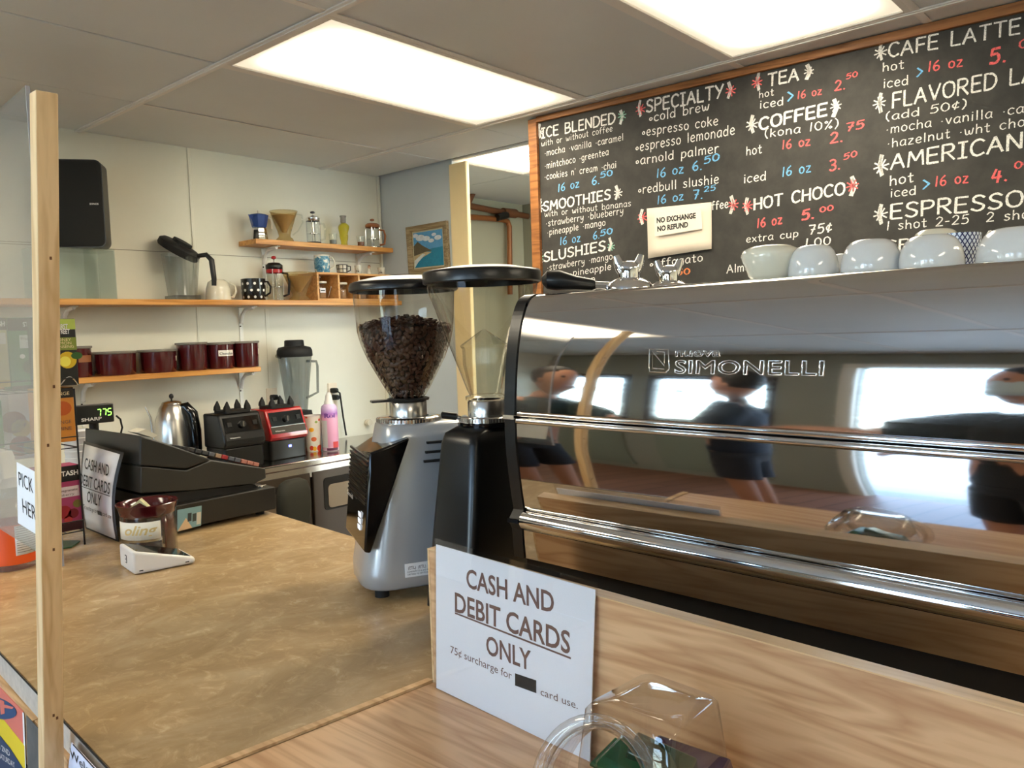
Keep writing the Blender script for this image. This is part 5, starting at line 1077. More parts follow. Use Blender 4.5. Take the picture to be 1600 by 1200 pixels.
# script bent round the jar
cu = bpy.data.curves.new('type', 'FONT'); cu.body = 'oling'; cu.shear = .35; cu.offset = .02
to = bpy.data.objects.new('type', cu); col.objects.link(to); me = bpy.data.meshes.new_from_object(to.evaluated_get(bpy.context.evaluated_depsgraph_get())); bpy.data.objects.remove(to)
xs_ = [v.co.x for v in me.vertices]; w_ = max(xs_) - min(xs_)
for v in me.vertices:
    a = ca - .95 + (v.co.x - min(xs_)) / w_ * 1.25; rr = r_ + .0013; z_ = h_ * .46 + v.co.y * h_ * .26; v.co = Vector((rr * math.cos(a), rr * math.sin(a), z_))
me.materials.clear(); me.materials.append(plain('gold_print', srgb(214, 186, 120), .5)); me.name = 'script_lettering'; lo = bpy.data.objects.new('script_lettering', me); col.objects.link(lo); lo.parent = tj
nb_ = thing('banknote', 'folded banknote sticking up inside the maroon-rimmed tip jar', 'banknote', (pc.x, pc.y, pc.z + h_ - .034), 0)
e_ = Vector((RT.x, RT.y, 0)).normalized(); f_ = Vector((FW.x, FW.y, 0)).normalized()
MB().prism([e_ * -.046 + V_(.018), e_ * -.018 + V_(.040), e_ * .002 + V_(.020), e_ * -.018 + V_(.032)], f_ * .02 - e_ * .004).build('folded_note', plain('note_paper', srgb(206, 204, 160), .8, mottled=.2, scale=90), nb_, 0)

# --- cash register
YR = 2.00
def ry(px, py, y=YR): return at_y(px, py, y)
drl, drr = ry(276, 837), ry(431, 799)
cg = thing('cash_register', 'black electronic cash register with a sloping key deck and a cash drawer below', 'cash register', (.95, 2.2, ZT))
zb_, zt_ = ZT + .012, ry(431, 760).z
xr = ry(431, 780).x; xl = .875
DEP = .40
MB().box(xl, xr, YR, YR + DEP, zb_, zt_).build('cash_drawer', plain('drawer_black', srgb(27, 24, 20), .45), cg, 0, world=True, bevel=.003)
for x_ in (xl + .05, xr - .035):
    for y_ in (YR + .03, YR + DEP - .04): MB().cyl((x_, y_, ZT + .0005), .012, .0125, 14).build('foot', 'rubber', cg, world=True)
MB().box(xr - .0005, xr + .004, YR + .005, YR + DEP - .005, zb_ + .004, zt_ - .003).build('drawer_front', plain('drawer_front', srgb(44, 42, 38), .4), cg, 0, world=True, bevel=.002)
lk = ry(408, 756, YR + .02); MB().cyl((lk.x, lk.y, zt_ + .0005), .006, .005, 12).box(lk.x - .012, lk.x + .014, lk.y - .003, lk.y + .003, zt_ + .0055, zt_ + .0075).build('drawer_key', 'chrome', cg, world=True)
YB2 = YR + .018
def rprof(pts, y): return [at_y(a, b, y) for a, b in pts]
body = rprof([(220, 729), (230, 729), (291, 735), (330, 719), (415, 732), (416, 747), (398, 756), (300, 767), (220, 771)], YB2)
MB().prism(body, (0, .34, 0)).build('body', plain('register_grey', srgb(42, 40, 34), .5), cg, 30, world=True, bevel=.003)
lid = rprof([(219, 700), (219, 680.5), (225, 682), (258, 692), (330, 718), (291, 733), (230, 728), (219, 728)], YB2 - .003)
MB().prism(lid, (0, .345, 0)).build('hood', plain('register_dark', srgb(33, 33, 30), .45), cg, 30, world=True, bevel=.004)
under = rprof([(222, 775), (298, 767), (398, 757), (410, 768), (222, 792)], YB2 + .012)
MB().prism(under, (0, .32, 0)).build('skirt', plain('register_black', srgb(26, 24, 22), .6), cg, 30, world=True)
ka, kb = at_y(300, 706, YB2), at_y(412, 731, YB2); ks = (kb - ka); kn = ks.normalized(); kup = Vector((-kn.z, 0, kn.x))
kc = {0: srgb(60, 60, 62), 1: srgb(96, 100, 110), 2: srgb(178, 150, 120), 3: srgb(176, 50, 56), 4: srgb(196, 130, 112), 5: srgb(150, 152, 158)}
km = {k: plain('key_%s' % ['charcoal', 'slate', 'tan', 'red', 'salmon', 'grey'][k], c, .5) for k, c in kc.items()}
pat = [0, 0, 0, 1, 2, 3, 1, 1, 4, 4, 4]
for i in range(11):
    for r in range(4):
        c = ka + ks * ((i + .5) / 11) + Vector((0, .035 + r * .030, 0)) + kup * .0005
        hw = ks.length / 11 * .42; k_ = pat[i] if r != 2 else (5 if i % 3 else pat[i])
        MB().prism([c - kn * hw + Vector((0, -.011, 0)), c + kn * hw + Vector((0, -.011, 0)), c + kn * hw + Vector((0, .011, 0)), c - kn * hw + Vector((0, .011, 0))], kup * .011).build('key', km[k_], cg, 0, world=True, bevel=.001, seg=1)
rp_ = rprof([(214, 676), (228, 670), (246, 680), (240, 684)], YB2 + .12)
MB().prism(rp_, (0, .06, 0)).build('receipt_paper', plain('till_paper', srgb(232, 226, 206), .8), cg, 0, world=True)
# customer display on its pole
YD = 2.43
d0, d1, d2, d3 = at_y(112, 662, YD), at_y(181, 662, YD), at_y(181, 633, YD), at_y(112, 633, YD)
wd = d1.x - d0.x
dp = thing('customer_display', 'small black pole display with glowing green digits above the cash register', 'display', (d0.x + wd * .5, YD, ZT))
zm = (d0.z + d1.z) / 2; zh = (d3.z + d2.z) / 2
MB().rings([rrect(d0.x, d1.x, YD, YD + .05, .012, zm), rrect(d0.x, d1.x, YD, YD + .05, .012, zh)]).build('housing', 'satin_black', dp, 40, world=True, bevel=.002)
pcx = at_y(150, 690, YD + .02).x
MB().lathe([(.013, 0), (.013, zm - ZT)], 20, (pcx, YD + .028, ZT), True, True).build('pole', 'black', dp, world=True)
MB().lathe([(.03, 0), (.03, .006), (.014, .012)], 24, (pcx, YD + .028, ZT + .0005), True, True).build('pole_base', 'black', dp, world=True)
ly_ = YD - .0006
M['led'] = emit('green_digits', (0.35, 1.0, 0.12, 1), 2.4)
def dig(segs, cx, cz, w, h, mb):
    t_ = .0013; sl = .12
    S_ = {'a': ((0, h), (w, h)), 'b': ((w, h), (w, h / 2)), 'c': ((w, h / 2), (w, 0)), 'd': ((0, 0), (w, 0)), 'e': ((0, 0), (0, h / 2)), 'f': ((0, h / 2), (0, h)), 'g': ((0, h / 2), (w, h / 2))}
    for s in segs:
        (a, b), (c, d) = S_[s]
        A = Vector((cx + a + b * sl, ly_, cz + b)); B = Vector((cx + c + d * sl, ly_, cz + d)); dd = (B - A).normalized(); nn = Vector((-dd.z, 0, dd.x)) * t_
        A2 = A + dd * .0009; B2 = B - dd * .0009; mb.add([A2 - nn, B2 - nn, B2 + nn, A2 + nn], [(0, 1, 2, 3)])
dm = MB(); x7 = at_y(151, 648, YD).x; z7 = at_y(154, 650, YD).z; wdg = .0100; hdg = .0190
for k, s in enumerate(('abc', 'abc', 'afgcd')): dig(s, x7 + k * .0150, z7, wdg, hdg, dm)
dm.build('green_digits', 'led', dp, 0, world=True)
sa_ = at_y(127, 659, YD); sb_ = at_y(159, 659, YD)
type_mesh('maker_lettering', 'SHARP', 'white', dp, Vector((sa_.x, YD - .0008, sa_.z)), Vector((1, 0, 0)), Vector((0, 0, 1)), width=sb_.x - sa_.x, height=.0095, bold=.03)
cbl = [at_y(182, 650, YD + .03), at_y(188, 655, YD + .04), at_y(191, 668, YD + .05), at_y(186, 690, YD + .06)]
MB().tube(cbl, .0028, 8).build('cable', 'rubber', dp, world=True)
# photo sticker
sp = [at_y(277, 830.5, YR - .001), at_y(314, 821, YR - .001), at_y(315, 790, YR - .001), at_y(277, 797, YR - .001)]
st = thing('photo_print', 'small colour photo stuck on the side of the cash drawer beside the tip jar', 'photo', tuple(sp[0]))
ny = Vector((0, -1, 0)); quad_slab(sp, ny, -.0003, .0006, 'print', plain('photo_teal', srgb(128, 168, 178), .3), st)
def qlerp(q, u, v): return q[0].lerp(q[1], u).lerp(q[3].lerp(q[2], u), v)
for (us, c_, d_) in ((((0, 0), (.62, .0), (.35, .55)), srgb(222, 190, 150), .0008), (((.42, .35), (.58, .35), (.58, .75), (.42, .75)), srgb(50, 60, 66), .001), (((.62, .3), (.78, .3), (.78, .68), (.62, .68)), srgb(58, 70, 70), .001), (((.8, .1), (.98, .1), (.98, .7), (.8, .7)), srgb(206, 204, 190), .0009)):
    MB().prism([qlerp(sp, *u) + ny * d_ for u in us], ny * .0002).build('picture_patch', plain('photo_patch', c_, .3), st, 0, world=True)

# --- second card sign leaning on the register
z0 = ZT + .002
b2r = at_z(186, 853, z0); b2l = Vector((.835, at_x(134, 823, .835).y, z0)); b2r.x = min(b2r.x, .825); b2r = Vector((.825, at_x(186, 853, .825).y, z0)); t2r = at_x(194, 707, .858); t2l = at_x(131, 689, .862)
sg2 = thing('payment_sign', 'smaller-looking card sign leaning against the cash register, curling in its sleeve', 'sign', tuple((b2l + b2r) / 2))
n = pnormal(b2l, b2r, t2l)
def curved(k0, k1, off, name, mat, parent, u0=0., u1=1., v0=0., v1=1.):
    vs = []; R_ = 8
    for v in range(R_ + 1):
        for u in range(2):
            uu_ = u0 + (u1 - u0) * u; vv_ = v0 + (v1 - v0) * v / R_
            p = b2l.lerp(b2r, uu_).lerp(t2l.lerp(t2r, uu_), vv_); vs.append(p + n * (off + .016 * math.sin(PI * vv_) * (uu_ * .4 + .6)))
    mb = MB().add(vs, [(2 * i, 2 * i + 1, 2 * i + 3, 2 * i + 2) for i in range(R_)])
    return mb.build(name, mat, parent, 60, world=True, solid=.0008)
curved(0, 1, .0, 'sleeve_back', plain('dark_backing_small', srgb(40, 38, 38), .4), sg2)
curved(0, 1, .0012, 'sheet', 'paper', sg2, .05, .93, .02, .97)
def on2(text, u0, v0, u1, v1, h, bold=.012):
    a = b2l.lerp(b2r, u0).lerp(t2l.lerp(t2r, u0), v0); b = b2l.lerp(b2r, u1).lerp(t2l.lerp(t2r, u1), v1)
    vm = (v0 + v1) / 2; o_ = n * (.0026 + .017 * math.sin(PI * vm))
    X = (b - a).normalized(); Y = n.cross(X)
    if Y.z < 0: Y = -Y
    type_mesh('printed_lettering', text, 'print_black', sg2, a + o_, X, Y, width=(b - a).length, height=h, bold=bold, lift=0)
on2('CASH AND', .18, .71, .82, .71, .030); on2('DEBIT CARDS', .08, .52, .90, .52, .030); on2('ONLY', .26, .345, .66, .345, .030); on2('75\u00a2 surcharge for', .10, .25, .52, .25, .011, 0); on2('card use', .68, .25, .92, .25, .011, 0)
for (u0, u1, v0, v1, nm) in ((.08, .90, .495, .503, 'underline'), (.54, .66, .24, .285, 'blacked_out_word')):
    q = [b2l.lerp(b2r, u).lerp(t2l.lerp(t2r, u), v) + n * (.0024 + .0165 * math.sin(PI * v)) for u, v in ((u0, v0), (u1, v0), (u1, v1), (u0, v1))]
    quad_slab(q, n, 0, .0003, nm, 'print_black', sg2)

# --- tea boxes in a wire rack
YT = 2.16
def tbox(name, label, x0p, x1p, yt, yb, y, bg, dep=.06, cat='tea box', grp='boxes of tea in the wire rack'):
    a, b = at_y(x0p, yb, y), at_y(x1p, yb, y); tz = (at_y(x0p, yt, y).z + at_y(x1p, yt, y).z) / 2; zb__ = (a.z + b.z) / 2
    o = thing(name, label, cat, ((a.x + b.x) / 2, y, zb__), 0, grp)
    MB().box(a.x, b.x, y, y + dep, zb__, tz).build('carton', plain('carton_' + name, bg, .45), o, 0, world=True, bevel=.0015)
    return o, a.x, b.x, zb__, tz
def patch(o, x0, x1, z0, z1, y, c, name='printed_panel', d=.0006, poly_=None):
    pts = poly_ or [(x0, z0), (x1, z0), (x1, z1), (x0, z1)]
    MB().prism([(x, y - .0002, z) for x, z in pts], (0, -d, 0)).build(name, plain('print_' + name, c, .5), o, 0, world=True)
def words(o, s, x0, x1, z, h, y, mat='white', bold=.0):
    type_mesh('printed_lettering', s, mat, o, Vector((x0, y - .0016, z)), Vector((1, 0, 0)), Vector((0, 0, 1)), width=x1 - x0, height=h, bold=bold)
o, xa, xb_, za, zb2 = tbox('tea_box', 'tall lime green and black box of honey lemon ginseng tea, top of the rack', 62, 124, 498, 603, YT, srgb(20, 20, 18))
H_ = zb2 - za; W_ = xb_ - xa
patch(o, xa, xb_, za + H_ * .84, zb2 - .001, YT, srgb(176, 192, 84)); patch(o, xa, xb_, za + H_ * .53, za + H_ * .72, YT, srgb(128, 142, 50))
vis = xa + W_ * .50
words(o, 'FIRST', vis + .004, vis + W_ * .30, za + H_ * .845, .013, YT, bold=.03); words(o, 'STREET', vis, vis + W_ * .34, za + H_ * .775, .012, YT, bold=.03)
for k, s in enumerate(('HONEY', 'LEMON', 'GINSENG')): words(o, s, vis - .01 + .004, vis + W_ * (.36 if k < 2 else .42), za + H_ * (.665 - k * .052), .0075, YT, M['label_cream_'] if 'label_cream_' in M else 'cream')
def disc(o, cx, cz, r, c, y, sx=1, d=.0008, name='printed_fruit'): patch(o, 0, 0, 0, 0, y, c, name, d, [(cx + r * sx * math.cos(2 * PI * i / 18), cz + r * math.sin(2 * PI * i / 18)) for i in range(18)])
disc(o, vis + .022, za + H_ * .38, .021, srgb(214, 176, 20), YT); disc(o, vis + .016, za + H_ * .36, .013, srgb(248, 232, 90), YT, 1, .0012); disc(o, vis + .044, za + H_ * .44, .009, srgb(44, 92, 30), YT, 1.5, .001, 'printed_leaf')
o, xa, xb_, za, zb2 = tbox('tea_box', 'orange box of orange jasmine tea with a dark top, below the lime green box', 62, 120, 606, 692, YT + .01, srgb(206, 132, 44))
H_ = zb2 - za; W_ = xb_ - xa; patch(o, xa, xb_, zb2 - H_ * .19, zb2 - .001, YT + .01, srgb(30, 22, 16)); vis = xa + W_ * .5
disc(o, vis + .014, za + H_ * .62, .018, srgb(190, 86, 20), YT + .01, 1.2)
words(o, 'ORANGE', vis - .02, vis + W_ * .38, zb2 - H_ * .14, .009, YT + .01, 'cream'); words(o, 'ORANGE', vis - .02, vis + W_ * .38, za + H_ * .34, .009, YT + .01, 'print_brown'); words(o, 'JASMINE', vis - .02, vis + W_ * .38, za + H_ * .22, .009, YT + .01, 'print_brown')
o, xa, xb_, za, zb2 = tbox('tea_box', 'pink box of pomegranate raspberry tea standing lowest in the rack, beside the leaning sign', 58, 131, 729, 832, YT - .05, srgb(168, 62, 104))
H_ = zb2 - za; W_ = xb_ - xa; YY = YT - .05; patch(o, xa, xb_, zb2 - H_ * .24, zb2 - .001, YY, srgb(22, 20, 22)); vis = xa + W_ * .5
words(o, 'STASH', vis + .002, vis + W_ * .46, zb2 - H_ * .15, .012, YY, bold=.03); patch(o, vis - .02, vis + W_ * .46, za + H_ * .52, za + H_ * .68, YY, srgb(222, 206, 208), 'pale_label')
words(o, 'pomegranate', vis - .01, vis + W_ * .42, za + H_ * .61, .006, YY - .0006, 'print_brown'); words(o, 'raspberry', vis - .01, vis + W_ * .34, za + H_ * .545, .006, YY - .0006, 'print_brown')
patch(o, xa, xb_, za, za + H_ * .12, YY, srgb(60, 24, 36)); 
for (fx_, fz_, r_c, cc) in ((.60, .30, .016, srgb(150, 30, 40)), (.80, .26, .012, srgb(120, 20, 34)), (.90, .40, .010, srgb(120, 110, 50)), (.68, .18, .010, srgb(190, 60, 66))): disc(o, xa + W_ * fx_, za + H_ * fz_, r_c, cc, YY)
YL = 2.30
o, xa, xb_, za, zb2 = tbox('tea_box', 'green box of premium green tea seen through the acrylic screen, left of the post', 19, 66, 496, 610, YL, srgb(64, 128, 76))
H_ = zb2 - za; W_ = xb_ - xa; patch(o, xa, xb_, zb2 - H_ * .18, zb2 - .001, YL, srgb(24, 24, 26)); words(o, 'STASH', xa + W_ * .5, xb_ + .0, zb2 - H_ * .125, .012, YL, bold=.03); patch(o, xa + W_ * .36, xb_, za + H_ * .58, za + H_ * .76, YL, srgb(206, 212, 204), 'pale_label')
words(o, 'Premium', xa + W_ * .40, xb_ - .004, za + H_ * .69, .008, YL - .0006, 'print_brown'); words(o, 'Green', xa + W_ * .55, xb_ - .006, za + H_ * .62, .008, YL - .0006, 'print_brown'); patch(o, xa, xb_, za, za + H_ * .07, YL, srgb(28, 30, 30)); disc(o, xa + W_ * .42, za + H_ * .47, .006, srgb(236, 236, 226), YL); disc(o, xa + W_ * .66, za + H_ * .32, .018, srgb(46, 84, 50), YL)
o, xa, xb_, za, zb2 = tbox('tea_box', 'yellow and grey box of tea at the left picture edge behind the screen', -34, 17, 496, 606, YL, srgb(196, 186, 128))
H_ = zb2 - za; W_ = xb_ - xa; patch(o, xa, xb_, zb2 - H_ * .18, zb2 - .001, YL, srgb(24, 24, 26)); words(o, 'STASH', xa + W_ * .45, xa + W_ * .95, zb2 - H_ * .125, .012, YL, bold=.03); patch(o, xa + W_ * .4, xa + W_ * .95, za + H_ * .62, za + H_ * .78, YL, srgb(216, 216, 204), 'pale_label'); patch(o, xa, xb_, za + .001, za + H_ * .10, YL, srgb(190, 160, 40), 'yellow_band')
o, xa, xb_, za, zb2 = tbox('tea_box', 'green box low in the rack at the left picture edge', -40, 8, 627, 702, YL - .02, srgb(70, 138, 66))
o, xa, xb_, za, zb2 = tbox('fruit_tea_carton', 'pale pinkish carton printed with red and yellow fruit, behind the acrylic screen', 20, 66, 612, 716, YL - .01, srgb(206, 190, 190), cat='carton')
for (fx_, fz_, r_c, cc, s_) in ((.1, .56, .028, srgb(140, 66, 50), 1.1), (.36, .46, .024, srgb(196, 150, 60), 1.), (.30, .20, .026, srgb(150, 40, 36), 1.), (.62, .16, .018, srgb(190, 150, 60), 1.)): disc(o, xa + (xb_ - xa) * fx_, za + (zb2 - za) * fz_, r_c, cc, YL - .01, s_)
# the wire rack itself
wr = thing('wire_rack', 'black wire display rack holding the boxes of tea', 'rack', (.6, 2.24, ZT))
x0w, x1w = at_y(-45, 700, 2.24).x, at_y(90, 700, 2.24).x
wm = []
for z_ in (at_y(100, 832, 2.11).z - .003, at_y(100, 696, 2.16).z - .002, at_y(100, 606, 2.17).z - .002):
    loop = [(x0w, 2.105, z_), (x1w, 2.105, z_), (x1w, 2.37, z_), (x0w, 2.37, z_)]
    MB().tube(loop, .0018, 6, True).build('shelf_wire', 'black', wr)
    for k in range(6): x_ = x0w + (x1w - x0w) * k / 5; MB().tube([(x_, 2.105, z_), (x_, 2.37, z_)], .0014, 6).build('cross_wire', 'black', wr)
    loop = [(x0w, 2.098, z_ + .028), (x1w, 2.098, z_ + .028)]
    MB().tube(loop, .0016, 6).build('guard_wire', 'black', wr)
for x_ in (x0w, x1w):
    for y_ in (2.105, 2.37): MB().tube([(x_, y_, ZT + .0005), (x_, y_, 1.34)], .0022, 6).build('upright', 'black', wr)
for o_ in list(wr.children):
    o_.matrix_parent_inverse = parent_matrix(wr).inverted()
for k, (cx, cz) in enumerate(((109, 601),)):
    pts = [at_y(95 + i * 3, 601 - 12 * math.sin(PI * i / 9), 2.10) for i in range(10)]
    MB().tube(pts, .0016, 6).build('arched_wire', 'chrome', wr, world=True)
# paper cups behind the rack
pcu = at_z(128, 792, ZT + .001)
pcup = thing('paper_cup_stack', 'stack of white paper cups just behind the tea rack', 'cups', (at_y(126, 690, 2.56).x, 2.58, ZT + .0005))
for k in range(9): MB().lathe([(.030, k * .020), (.038, .075 + k * .020), (.0395, .077 + k * .020), (.038, .079 + k * .020)], 24, (0, 0, 0)).build('paper_cup', 'white', pcup, 40)

# --- spray bottle
bx = at_z(22, 884, ZT + .001)
sb = thing('spray_bottle', 'clear spray bottle with orange label and white trigger, behind the acrylic screen', 'spray bottle', (bx.x, bx.y, ZT + .0005), math.radians(40))
dd_ = (bx - CAM).dot(FW); zp_ = lambda y_: at_plane(22, y_, bx, Vector((-FW.x, -FW.y, 0))).z - ZT
R_ = 36 * dd_ / FPX
hs = zp_(790); hn = zp_(758)
MB().lathe([(0, .002), (R_ * .9, 0), (R_, .006), (R_, hs * .72), (R_ * .93, hs * .84), (R_ * .5, hs * .98), (R_ * .34, hn * .96), (R_ * .34, hn)], 36).build('bottle', clear('clear_plastic_bottle', (.9, .9, .92), 1.1, body=.08, body_color=srgb(200, 200, 210)), sb, 50)
MB().lathe([(R_ * 1.01, .014), (R_ * 1.012, .020), (R_ * 1.012, hs * .70), (R_ * 1.005, hs * .74)], 36).build('label', plain('orange_label', srgb(240, 92, 26), .45), sb, 50)
ca = math.atan2(-bx.y, -bx.x) - math.radians(40)
arc(ca + .1, ca + 1.15, R_ * 1.016, .034, hs * .72).build('text_panel', 'paper', sb, 60, solid=.0004)
for k in range(12): arc(ca + .16, ca + 1.08, R_ * 1.022, .040 + k * .0052, .0412 + k * .0052, 8).build('text_line', 'grey_plastic', sb, 0)
zt0, ztt = hn, zp_(705)
MB().cyl((0, 0, hn - .004), R_ * .40, .022, 20).build('screw_cap', 'white', sb)
MB().rings([rrect(-.03, .016, -.010, .010, .006, hn + .018), rrect(-.036, .018, -.011, .011, .006, ztt - .014), rrect(-.030, .014, -.008, .008, .005, ztt)]).build('spray_head', 'white', sb, 40)
MB().tube([(-.026, 0, hn + .024), (-.036, 0, hn + .006), (-.034, 0, hn - .012)], [.006, .005, .004], 10).build('trigger', 'white', sb)
# small green packet
gp = [at_z(97, 858, ZT + .001), at_z(97, 846, ZT + .001), at_z(126, 846, ZT + .001), at_z(112, 856, ZT + .001)]
g_ = thing('green_packet', 'small flat green packet lying on the counter below the tea rack', 'packet', tuple(gp[0]))
MB().prism(gp, (0, 0, .003)).build('packet', plain('packet_green', srgb(22, 84, 44), .4), g_, 0, world=True, bevel=.001)

# --- posters on the counter front
px_ = fx(1.3, .0105); Nn = Vector((-1, .073, 0)).normalized()
def F(a, b, off=0.0): return at_plane(a, b, px_ + Nn * off, Nn)
po_ = thing('poster', 'colourful poster in coral, yellow and navy on the counter front at the lower left', 'poster', tuple(F(20, 1150)))
q = [F(-60, 1240), F(43, 1260), F(37, 1112), F(-60, 1010)]
quad_slab(q, Nn, 0, .001, 'sheet', plain('coral_print', srgb(222, 120, 104), .6), po_)
def pp_(pts, c, nm, d): MB().prism([F(a, b) + Nn * d for a, b in pts], Nn * .0003).build(nm, plain(nm + '_ink', c, .6), po_, 0, world=True)
pp_([(36.5, 1112), (39, 1114), (44, 1260), (41.5, 1260)], srgb(240, 240, 236), 'white_border', .0011)
pp_([(-50, 1100), (8, 1125), (40, 1165), (42, 1240), (-50, 1150)], srgb(232, 204, 44), 'yellow_band', .0012)
pp_([(-8 + 40 * math.cos(a) * (.9 if math.cos(a) > 0 else 1), 1104 + 17 * math.sin(a) + 9 * math.cos(a)) for a in [2 * PI * i / 24 for i in range(24)]], srgb(38, 76, 118), 'navy_oval', .0016)
pp_([(-50, 1120), (0, 1146), (18, 1168), (40, 1202), (42, 1260), (-50, 1260)], srgb(36, 62, 96), 'navy_field', .0020)
pp_([(2, 1092), (9, 1095), (10, 1114), (4, 1116)], srgb(222, 120, 104), 'coral_letter', .0022); pp_([(9, 1100), (24, 1104), (22, 1107), (9, 1105)], srgb(222, 120, 104), 'coral_letter', .0022)
for k, (s, a, b, c, d) in enumerate((('OPEN 2ND', -14, 1160, 16, 1182), ('EVERY SATURDAY', -14, 1175, 24, 1200))): flat_type(s, a, b, c, d, 8, F(0, 1150, .0025), Nn, 'white', po_, .0003, .01)
gb = thing('grey_panel_board', 'dark grey board beside the colourful poster on the counter front', 'board', tuple(F(60, 1180)))
quad_slab([F(46, 1260), F(90, 1290), F(82, 1160), F(42, 1118)], Nn, .0001, .0010, 'board', plain('grey_board', srgb(92, 92, 88), .7, mottled=.15, scale=40), gb)
wp = thing('welcome_paper', 'white paper starting with Welcome on the counter front right of the post', 'paper', tuple(F(130, 1200)))
quad_slab([F(98, 1270), F(230, 1330), F(200, 1253), F(113, 1160)], Nn, 0, .0009, 'sheet', plain('welcome_sheet', srgb(226, 226, 240), .7), wp)
flat_type('Welcome', 110, 1182, 168, 1240, 14, F(130, 1200, .001), Nn, 'print_black', wp, .0003, 0)
MB().prism([F(115, 1163) + Nn * .001, F(116, 1162) + Nn * .001, F(190, 1244) + Nn * .001, F(189, 1246) + Nn * .001], Nn * .0003).build('ruled_line', 'print_black', wp, 0, world=True)
# ================================================================== BACK WALL: steel counter, shelves and what stands on them
ZS = 0.86
def px_r(px_w, p): return px_w / 2 * (Vector(p) - CAM).dot(FW) / FPX          # half a width seen in the picture, in metres at p
def zat(px, py, p): return at_plane(px, py, Vector(p), Vector((-FW.x, -FW.y, 0))).z
bc = thing('steel_counter', 'long stainless steel back counter with refrigerated cabinet doors below', 'counter', (2.0, 3.4, 0))
YFc = 3.235
MB().box(.2, 3.10, YFc, YB - .002, ZS - .035, ZS).build('worktop', 'steel_top', bc, 0, world=True, bevel=.008, seg=3)
MB().box(.22, 3.08, YFc + .03, YB - .01, .10, ZS - .036).build('carcass', 'dark_steel', bc, 0, world=True)
MB().box(.22, 3.08, YFc + .012, YFc + .029, ZS - .085, ZS - .036).build('fascia', 'steel_top', bc, 0, world=True)
xg = at_y(487, 760, YFc + .01).x; zdt = at_y(487, 738, YFc + .01).z
for k, (a, b) in enumerate(((xg - .62, xg - .008), (xg + .008, xg + .60))):
    d = MB().box(a, b, YFc + .006, YFc + .029, .16, zdt); d = d.build('door', 'dark_steel', bc, 0, world=True, bevel=.004)
    rx0 = a + (at_y(504, 747, YFc).x - xg if k else .07); rz1 = at_y(504, 748, YFc).z
    fr = MB().rings([rrect(rx0, b - .05, rz1 - .16, rz1, .018, 0), rrect(rx0, b - .05, rz1 - .16, rz1, .018, .003)])
    fr.v = [Vector((v.x, YFc + .006 - v.z, v.y)) for v in fr.v]
    fr.build('handle_recess', 'gap', d, 0, world=True)
    pl_ = MB().rings([rrect(rx0 + .022, b - .07, rz1 - .15, rz1 - .035, .02, 0), rrect(rx0 + .022, b - .07, rz1 - .15, rz1 - .035, .02, .003)])
    pl_.v = [Vector((v.x, YFc + .0028 - v.z, v.y)) for v in pl_.v]
    pl_.build('grip_plate', plain('grip_brown', srgb(120, 104, 84), .4, .5), d, 0, world=True)
# chair in front of it
c = at_y(455, 780, 3.0)
ch = thing('office_chair', 'small dark padded chair with a grey seat, between the two counters', 'chair', (c.x, 2.98, 0), .2)
bkp = MB().rings([rrect(-.07, .07, -.03, .03, .028, z) for z in (c.z - .14, c.z - .12)] + [rrect(-.088, .088, -.035, .035, .03, c.z - .04), rrect(-.086, .086, -.035, .035, .03, c.z + .03), rrect(-.07, .07, -.028, .028, .026, c.z + .075), rrect(-.04, .04, -.015, .015, .014, c.z + .09)])
bkp.build('backrest', plain('dark_olive_padding', srgb(44, 44, 36), .8), ch, 60)
MB().rings([rrect(-.20, .20, -.42, -.02, .10, z) for z in (.46, .50)] + [rrect(-.17, .17, -.39, -.05, .09, .52)]).build('seat', 'grey_plastic', ch, 50)
MB().tube([(0, -.05, .47), (0, .04, .49), (0, .045, c.z - .02)], .018, 10).build('back_bar', 'black', ch)
MB().cyl((0, -.22, .06), .022, .40, 14).build('gas_column', 'black', ch)
for k in range(5):
    a = 2 * PI * k / 5; MB().tube([(0, -.22, .09), (.22 * math.cos(a), -.22 + .22 * math.sin(a), .05)], .014, 8).build('leg', 'black', ch); MB().sphere((.23 * math.cos(a), -.22 + .23 * math.sin(a), .026), .024, 10, 8).build('castor', 'rubber', ch)

# kettle
p = at_z(270, 704, ZS)
p = Vector((at_y(272, 690, 3.60).x, 3.60, ZS + .0005))
kt = thing('gooseneck_kettle', 'brushed steel gooseneck kettle with a black handle and knob, on the back counter', 'kettle', tuple(p))
R_ = px_r(58, p); H_ = zat(272, 626, p) - ZS; kb_ = .022
rd = Vector((RT.x, RT.y, 0)).normalized()
MB().lathe([(R_ * 1.08, 0), (R_ * 1.12, .008), (R_ * 1.0, kb_)], 40, (0, 0, 0), True, True).build('power_base', 'black', kt, 40)
MB().lathe([(R_ * .99, kb_ + .0005), (R_, kb_ + .004), (R_ * .97, H_ * .45), (R_ * .86, H_ * .72), (R_ * .66, H_ * .90), (R_ * .50, H_ * .955)], 48).build('vessel', 'steel', kt, 60)
MB().lathe([(R_ * .52, H_ * .953), (R_ * .48, H_ * .98), (R_ * .22, H_ * 1.0), (.001, H_ * 1.003)], 40).build('lid', 'steel', kt, 60)
MB().tube([(0, 0, H_), (0, 0, H_ + .012)], .004, 8).sphere((0, 0, H_ + .020), .0105, 12, 8, 1, 1, 1.2).build('knob', 'black', kt)
MB().tube([-rd * R_ * .8 + V_(H_ * .30), -rd * R_ * 1.12 + V_(H_ * .50), -rd * R_ * 1.18 + V_(H_ * .76), -rd * R_ * 1.42 + V_(H_ * .92)], [.009, .006, .005, .0045], 10).build('spout', 'steel', kt)
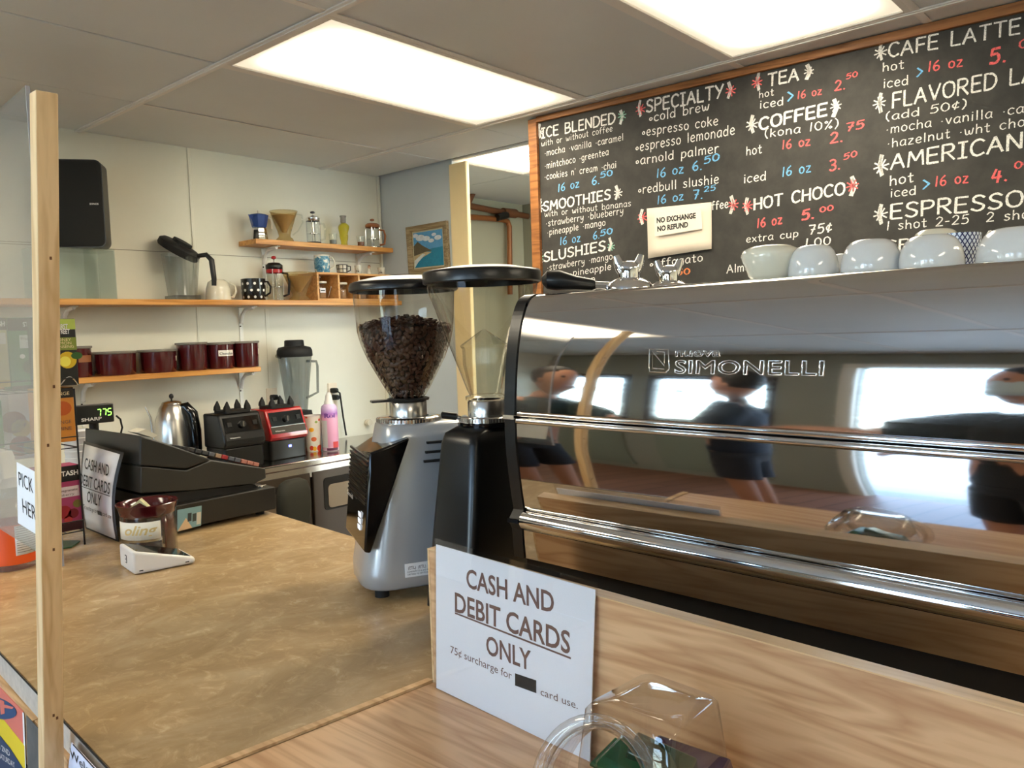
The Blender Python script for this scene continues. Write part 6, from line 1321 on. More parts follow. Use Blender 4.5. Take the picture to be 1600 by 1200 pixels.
hd_ = [rd * R_ * .30 + V_(H_ * .90), rd * R_ * .75 + V_(H_ * .91), rd * R_ * 1.05 + V_(H_ * .80), rd * R_ * 1.18 + V_(H_ * .55), rd * R_ * 1.20 + V_(H_ * .28), rd * R_ * 1.1 + V_(H_ * .14)]
MB().tube(hd_, [.014, .022, .027, .027, .024, .012], 14).build('handle', 'gloss_black', kt)

# blender bases
def motor_base(label, px0, px1, ytop, ybot, y, shell, red, rotz):
    p0, p1 = at_y(px0, 690, y), at_y(px1, 690, y); w = (p1.x - p0.x); cxm = (p0.x + p1.x) / 2
    pc = Vector((cxm, y, ZS + .0005)); H = zat((px0 + px1) / 2, ytop, pc) - ZS
    w *= .80
    o = thing('blender_motor', label, 'blender', tuple(pc), rotz, None)
    hw = w / 2; D = w * .8
    foot = MB().rings([rrect(-hw * .98, hw * .98, 0, D, .02, z) for z in (0.0, H * .34)]).build('lower_housing', 'black', o, 40, bevel=.004)
    b = MB(); 
    prof_ = [(.0, H * .34), (-.012, H * .40), (-.012, H * .46), (.030, H * .86), (.040, H * .90), (D, H * .90), (D, H * .34)]
    b.prism([(-hw, y_, z_) for y_, z_ in prof_], (2 * hw, 0, 0)).build('upper_housing', shell, o, 30, bevel=.008, seg=3)
    n_ = Vector((0, -(.86 - .46) * H, .042)); n_.normalize()
    def fq(u0, u1, v0, v1, d):
        return [Vector((hw * u, -.012 + .042 * v, H * (.46 + .40 * v))) + n_ * d for u, v in ((u0, v0), (u1, v0), (u1, v1), (u0, v1))]
    MB().hexa(fq(-.86, .86, .34, .94, .0002), fq(-.86, .86, .34, .94, .0030)).build('control_panel', 'gloss_black', o, 0, bevel=.001)
    MB().hexa(fq(-.9, .9, .02, .30, .0002), fq(-.9, .9, .02, .30, .0026)).build('name_band', plain('band_metal', srgb(84, 78, 70), .3, .6) if red else 'black', o, 0, bevel=.001)
    if red: MB().hexa(fq(-.9, .9, .305, .335, .0002), fq(-.9, .9, .305, .335, .0036)).build('chrome_line', 'chrome', o, 0)
    mtx = parent_matrix(o)
    q = fq(-.75, -.25, .10, .22, .0034); type_mesh('maker_lettering', 'Vitamix', 'white', o, mtx @ q[0], (mtx.to_3x3() @ (q[1] - q[0])), (mtx.to_3x3() @ (q[3] - q[0])), width=hw * .52, height=.006, bold=.02)
    kb = fq(-.02, .02, .62, .66, .003)[0]; e0 = Vector((1, 0, 0)); e1 = n_.cross(e0)
    MB().rings([[kb + e0 * (.016 * math.cos(a)) + e1 * (.016 * math.sin(a)) + n_ * d for a in [2 * PI * i / 20 for i in range(20)]] for d in (0, .012)]).build('dial', 'satin_black', o, 40)
    MB().box(-.003 + kb.x, kb.x + .003, kb.y - .016, kb.y - .013, kb.z - .010, kb.z + .014).build('dial_pointer', 'grey_plastic', o, 0)
    for u in (-.62, .62):
        q = fq(u - .10, u + .10, .56, .74, .003); MB().hexa(q, [v + n_ * .005 for v in q]).build('switch', 'black', o, 0, bevel=.001)
    plate = MB().rings([rrect(-hw * .62, hw * .62, D * .2, D * .85, .012, z) for z in (H * .90, H * .945)]).build('jar_seat', 'rubber', o, 30)
    for sx in (-1, 1):
        for sy in (0, 1):
            x_ = sx * hw * .50; y_ = D * (.28 + .50 * sy)
            MB().rings([[Vector((x_ + a * .013 * k_ + sx * -.004 * (1 - k_), y_ + b * .012 * k_, z)) for a, b in ((-1, -1), (1, -1), (1, 1), (-1, 1))] for z, k_ in ((H * .94, 1), (H * 1.0, .9), (H * 1.10, .2))]).build('retainer_horn', 'rubber', o, 40, bevel=.002)
    return o, H, hw, D
o, H_, hw, D_ = motor_base('black blender motor base without its jar, between the kettle and the red one', 340, 422, 636, 708, 3.32, 'black', False, .02)
o, H_, hw, D_ = motor_base('red and black blender motor base with a glowing blue light, without its jar', 413, 488, 629, 700, 3.37, 'red', True, .02)
MB().box(hw * -.02, hw * .12, -.0012, .0004, H_ * .20, H_ * .24).build('blue_light', emit('blue_indicator', (.08, .1, 1, 1), 12), o, 0)
# full blender at the back, by the wall
pc = Vector((at_y(478, 690, 3.58).x, 3.60, ZS + .0005)); zj_ = zat(466, 653, pc) - ZS; R_ = px_r(50, pc)
o = thing('countertop_blender', 'tall blender with a smoky clear jar and a black lid, behind the red motor base', 'blender', tuple(pc))
MB().rings([rrect(-.115, .115, -.09, .09, .02, z) for z in (0, zj_ - .012)] + [rrect(-.105, .105, -.08, .08, .02, zj_)]).build('motor_base', 'black', o, 40)
MB().box(-.112, .112, -.0935, -.0905, zj_ - .078, zj_ - .014).build('control_panel', 'gloss_black', o, 0, bevel=.002)
jt = zat(468, 556, pc) - ZS; jtop = zat(468, 531, pc) - ZS; jx_ = -.028
MB().rings([rrect(jx_ - .062, jx_ + .062, -.062, .062, .02, zj_ + .001), rrect(jx_ - .058, jx_ + .058, -.058, .058, .02, zj_ + .04)]).build('jar_collar', 'rubber', o, 40)
def jar_at(z0_, z1_, a, b, cx=0.0, name='jar', mat='smoke'):
    rg = []
    for t_ in (0, .33, .66, 1):
        w_ = a + (b - a) * t_; ring = []
        for i in range(32):
            an = 2 * PI * i / 32; f = 1 + .10 * (abs(math.cos(2 * an)) ** 3) * (1 - t_ * .5)
            ring.append(Vector((cx + w_ * math.cos(an) * f, w_ * math.sin(an) * f, z0_ + (z1_ - z0_) * t_)))
        rg.append(ring)
    return MB().rings(rg, cap=False)
M['smoke'] = clear('smoky_jar_plastic', (.56, .58, .58), 1.2, body=.07, body_color=srgb(140, 142, 140))
jar_at(zj_ + .041, jt, .052, R_ * 1.02, jx_).build('jar', 'smoke', o, 60)
MB().lathe([(R_ * 1.04, jt - .004), (R_ * 1.08, jt), (R_ * 1.06, jt + .03), (R_ * .96, jt + .045), (R_ * .60, jt + .052), (R_ * .58, jtop - .004), (R_ * .5, jtop), (0, jtop)], 32, (jx_, 0, 0)).build('lid', 'rubber', o, 50)
MB().tube([(jx_ + R_ * .85, 0, jt - .030), (jx_ + R_ * 1.55, 0, jt - .034), (jx_ + R_ * 1.62, 0, jt - .06), (jx_ + R_ * 1.55, 0, jt - .20), (jx_ + R_ * .72, 0, jt - .225)], .007, 10).build('handle', 'smoke', o)
MB().tube([(jx_ - R_ * 1.0, 0, jt - .004), (jx_ - R_ * 1.3, 0, jt + .006)], .009, 8).build('pouring_lip', 'smoke', o)

# paper cup with fruit print, spray can
def put(px, py_ref, y): return Vector((at_y(px, py_ref, y).x, y, ZS + .0005))
p = put(490, 688, 3.475)
fc = thing('fruit_print_cup', 'white paper cup printed with orange and yellow fruit, beside the red blender base', 'cup', tuple(p))
R_ = px_r(28, p); H_ = zat(490, 649, p) - ZS
m = NT('fruit_print'); vv_ = m.coords(); vo = m.n.new('ShaderNodeTexVoronoi'); vo.inputs['Scale'].default_value = 24; m.link(vv_, vo.inputs[0])
hs_ = m.n.new('ShaderNodeSeparateColor'); m.link(vo.outputs['Color'], hs_.inputs[0])
cA = m.ramp(hs_.outputs[0], [(0.0, srgb(232, 74, 40)), (.30, srgb(250, 190, 40)), (.55, srgb(238, 120, 70)), (.80, srgb(150, 190, 100))]); m.t.nodes[-1].color_ramp.interpolation = 'CONSTANT' if hasattr(m.t.nodes[-1], 'color_ramp') else None
gt = m.node('ShaderNodeMath', operation='LESS_THAN'); m.link(vo.outputs['Distance'], gt.inputs[0]); gt.inputs[1].default_value = .42
mx = m.n.new('ShaderNodeMixRGB'); m.link(gt.outputs[0], mx.inputs[0]); mx.inputs[1].default_value = srgb(244, 240, 228); m.link(cA, mx.inputs[2]); m.link(mx.outputs[0], m.b.inputs['Base Color'])
MB().lathe([(R_ * .78, 0), (R_ * .80, .002), (R_, H_ - .003)], 36, (0, 0, 0), True).build('cup_wall', m.m, fc, 50)
MB().lathe([(R_, H_ - .003), (R_ * 1.035, H_ - .001), (R_ * 1.02, H_ + .001), (R_ * .97, H_), (R_ * .80, .01)], 36).build('rolled_rim', 'white', fc, 50)
p = put(517, 697, 3.40)
sc2 = thing('spray_can', 'tall pink spray can with a white nozzle, at the right of the back counter', 'can', tuple(p))
R_ = px_r(25, p); H_ = zat(517, 613, p) - ZS; h1 = H_ * .80
m = NT('can_print'); sp2 = m.n.new('ShaderNodeSeparateXYZ'); m.link(m.coords(kind='Generated'), sp2.inputs[0])
c1 = m.ramp(sp2.outputs[2], [(0, srgb(240, 226, 234)), (.10, srgb(232, 168, 200)), (.70, srgb(238, 176, 206)), (.80, srgb(178, 120, 200)), (.92, srgb(226, 196, 232))])
m.link(c1, m.b.inputs['Base Color']); m.b.inputs['Roughness'].default_value = .25
MB().lathe([(R_ * .94, 0), (R_, .003), (R_, h1 * .90), (R_ * .9, h1 * .96), (R_ * .62, h1)], 36, (0, 0, 0), True).build('can_body', m.m, sc2, 60)
MB().lathe([(R_ * .60, h1), (R_ * .58, h1 + .012), (R_ * .46, h1 + .020), (R_ * .40, h1 + .040), (R_ * .24, H_ - .004), (R_ * .2, H_), (0, H_)], 28).build('nozzle', 'white', sc2, 50)
ca = math.atan2(-p.y, -p.x)
def arc2(a0, a1, r, z0_, z1_, k=14):
    lo = [Vector((r * math.cos(a0 + (a1 - a0) * i / k), r * math.sin(a0 + (a1 - a0) * i / k), z0_)) for i in range(k + 1)]
    return MB().add(lo + [v + Vector((0, 0, z1_ - z0_)) for v in lo], [(i, i + 1, k + 2 + i, k + 1 + i) for i in range(k)])
arc2(ca - 1.5, ca - .35, R_ * 1.006, h1 * .08, h1 * .66).build('ingredients_panel', plain('panel_grey', srgb(206, 208, 206), .4), sc2, 60)
arc2(ca - .5, ca + 1.0, R_ * 1.006, h1 * .015, h1 * .07).build('dark_band', plain('plum_print', srgb(84, 24, 60), .4), sc2, 60)
arc2(ca + .3, ca + 1.1, R_ * 1.008, h1 * .07, h1 * .2).build('fruit_print', plain('fruit_red_print', srgb(206, 60, 60), .4), sc2, 60)
cu = bpy.data.curves.new('type', 'FONT'); cu.body = 'Roi'; cu.offset = .04
to = bpy.data.objects.new('type', cu); col.objects.link(to); me = bpy.data.meshes.new_from_object(to.evaluated_get(bpy.context.evaluated_depsgraph_get())); bpy.data.objects.remove(to)
w_ = max(v.co.x for v in me.vertices)
for v in me.vertices: a = ca - .7 + v.co.x / w_ * 1.4; v.co = Vector((R_ * 1.012 * math.cos(a), R_ * 1.012 * math.sin(a), h1 * .72 + v.co.y * .03))
me.materials.clear(); me.materials.append(plain('violet_print', srgb(104, 50, 140), .4)); me.name = 'lettering'; lo = bpy.data.objects.new('lettering', me); col.objects.link(lo); lo.parent = sc2

# wall sockets and cords
def outlet(label, pxa, pya, pxb, pyb, plugs, cord):
    a, b = at_y(pxa, pya, YB - .004), at_y(pxb, pyb, YB - .004)
    o = thing('wall_socket', label, 'socket', ((a.x + b.x) / 2, YB - .002, (a.z + b.z) / 2))
    MB().box(a.x, b.x, YB - .007, YB - .0005, b.z, a.z).build('cover_plate', plain('ivory_plate', srgb(232, 218, 196), .4), o, 0, world=True, bevel=.002)
    for k, (x_, y_) in enumerate(plugs):
        c = at_y(x_, y_, YB - .02); MB().rings([rrect(c.x - .018, c.x + .018, c.z - .014, c.z + .014, .008, z) for z in (0, .03)]); mb = MB().rings([rrect(c.x - .018, c.x + .018, c.z - .014, c.z + .014, .008, z) for z in (0, .025)] + [rrect(c.x - .010, c.x + .010, c.z - .009, c.z + .009, .006, .04)])
        mb.v = [Vector((v.x, YB - .008 - v.z, v.y)) for v in mb.v]; mb.build('plug', 'rubber', o, 40, world=True)
    for pts in cord: MB().tube([at_y(x_, y_, yy) for x_, y_, yy in pts], .005, 8).build('cord', 'rubber', o, world=True)
    return o
outlet('ivory wall socket with a black plug, between the two nearer blender bases', 416, 607, 434, 640, [(428, 621)], [[(430, 618, YB - .05), (435, 622, YB - .055), (436, 640, YB - .05)]])
outlet('ivory double wall socket with two black plugs, above the spray can', 512, 599, 528, 640, [(522, 610), (524, 621)], [[(524, 609, YB - .05), (531, 614, YB - .05), (536, 650, YB - .04), (541, 680, YB - .03)]])
hk = at_y(574, 660, YB - .01)
if hk.x < 3.1:
    o = thing('wall_hook', 'round white cable knob on the wall just left of the silver grinder top', 'knob', (hk.x, YB - .0015, hk.z))
    mb = MB().lathe([(.016, 0), (.018, .01), (.012, .014), (.012, .025), (.020, .03), (.018, .036), (0, .037)], 24); mb.v = [Vector((v.x, -v.z, v.y)) for v in mb.v]; mb.build('knob', 'cream_china', o, 50)

# ------------------------------------------------ shelves
def shelf(label, x0, x1, y0, z0, z1):
    o = thing('wall_shelf', label, 'shelf', ((x0 + x1) / 2, (y0 + YB) / 2, z0))
    MB().box(x0, x1, y0, YB - .003, z0, z1).build('board', 'shelf', o, 0, world=True, bevel=.0015, seg=1); return o
LZ0, LZ1 = 1.611, 1.636; TZ0, TZ1 = 1.918, 1.943; WZ0, WZ1 = 1.281, 1.305
s1 = shelf('long pine wall shelf holding the speaker, a blender jar, mugs and a pigeonhole box', .55, 3.10, 3.55, LZ0, LZ1)
s2 = shelf('short upper pine shelf holding coffee makers, highest on the back wall', 2.20, 3.09, 3.595, TZ0, TZ1)
s3 = shelf('low pine wall shelf holding the maroon canisters', .60, 2.185, 3.585, WZ0, WZ1)
def bracket(px, zt__, o, wallp=None, down=.20):
    x = px
    w_ = .010
    o = MB().box(x - w_, x + w_, YB - .006, YB - .0012, zt__ - down, zt__ - .0015).box(x - w_, x + w_, YB - .15, YB - .006, zt__ - .006, zt__ - .0015).build('bracket', plain('bracket_white', srgb(226, 226, 218), .4), o, 0, world=True, bevel=.001)
    MB().tube([(x, YB - .008, zt__ - .085), (x, YB - .022, zt__ - .042), (x, YB - .055, zt__ - .016), (x, YB - .13, zt__ - .008)], .009, 8).build('bracket_rib', 'white', o, world=True)
    for dz, dx in ((.10, -.006), (.085, .006)): MB().sphere((x + dx, YB - .0075, zt__ - dz), .004, 8, 6).build('screw', 'gap', o, world=True)
bx2 = at_y(411, 400, YB).x; bracket(bx2, TZ0, s2); bracket(at_y(558, 415, YB).x, TZ0, s2, down=.13)
bracket(at_y(375, 490, YB).x, LZ0, s1, down=.30); bracket(at_y(98, 490, YB).x, LZ0, s1, down=.13); bracket(at_y(376, 600, YB).x, WZ0, s3, down=.30); bracket(1.40, WZ0, s3)

def on(px, y, z): return Vector((at_y(px, 450, y).x, y, z))
EPS = .0006
# --- upper shelf
z = TZ1 + EPS; y = 3.66
def dims(px, w, top, p): return px_r(w, p), zat(px, top, p) - p.z
p = on(410, y, z); R_, H_ = dims(410, 30, 329, p)
o = thing('moka_pot', 'moka pot with a blue top and shiny base, leftmost on the upper shelf', 'moka pot', tuple(p), .15)
ring8 = lambda r, z_: [Vector((r * math.cos(2 * PI * i / 8), r * math.sin(2 * PI * i / 8), z_)) for i in range(8)]
MB().rings([ring8(R_ * .82, 0), ring8(R_ * .84, .004), ring8(R_ * .70, H_ * .40), ring8(R_ * .66, H_ * .42)]).build('boiler', 'chrome', o, 20)
MB().rings([ring8(R_ * .66, H_ * .42 + .0005), ring8(R_ * .74, H_ * .46), ring8(R_ * .98, H_ * .82)]).build('upper_chamber', plain('blue_enamel', srgb(44, 74, 140), .25, coat=.4), o, 20)
MB().rings([ring8(R_ * 1.0, H_ * .82 + .0004), ring8(R_ * .98, H_ * .85), ring8(R_ * .3, H_ * .91)]).build('lid', plain('blue_enamel_lid', srgb(50, 80, 146), .25), o, 20)
MB().cyl((0, 0, H_ * .905), .006, H_ * .095, 12).build('knob', 'cream_china', o)
hdl = [(R_ * .8, 0, H_ * .80), (R_ * 1.5, 0, H_ * .80), (R_ * 1.75, 0, H_ * .66), (R_ * 1.7, 0, H_ * .42)]
MB().tube(hdl, [.005, .006, .0065, .004], 10).build('handle', 'cream_china', o)
MB().add([(-R_ * .8, -R_ * .3, H_ * .82), (-R_ * 1.35, 0, H_ * .83), (-R_ * .8, R_ * .3, H_ * .82), (-R_ * .75, 0, H_ * .62)], [(0, 1, 3), (1, 2, 3), (0, 2, 1)]).build('spout', plain('blue_spout', srgb(44, 74, 140), .25), o, 0, solid=.001)
def dripper(label, px, w, top, p, filt, side):
    R_, H_ = dims(px, w, top, p)
    o = thing('coffee_dripper', label, 'coffee dripper', tuple(p))
    MB().lathe([(R_ * .62, 0), (R_ * .66, .004), (R_ * .60, H_ * .10), (R_ * .44, H_ * .16), (R_ * .42, H_ * .22), (R_ * .50, H_ * .34), (R_ * .96, H_ * .96), (R_, H_ * .97), (R_, H_)], 40).build('cone', 'amber', o, 50)
    MB().lathe([(R_ * .99, H_ * .965), (R_ * 1.03, H_ * .975), (R_ * 1.03, H_), (R_ * .99, H_)], 40).build('rim', 'glass', o, 50)
    ff = MB()
    k = 24
    if filt: ff.rings([[Vector((R_ * s * math.cos(a) * (1 + .03 * (i % 2)), R_ * s * math.sin(a), H_ * zz)) for i, a in enumerate([2 * PI * i / k for i in range(k)])] for s, zz in ((.12, .30), (.80, .86))], cap=False); ff.build('paper_filter', plain('filter_brown', srgb(186, 152, 100), .9), o, 20)
    rx = Vector((RT.x, RT.y, 0)).normalized()
    MB().tube([rx * R_ * .92 + V_(H_ * .90), rx * R_ * 1.35 + V_(H_ * .86), rx * R_ * 1.40 + V_(H_ * .62), rx * R_ * 1.0 + V_(H_ * .34), rx * R_ * .6 + V_(H_ * .22)], .004, 8).build('handle', 'glass', o)
    return o
p = on(449, y, z); dripper('tan clear-plastic coffee dripper on the upper shelf beside the blue moka pot', 449, 42, 330, p, True, 1)
def press(label, px, w, top, p, lid, frame, handle, ped, knobm, band=None):
    R_, H_ = dims(px, w, top, p)
    o = thing('french_press', label, 'french press', tuple(p))
    R_ *= .86
    MB().lathe([(0, .001), (R_ * 1.06, 0), (R_ * 1.08, .003), (R_ * 1.04, H_ * .055), (R_ * .9, H_ * .06)], 32).build('foot', ped, o, 50)
    MB().lathe([(R_ * .90, H_ * .06), (R_ * .92, H_ * .07), (R_ * .92, H_ * .74)], 32).build('beaker', 'glass', o, 50)
    MB().lathe([(R_ * .95, H_ * .70), (R_ * 1.0, H_ * .71), (R_ * 1.02, H_ * .79), (R_ * .7, H_ * .845), (R_ * .1, H_ * .86)], 32).build('lid', lid, o, 50)
    if band: MB().lathe([(R_ * .955, H_ * .62), (R_ * .99, H_ * .625), (R_ * .99, H_ * .695), (R_ * .955, H_ * .70)], 32).build('collar_band', band, o, 50)
    MB().tube([(0, 0, H_ * .30), (0, 0, H_ * .95)], .0022, 8).build('plunger_rod', 'chrome', o)
    MB().lathe([(.004, H_ * .925), (.012, H_ * .94), (.013, H_ * .98), (.008, H_), (0, H_)], 20).build('knob', knobm, o, 50)
    MB().lathe([(R_ * .3, H_ * .29), (R_ * .88, H_ * .30), (R_ * .88, H_ * .315), (R_ * .2, H_ * .325)], 28).build('plunger_disc', 'chrome', o, 50)
    for k in range(4): a = PI / 4 + PI / 2 * k; MB().tube([(R_ * .97 * math.cos(a), R_ * .97 * math.sin(a), .004), (R_ * .97 * math.cos(a), R_ * .97 * math.sin(a), H_ * .70)], .0022, 6).build('frame_rod', frame, o)
    rx = Vector((RT.x, RT.y, 0)).normalized()
    MB().tube([rx * R_ * .95 + V_(H_ * .62), rx * R_ * 1.55 + V_(H_ * .60), rx * R_ * 1.75 + V_(H_ * .42), rx * R_ * 1.6 + V_(H_ * .14), rx * R_ * .98 + V_(H_ * .10)], .006, 10).build('handle', handle, o)
p = on(494, y, z); press('small french press with a chrome lid and black knob, on the upper shelf', 494, 25, 330, p, 'chrome', 'chrome', 'glass', 'black', 'black')
def tiny_glass(label, px, w, top, p, fill):
    R_, H_ = dims(px, w, top, p); o = thing('small_glass', label, 'glass', tuple(p), 0)
    MB().lathe([(0, .003), (R_ * .85, 0), (R_ * .9, .003), (R_, H_), (R_ * .93, H_), (R_ * .8, .006), (0, .005)], 24).build('tumbler', 'glass', o, 50)
    MB().lathe([(0, .0055), (R_ * .74, .006), (R_ * .78, H_ * .45), (0, H_ * .46)], 20).build('contents', fill, o, 50)
p = on(524, y - .01, z); tiny_glass('tiny glass with a grey band on the upper shelf, right of the small french press', 525, 13, 365, p, 'grey_plastic')
p = on(541, y, z); R_, H_ = dims(541, 17, 337, p)
o = thing('oil_bottle', 'twisted glass bottle of yellow oil with a pale stopper on the upper shelf', 'bottle', tuple(p))
rg = []
for j in range(15):
    t_ = j / 14; r = R_ * [.62, .60, .58, .60, .66, .72, .74, .70, .74, .84, .94, 1.0, .98, .8, .45][j]
    rg.append([Vector((r * math.cos(2 * PI * i / 16 + t_ * 2) * (1 + .16 * math.cos(2 * PI * i / 16 * 3)) + .004 * math.sin(t_ * 7), r * math.sin(2 * PI * i / 16 + t_ * 2) * (1 + .16 * math.cos(2 * PI * i / 16 * 3)), H_ * .76 * t_)) for i in range(16)])
MB().rings(rg).build('bottle', clear('yellow_oil', (.92, .86, .30), 1.0, body=.35, body_color=srgb(200, 186, 50)), o, 60)
MB().lathe([(R_ * .40, H_ * .76), (R_ * .5, H_ * .78), (R_ * .5, H_ * .95), (R_ * .6, H_ * .96), (R_ * .6, H_), (0, H_)], 20).build('stopper', 'rim_grey', o, 50)
p = on(567, y - .02, z); tiny_glass('tiny glass with a brown dab on the upper shelf, left of the wood-lidded press', 567, 13, 369, p, 'wood_brown')
p = on(586, y + .01, z); press('french press with a wooden lid, wooden knob and looped wooden handle, upper shelf', 586, 26, 342, p, 'wood_brown', 'chrome', 'wood_brown', 'steel', 'wood_brown')

# --- long shelf
z = LZ1 + EPS
gx0, gx1 = at_y(60, 430, 3.575).x, at_y(181, 430, 3.575).x; gz1 = at_y(180, 392, 3.575).z
o = thing('glass_box', 'open clear acrylic box under the black speaker on the long shelf', 'box', ((gx0 + gx1) / 2, 3.66, z))
for nm, q in (('front_pane', (gx0, gx1, 3.572, 3.577)), ('back_pane', (gx0, gx1, 3.742, 3.747)), ('left_pane', (gx0, gx0 + .005, 3.5775, 3.7415)), ('right_pane', (gx1 - .005, gx1, 3.5775, 3.7415))): MB().box(*q, z, gz1).build(nm, clear('greenish_acrylic', (.93, .96, .95), 1.8, body=.08, body_color=srgb(200, 212, 208)), o, 0, world=True, bevel=.0008)
MB().box(gx0, gx1, 3.572, 3.747, gz1 + .0003, gz1 + .005).build('top_pane', clear('acrylic_top', (.86, .92, .90), 1.4), o, 0, world=True)
sx0, sx1 = at_y(76, 300, 3.57).x, at_y(166, 300, 3.57).x; sz1 = at_y(160, 254, 3.57).z; sz0 = gz1 + .0062
o = thing('loudspeaker', 'black upright loudspeaker standing on the clear box at the left', 'speaker', ((sx0 + sx1) / 2, 3.66, sz0))
sz0b = at_y(130, 388, 3.57).z; sz0 = max(sz0, min(sz0b, sz0 + .01))
def spring(y0_, y1_, ins, z0_, z1_, r):
    a = MB(); N_ = 8
    out = [Vector((x_, 0, z_)) for x_, z_ in [(v.x, v.y) for v in rrect(sx0 + ins, sx1 - ins, z0_, z1_, r, 0)]]
    return [Vector((v.x, y0_, v.z)) for v in out], [Vector((v.x, y1_, v.z)) for v in out]
A_, B_ = spring(3.592, 3.594, 0, sz0, sz1, .028)
C_ = spring(3.688, 0, .0, sz0, sz1, .028)[0]
MB().rings([A_, C_]).build('cabinet', 'black', o, 50, world=True)
D0_ = spring(3.5915, 0, .004, sz0 + .004, sz1 - .004, .026)[0]; D1_ = spring(3.586, 0, .012, sz0 + .012, sz1 - .012, .022)[0]
MB().rings([D0_, D1_]).build('grille', plain('grille_cloth', srgb(24, 25, 24), .85), o, 50, world=True)
la = at_y(148, 322, 3.565); lb = at_y(161, 322, 3.565)
type_mesh('maker_lettering', 'SONOS', 'white', o, Vector((la.x, 3.5855, la.z)), Vector((1, 0, 0)), Vector((0, 0, 1)), width=lb.x - la.x, height=.0075, bold=.02)
o.location = (o.location.x + .012, 3.622, o.location.z)
for c_ in o.children: c_.location.y += .02
o.rotation_euler = (0, 0, math.radians(-34))

p = on(285, 3.655, z); R_, H_ = dims(280, 62, 398, p)
o = thing('blender_jar', 'clear blender jar with its black lid askew and black handle, on the long shelf', 'blender jar', tuple(p))
MB().rings([rrect(-R_ * .68, R_ * .68, -R_ * .62, R_ * .62, .012, zz) for zz in (0, H_ * .10)]).build('jar_base', 'smoke', o, 40)
jar_at(H_ * .10, H_ * 1.0, R_ * .66, R_ * .90).build('jar', clear('clear_tritan', (.74, .76, .76), 1.6, body=.06, body_color=srgb(180, 182, 180)), o, 60)
rx = Vector((RT.x, RT.y, 0)).normalized(); fy = Vector((FW.x, FW.y, 0)).normalized()
lidm = MB().lathe([(R_ * 1.0, -.008), (R_ * 1.06, 0), (R_ * 1.06, .022), (R_ * .9, .034), (R_ * .5, .038), (R_ * .48, .052), (0, .054)], 28, (0, 0, 0), True)
ax = fy; rotm_ = Matrix.Rotation(math.radians(33), 3, ax); lidm.move(rotm_, rx * (-R_ * .12) + V_(H_ * 1.08)); lidm.build('lid', 'rubber', o, 50)
MB().tube([rx * R_ * .86 + V_(H_ * .96), rx * R_ * 1.3 + V_(H_ * .98), rx * R_ * 1.55 + V_(H_ * .86), rx * R_ * 1.62 + V_(H_ * .45), rx * R_ * 1.6 + V_(H_ * .30)], [.010, .012, .013, .012, .011], 12).build('handle', 'black', o)
# white mug lying mouth down
def mug(label, px, w, top, p, mat, flip=False, cat='mug', handle_mat=None, hr=1, grp=None, hang=0.0, thick=.005):
    R_, H_ = dims(px, w, top, p); o = thing('mug', label, cat, tuple(p), 0, grp)
    pr_ = [(0, .003), (R_ * .90, 0), (R_ * .94, .003), (R_, H_ * .5), (R_, H_), (R_ * .94, H_), (R_ * .92, H_ * .5), (R_ * .84, .008), (0, .007)]
    if flip == 'dome': pr_ = [(R_ * 1.02, 0), (R_ * 1.03, .003), (R_, H_ * .25), (R_ * .96, H_ * .55), (R_ * .80, H_ * .85), (R_ * .5, H_ * .97), (0, H_)]
    MB().lathe(pr_, 36).build('body', mat, o, 50)
    h = (rx * math.cos(hang) - fy * math.sin(hang))
    pts = [h * (R_ * .95) + V_(H_ * .86), h * (R_ * .95 + .016) + V_(H_ * .86), h * (R_ * .95 + .030) + V_(H_ * .62), h * (R_ * .95 + .026) + V_(H_ * .34), h * (R_ * .93) + V_(H_ * .18)]
    if flip: pts = [Vector((q.x, q.y, H_ - q.z)) for q in pts]
    MB().tube(pts, thick, 10).build('handle', handle_mat or mat, o); return o, R_, H_
p = on(341, 3.64, z)
o, R_, H_ = mug('white mug turned upside down on the long shelf, right of the blender jar', 342, 38, 436, p, 'cream_china', 'dome', handle_mat='cream_china')
m = NT('polka_dots'); v = m.coords(); sp3 = m.n.new('ShaderNodeSeparateXYZ'); m.link(v, sp3.inputs[0]); an = m.node('ShaderNodeMath', operation='ARCTAN2'); m.link(sp3.outputs[1], an.inputs[0]); m.link(sp3.outputs[0], an.inputs[1])
cb_ = m.n.new('ShaderNodeCombineXYZ'); u1 = m.node('ShaderNodeMath', operation='MULTIPLY'); m.link(an.outputs[0], u1.inputs[0]); u1.inputs[1].default_value = 11 / (2 * PI)
w1 = m.node('ShaderNodeMath', operation='MULTIPLY'); m.link(sp3.outputs[2], w1.inputs[0]); w1.inputs[1].default_value = 30
hf = m.node('ShaderNodeMath', operation='FLOOR'); m.link(w1.outputs[0], hf.inputs[0]); hh = m.node('ShaderNodeMath', operation='MULTIPLY'); m.link(hf.outputs[0], hh.inputs[0]); hh.inputs[1].default_value = .5
ua = m.node('ShaderNodeMath', operation='ADD'); m.link(u1.outputs[0], ua.inputs[0]); m.link(hh.outputs[0], ua.inputs[1])
fu = m.node('ShaderNodeMath', operation='FRACT'); m.link(ua.outputs[0], fu.inputs[0]); fw_ = m.node('ShaderNodeMath', operation='FRACT'); m.link(w1.outputs[0], fw_.inputs[0])
m.link(fu.outputs[0], cb_.inputs[0]); m.link(fw_.outputs[0], cb_.inputs[1]); ds = m.n.new('ShaderNodeVectorMath'); ds.operation = 'DISTANCE'; m.link(cb_.outputs[0], ds.inputs[0]); ds.inputs[1].default_value = (.5, .5, 0)
lt = m.node('ShaderNodeMath', operation='LESS_THAN'); m.link(ds.outputs['Value'], lt.inputs[0]); lt.inputs[1].default_value = .20
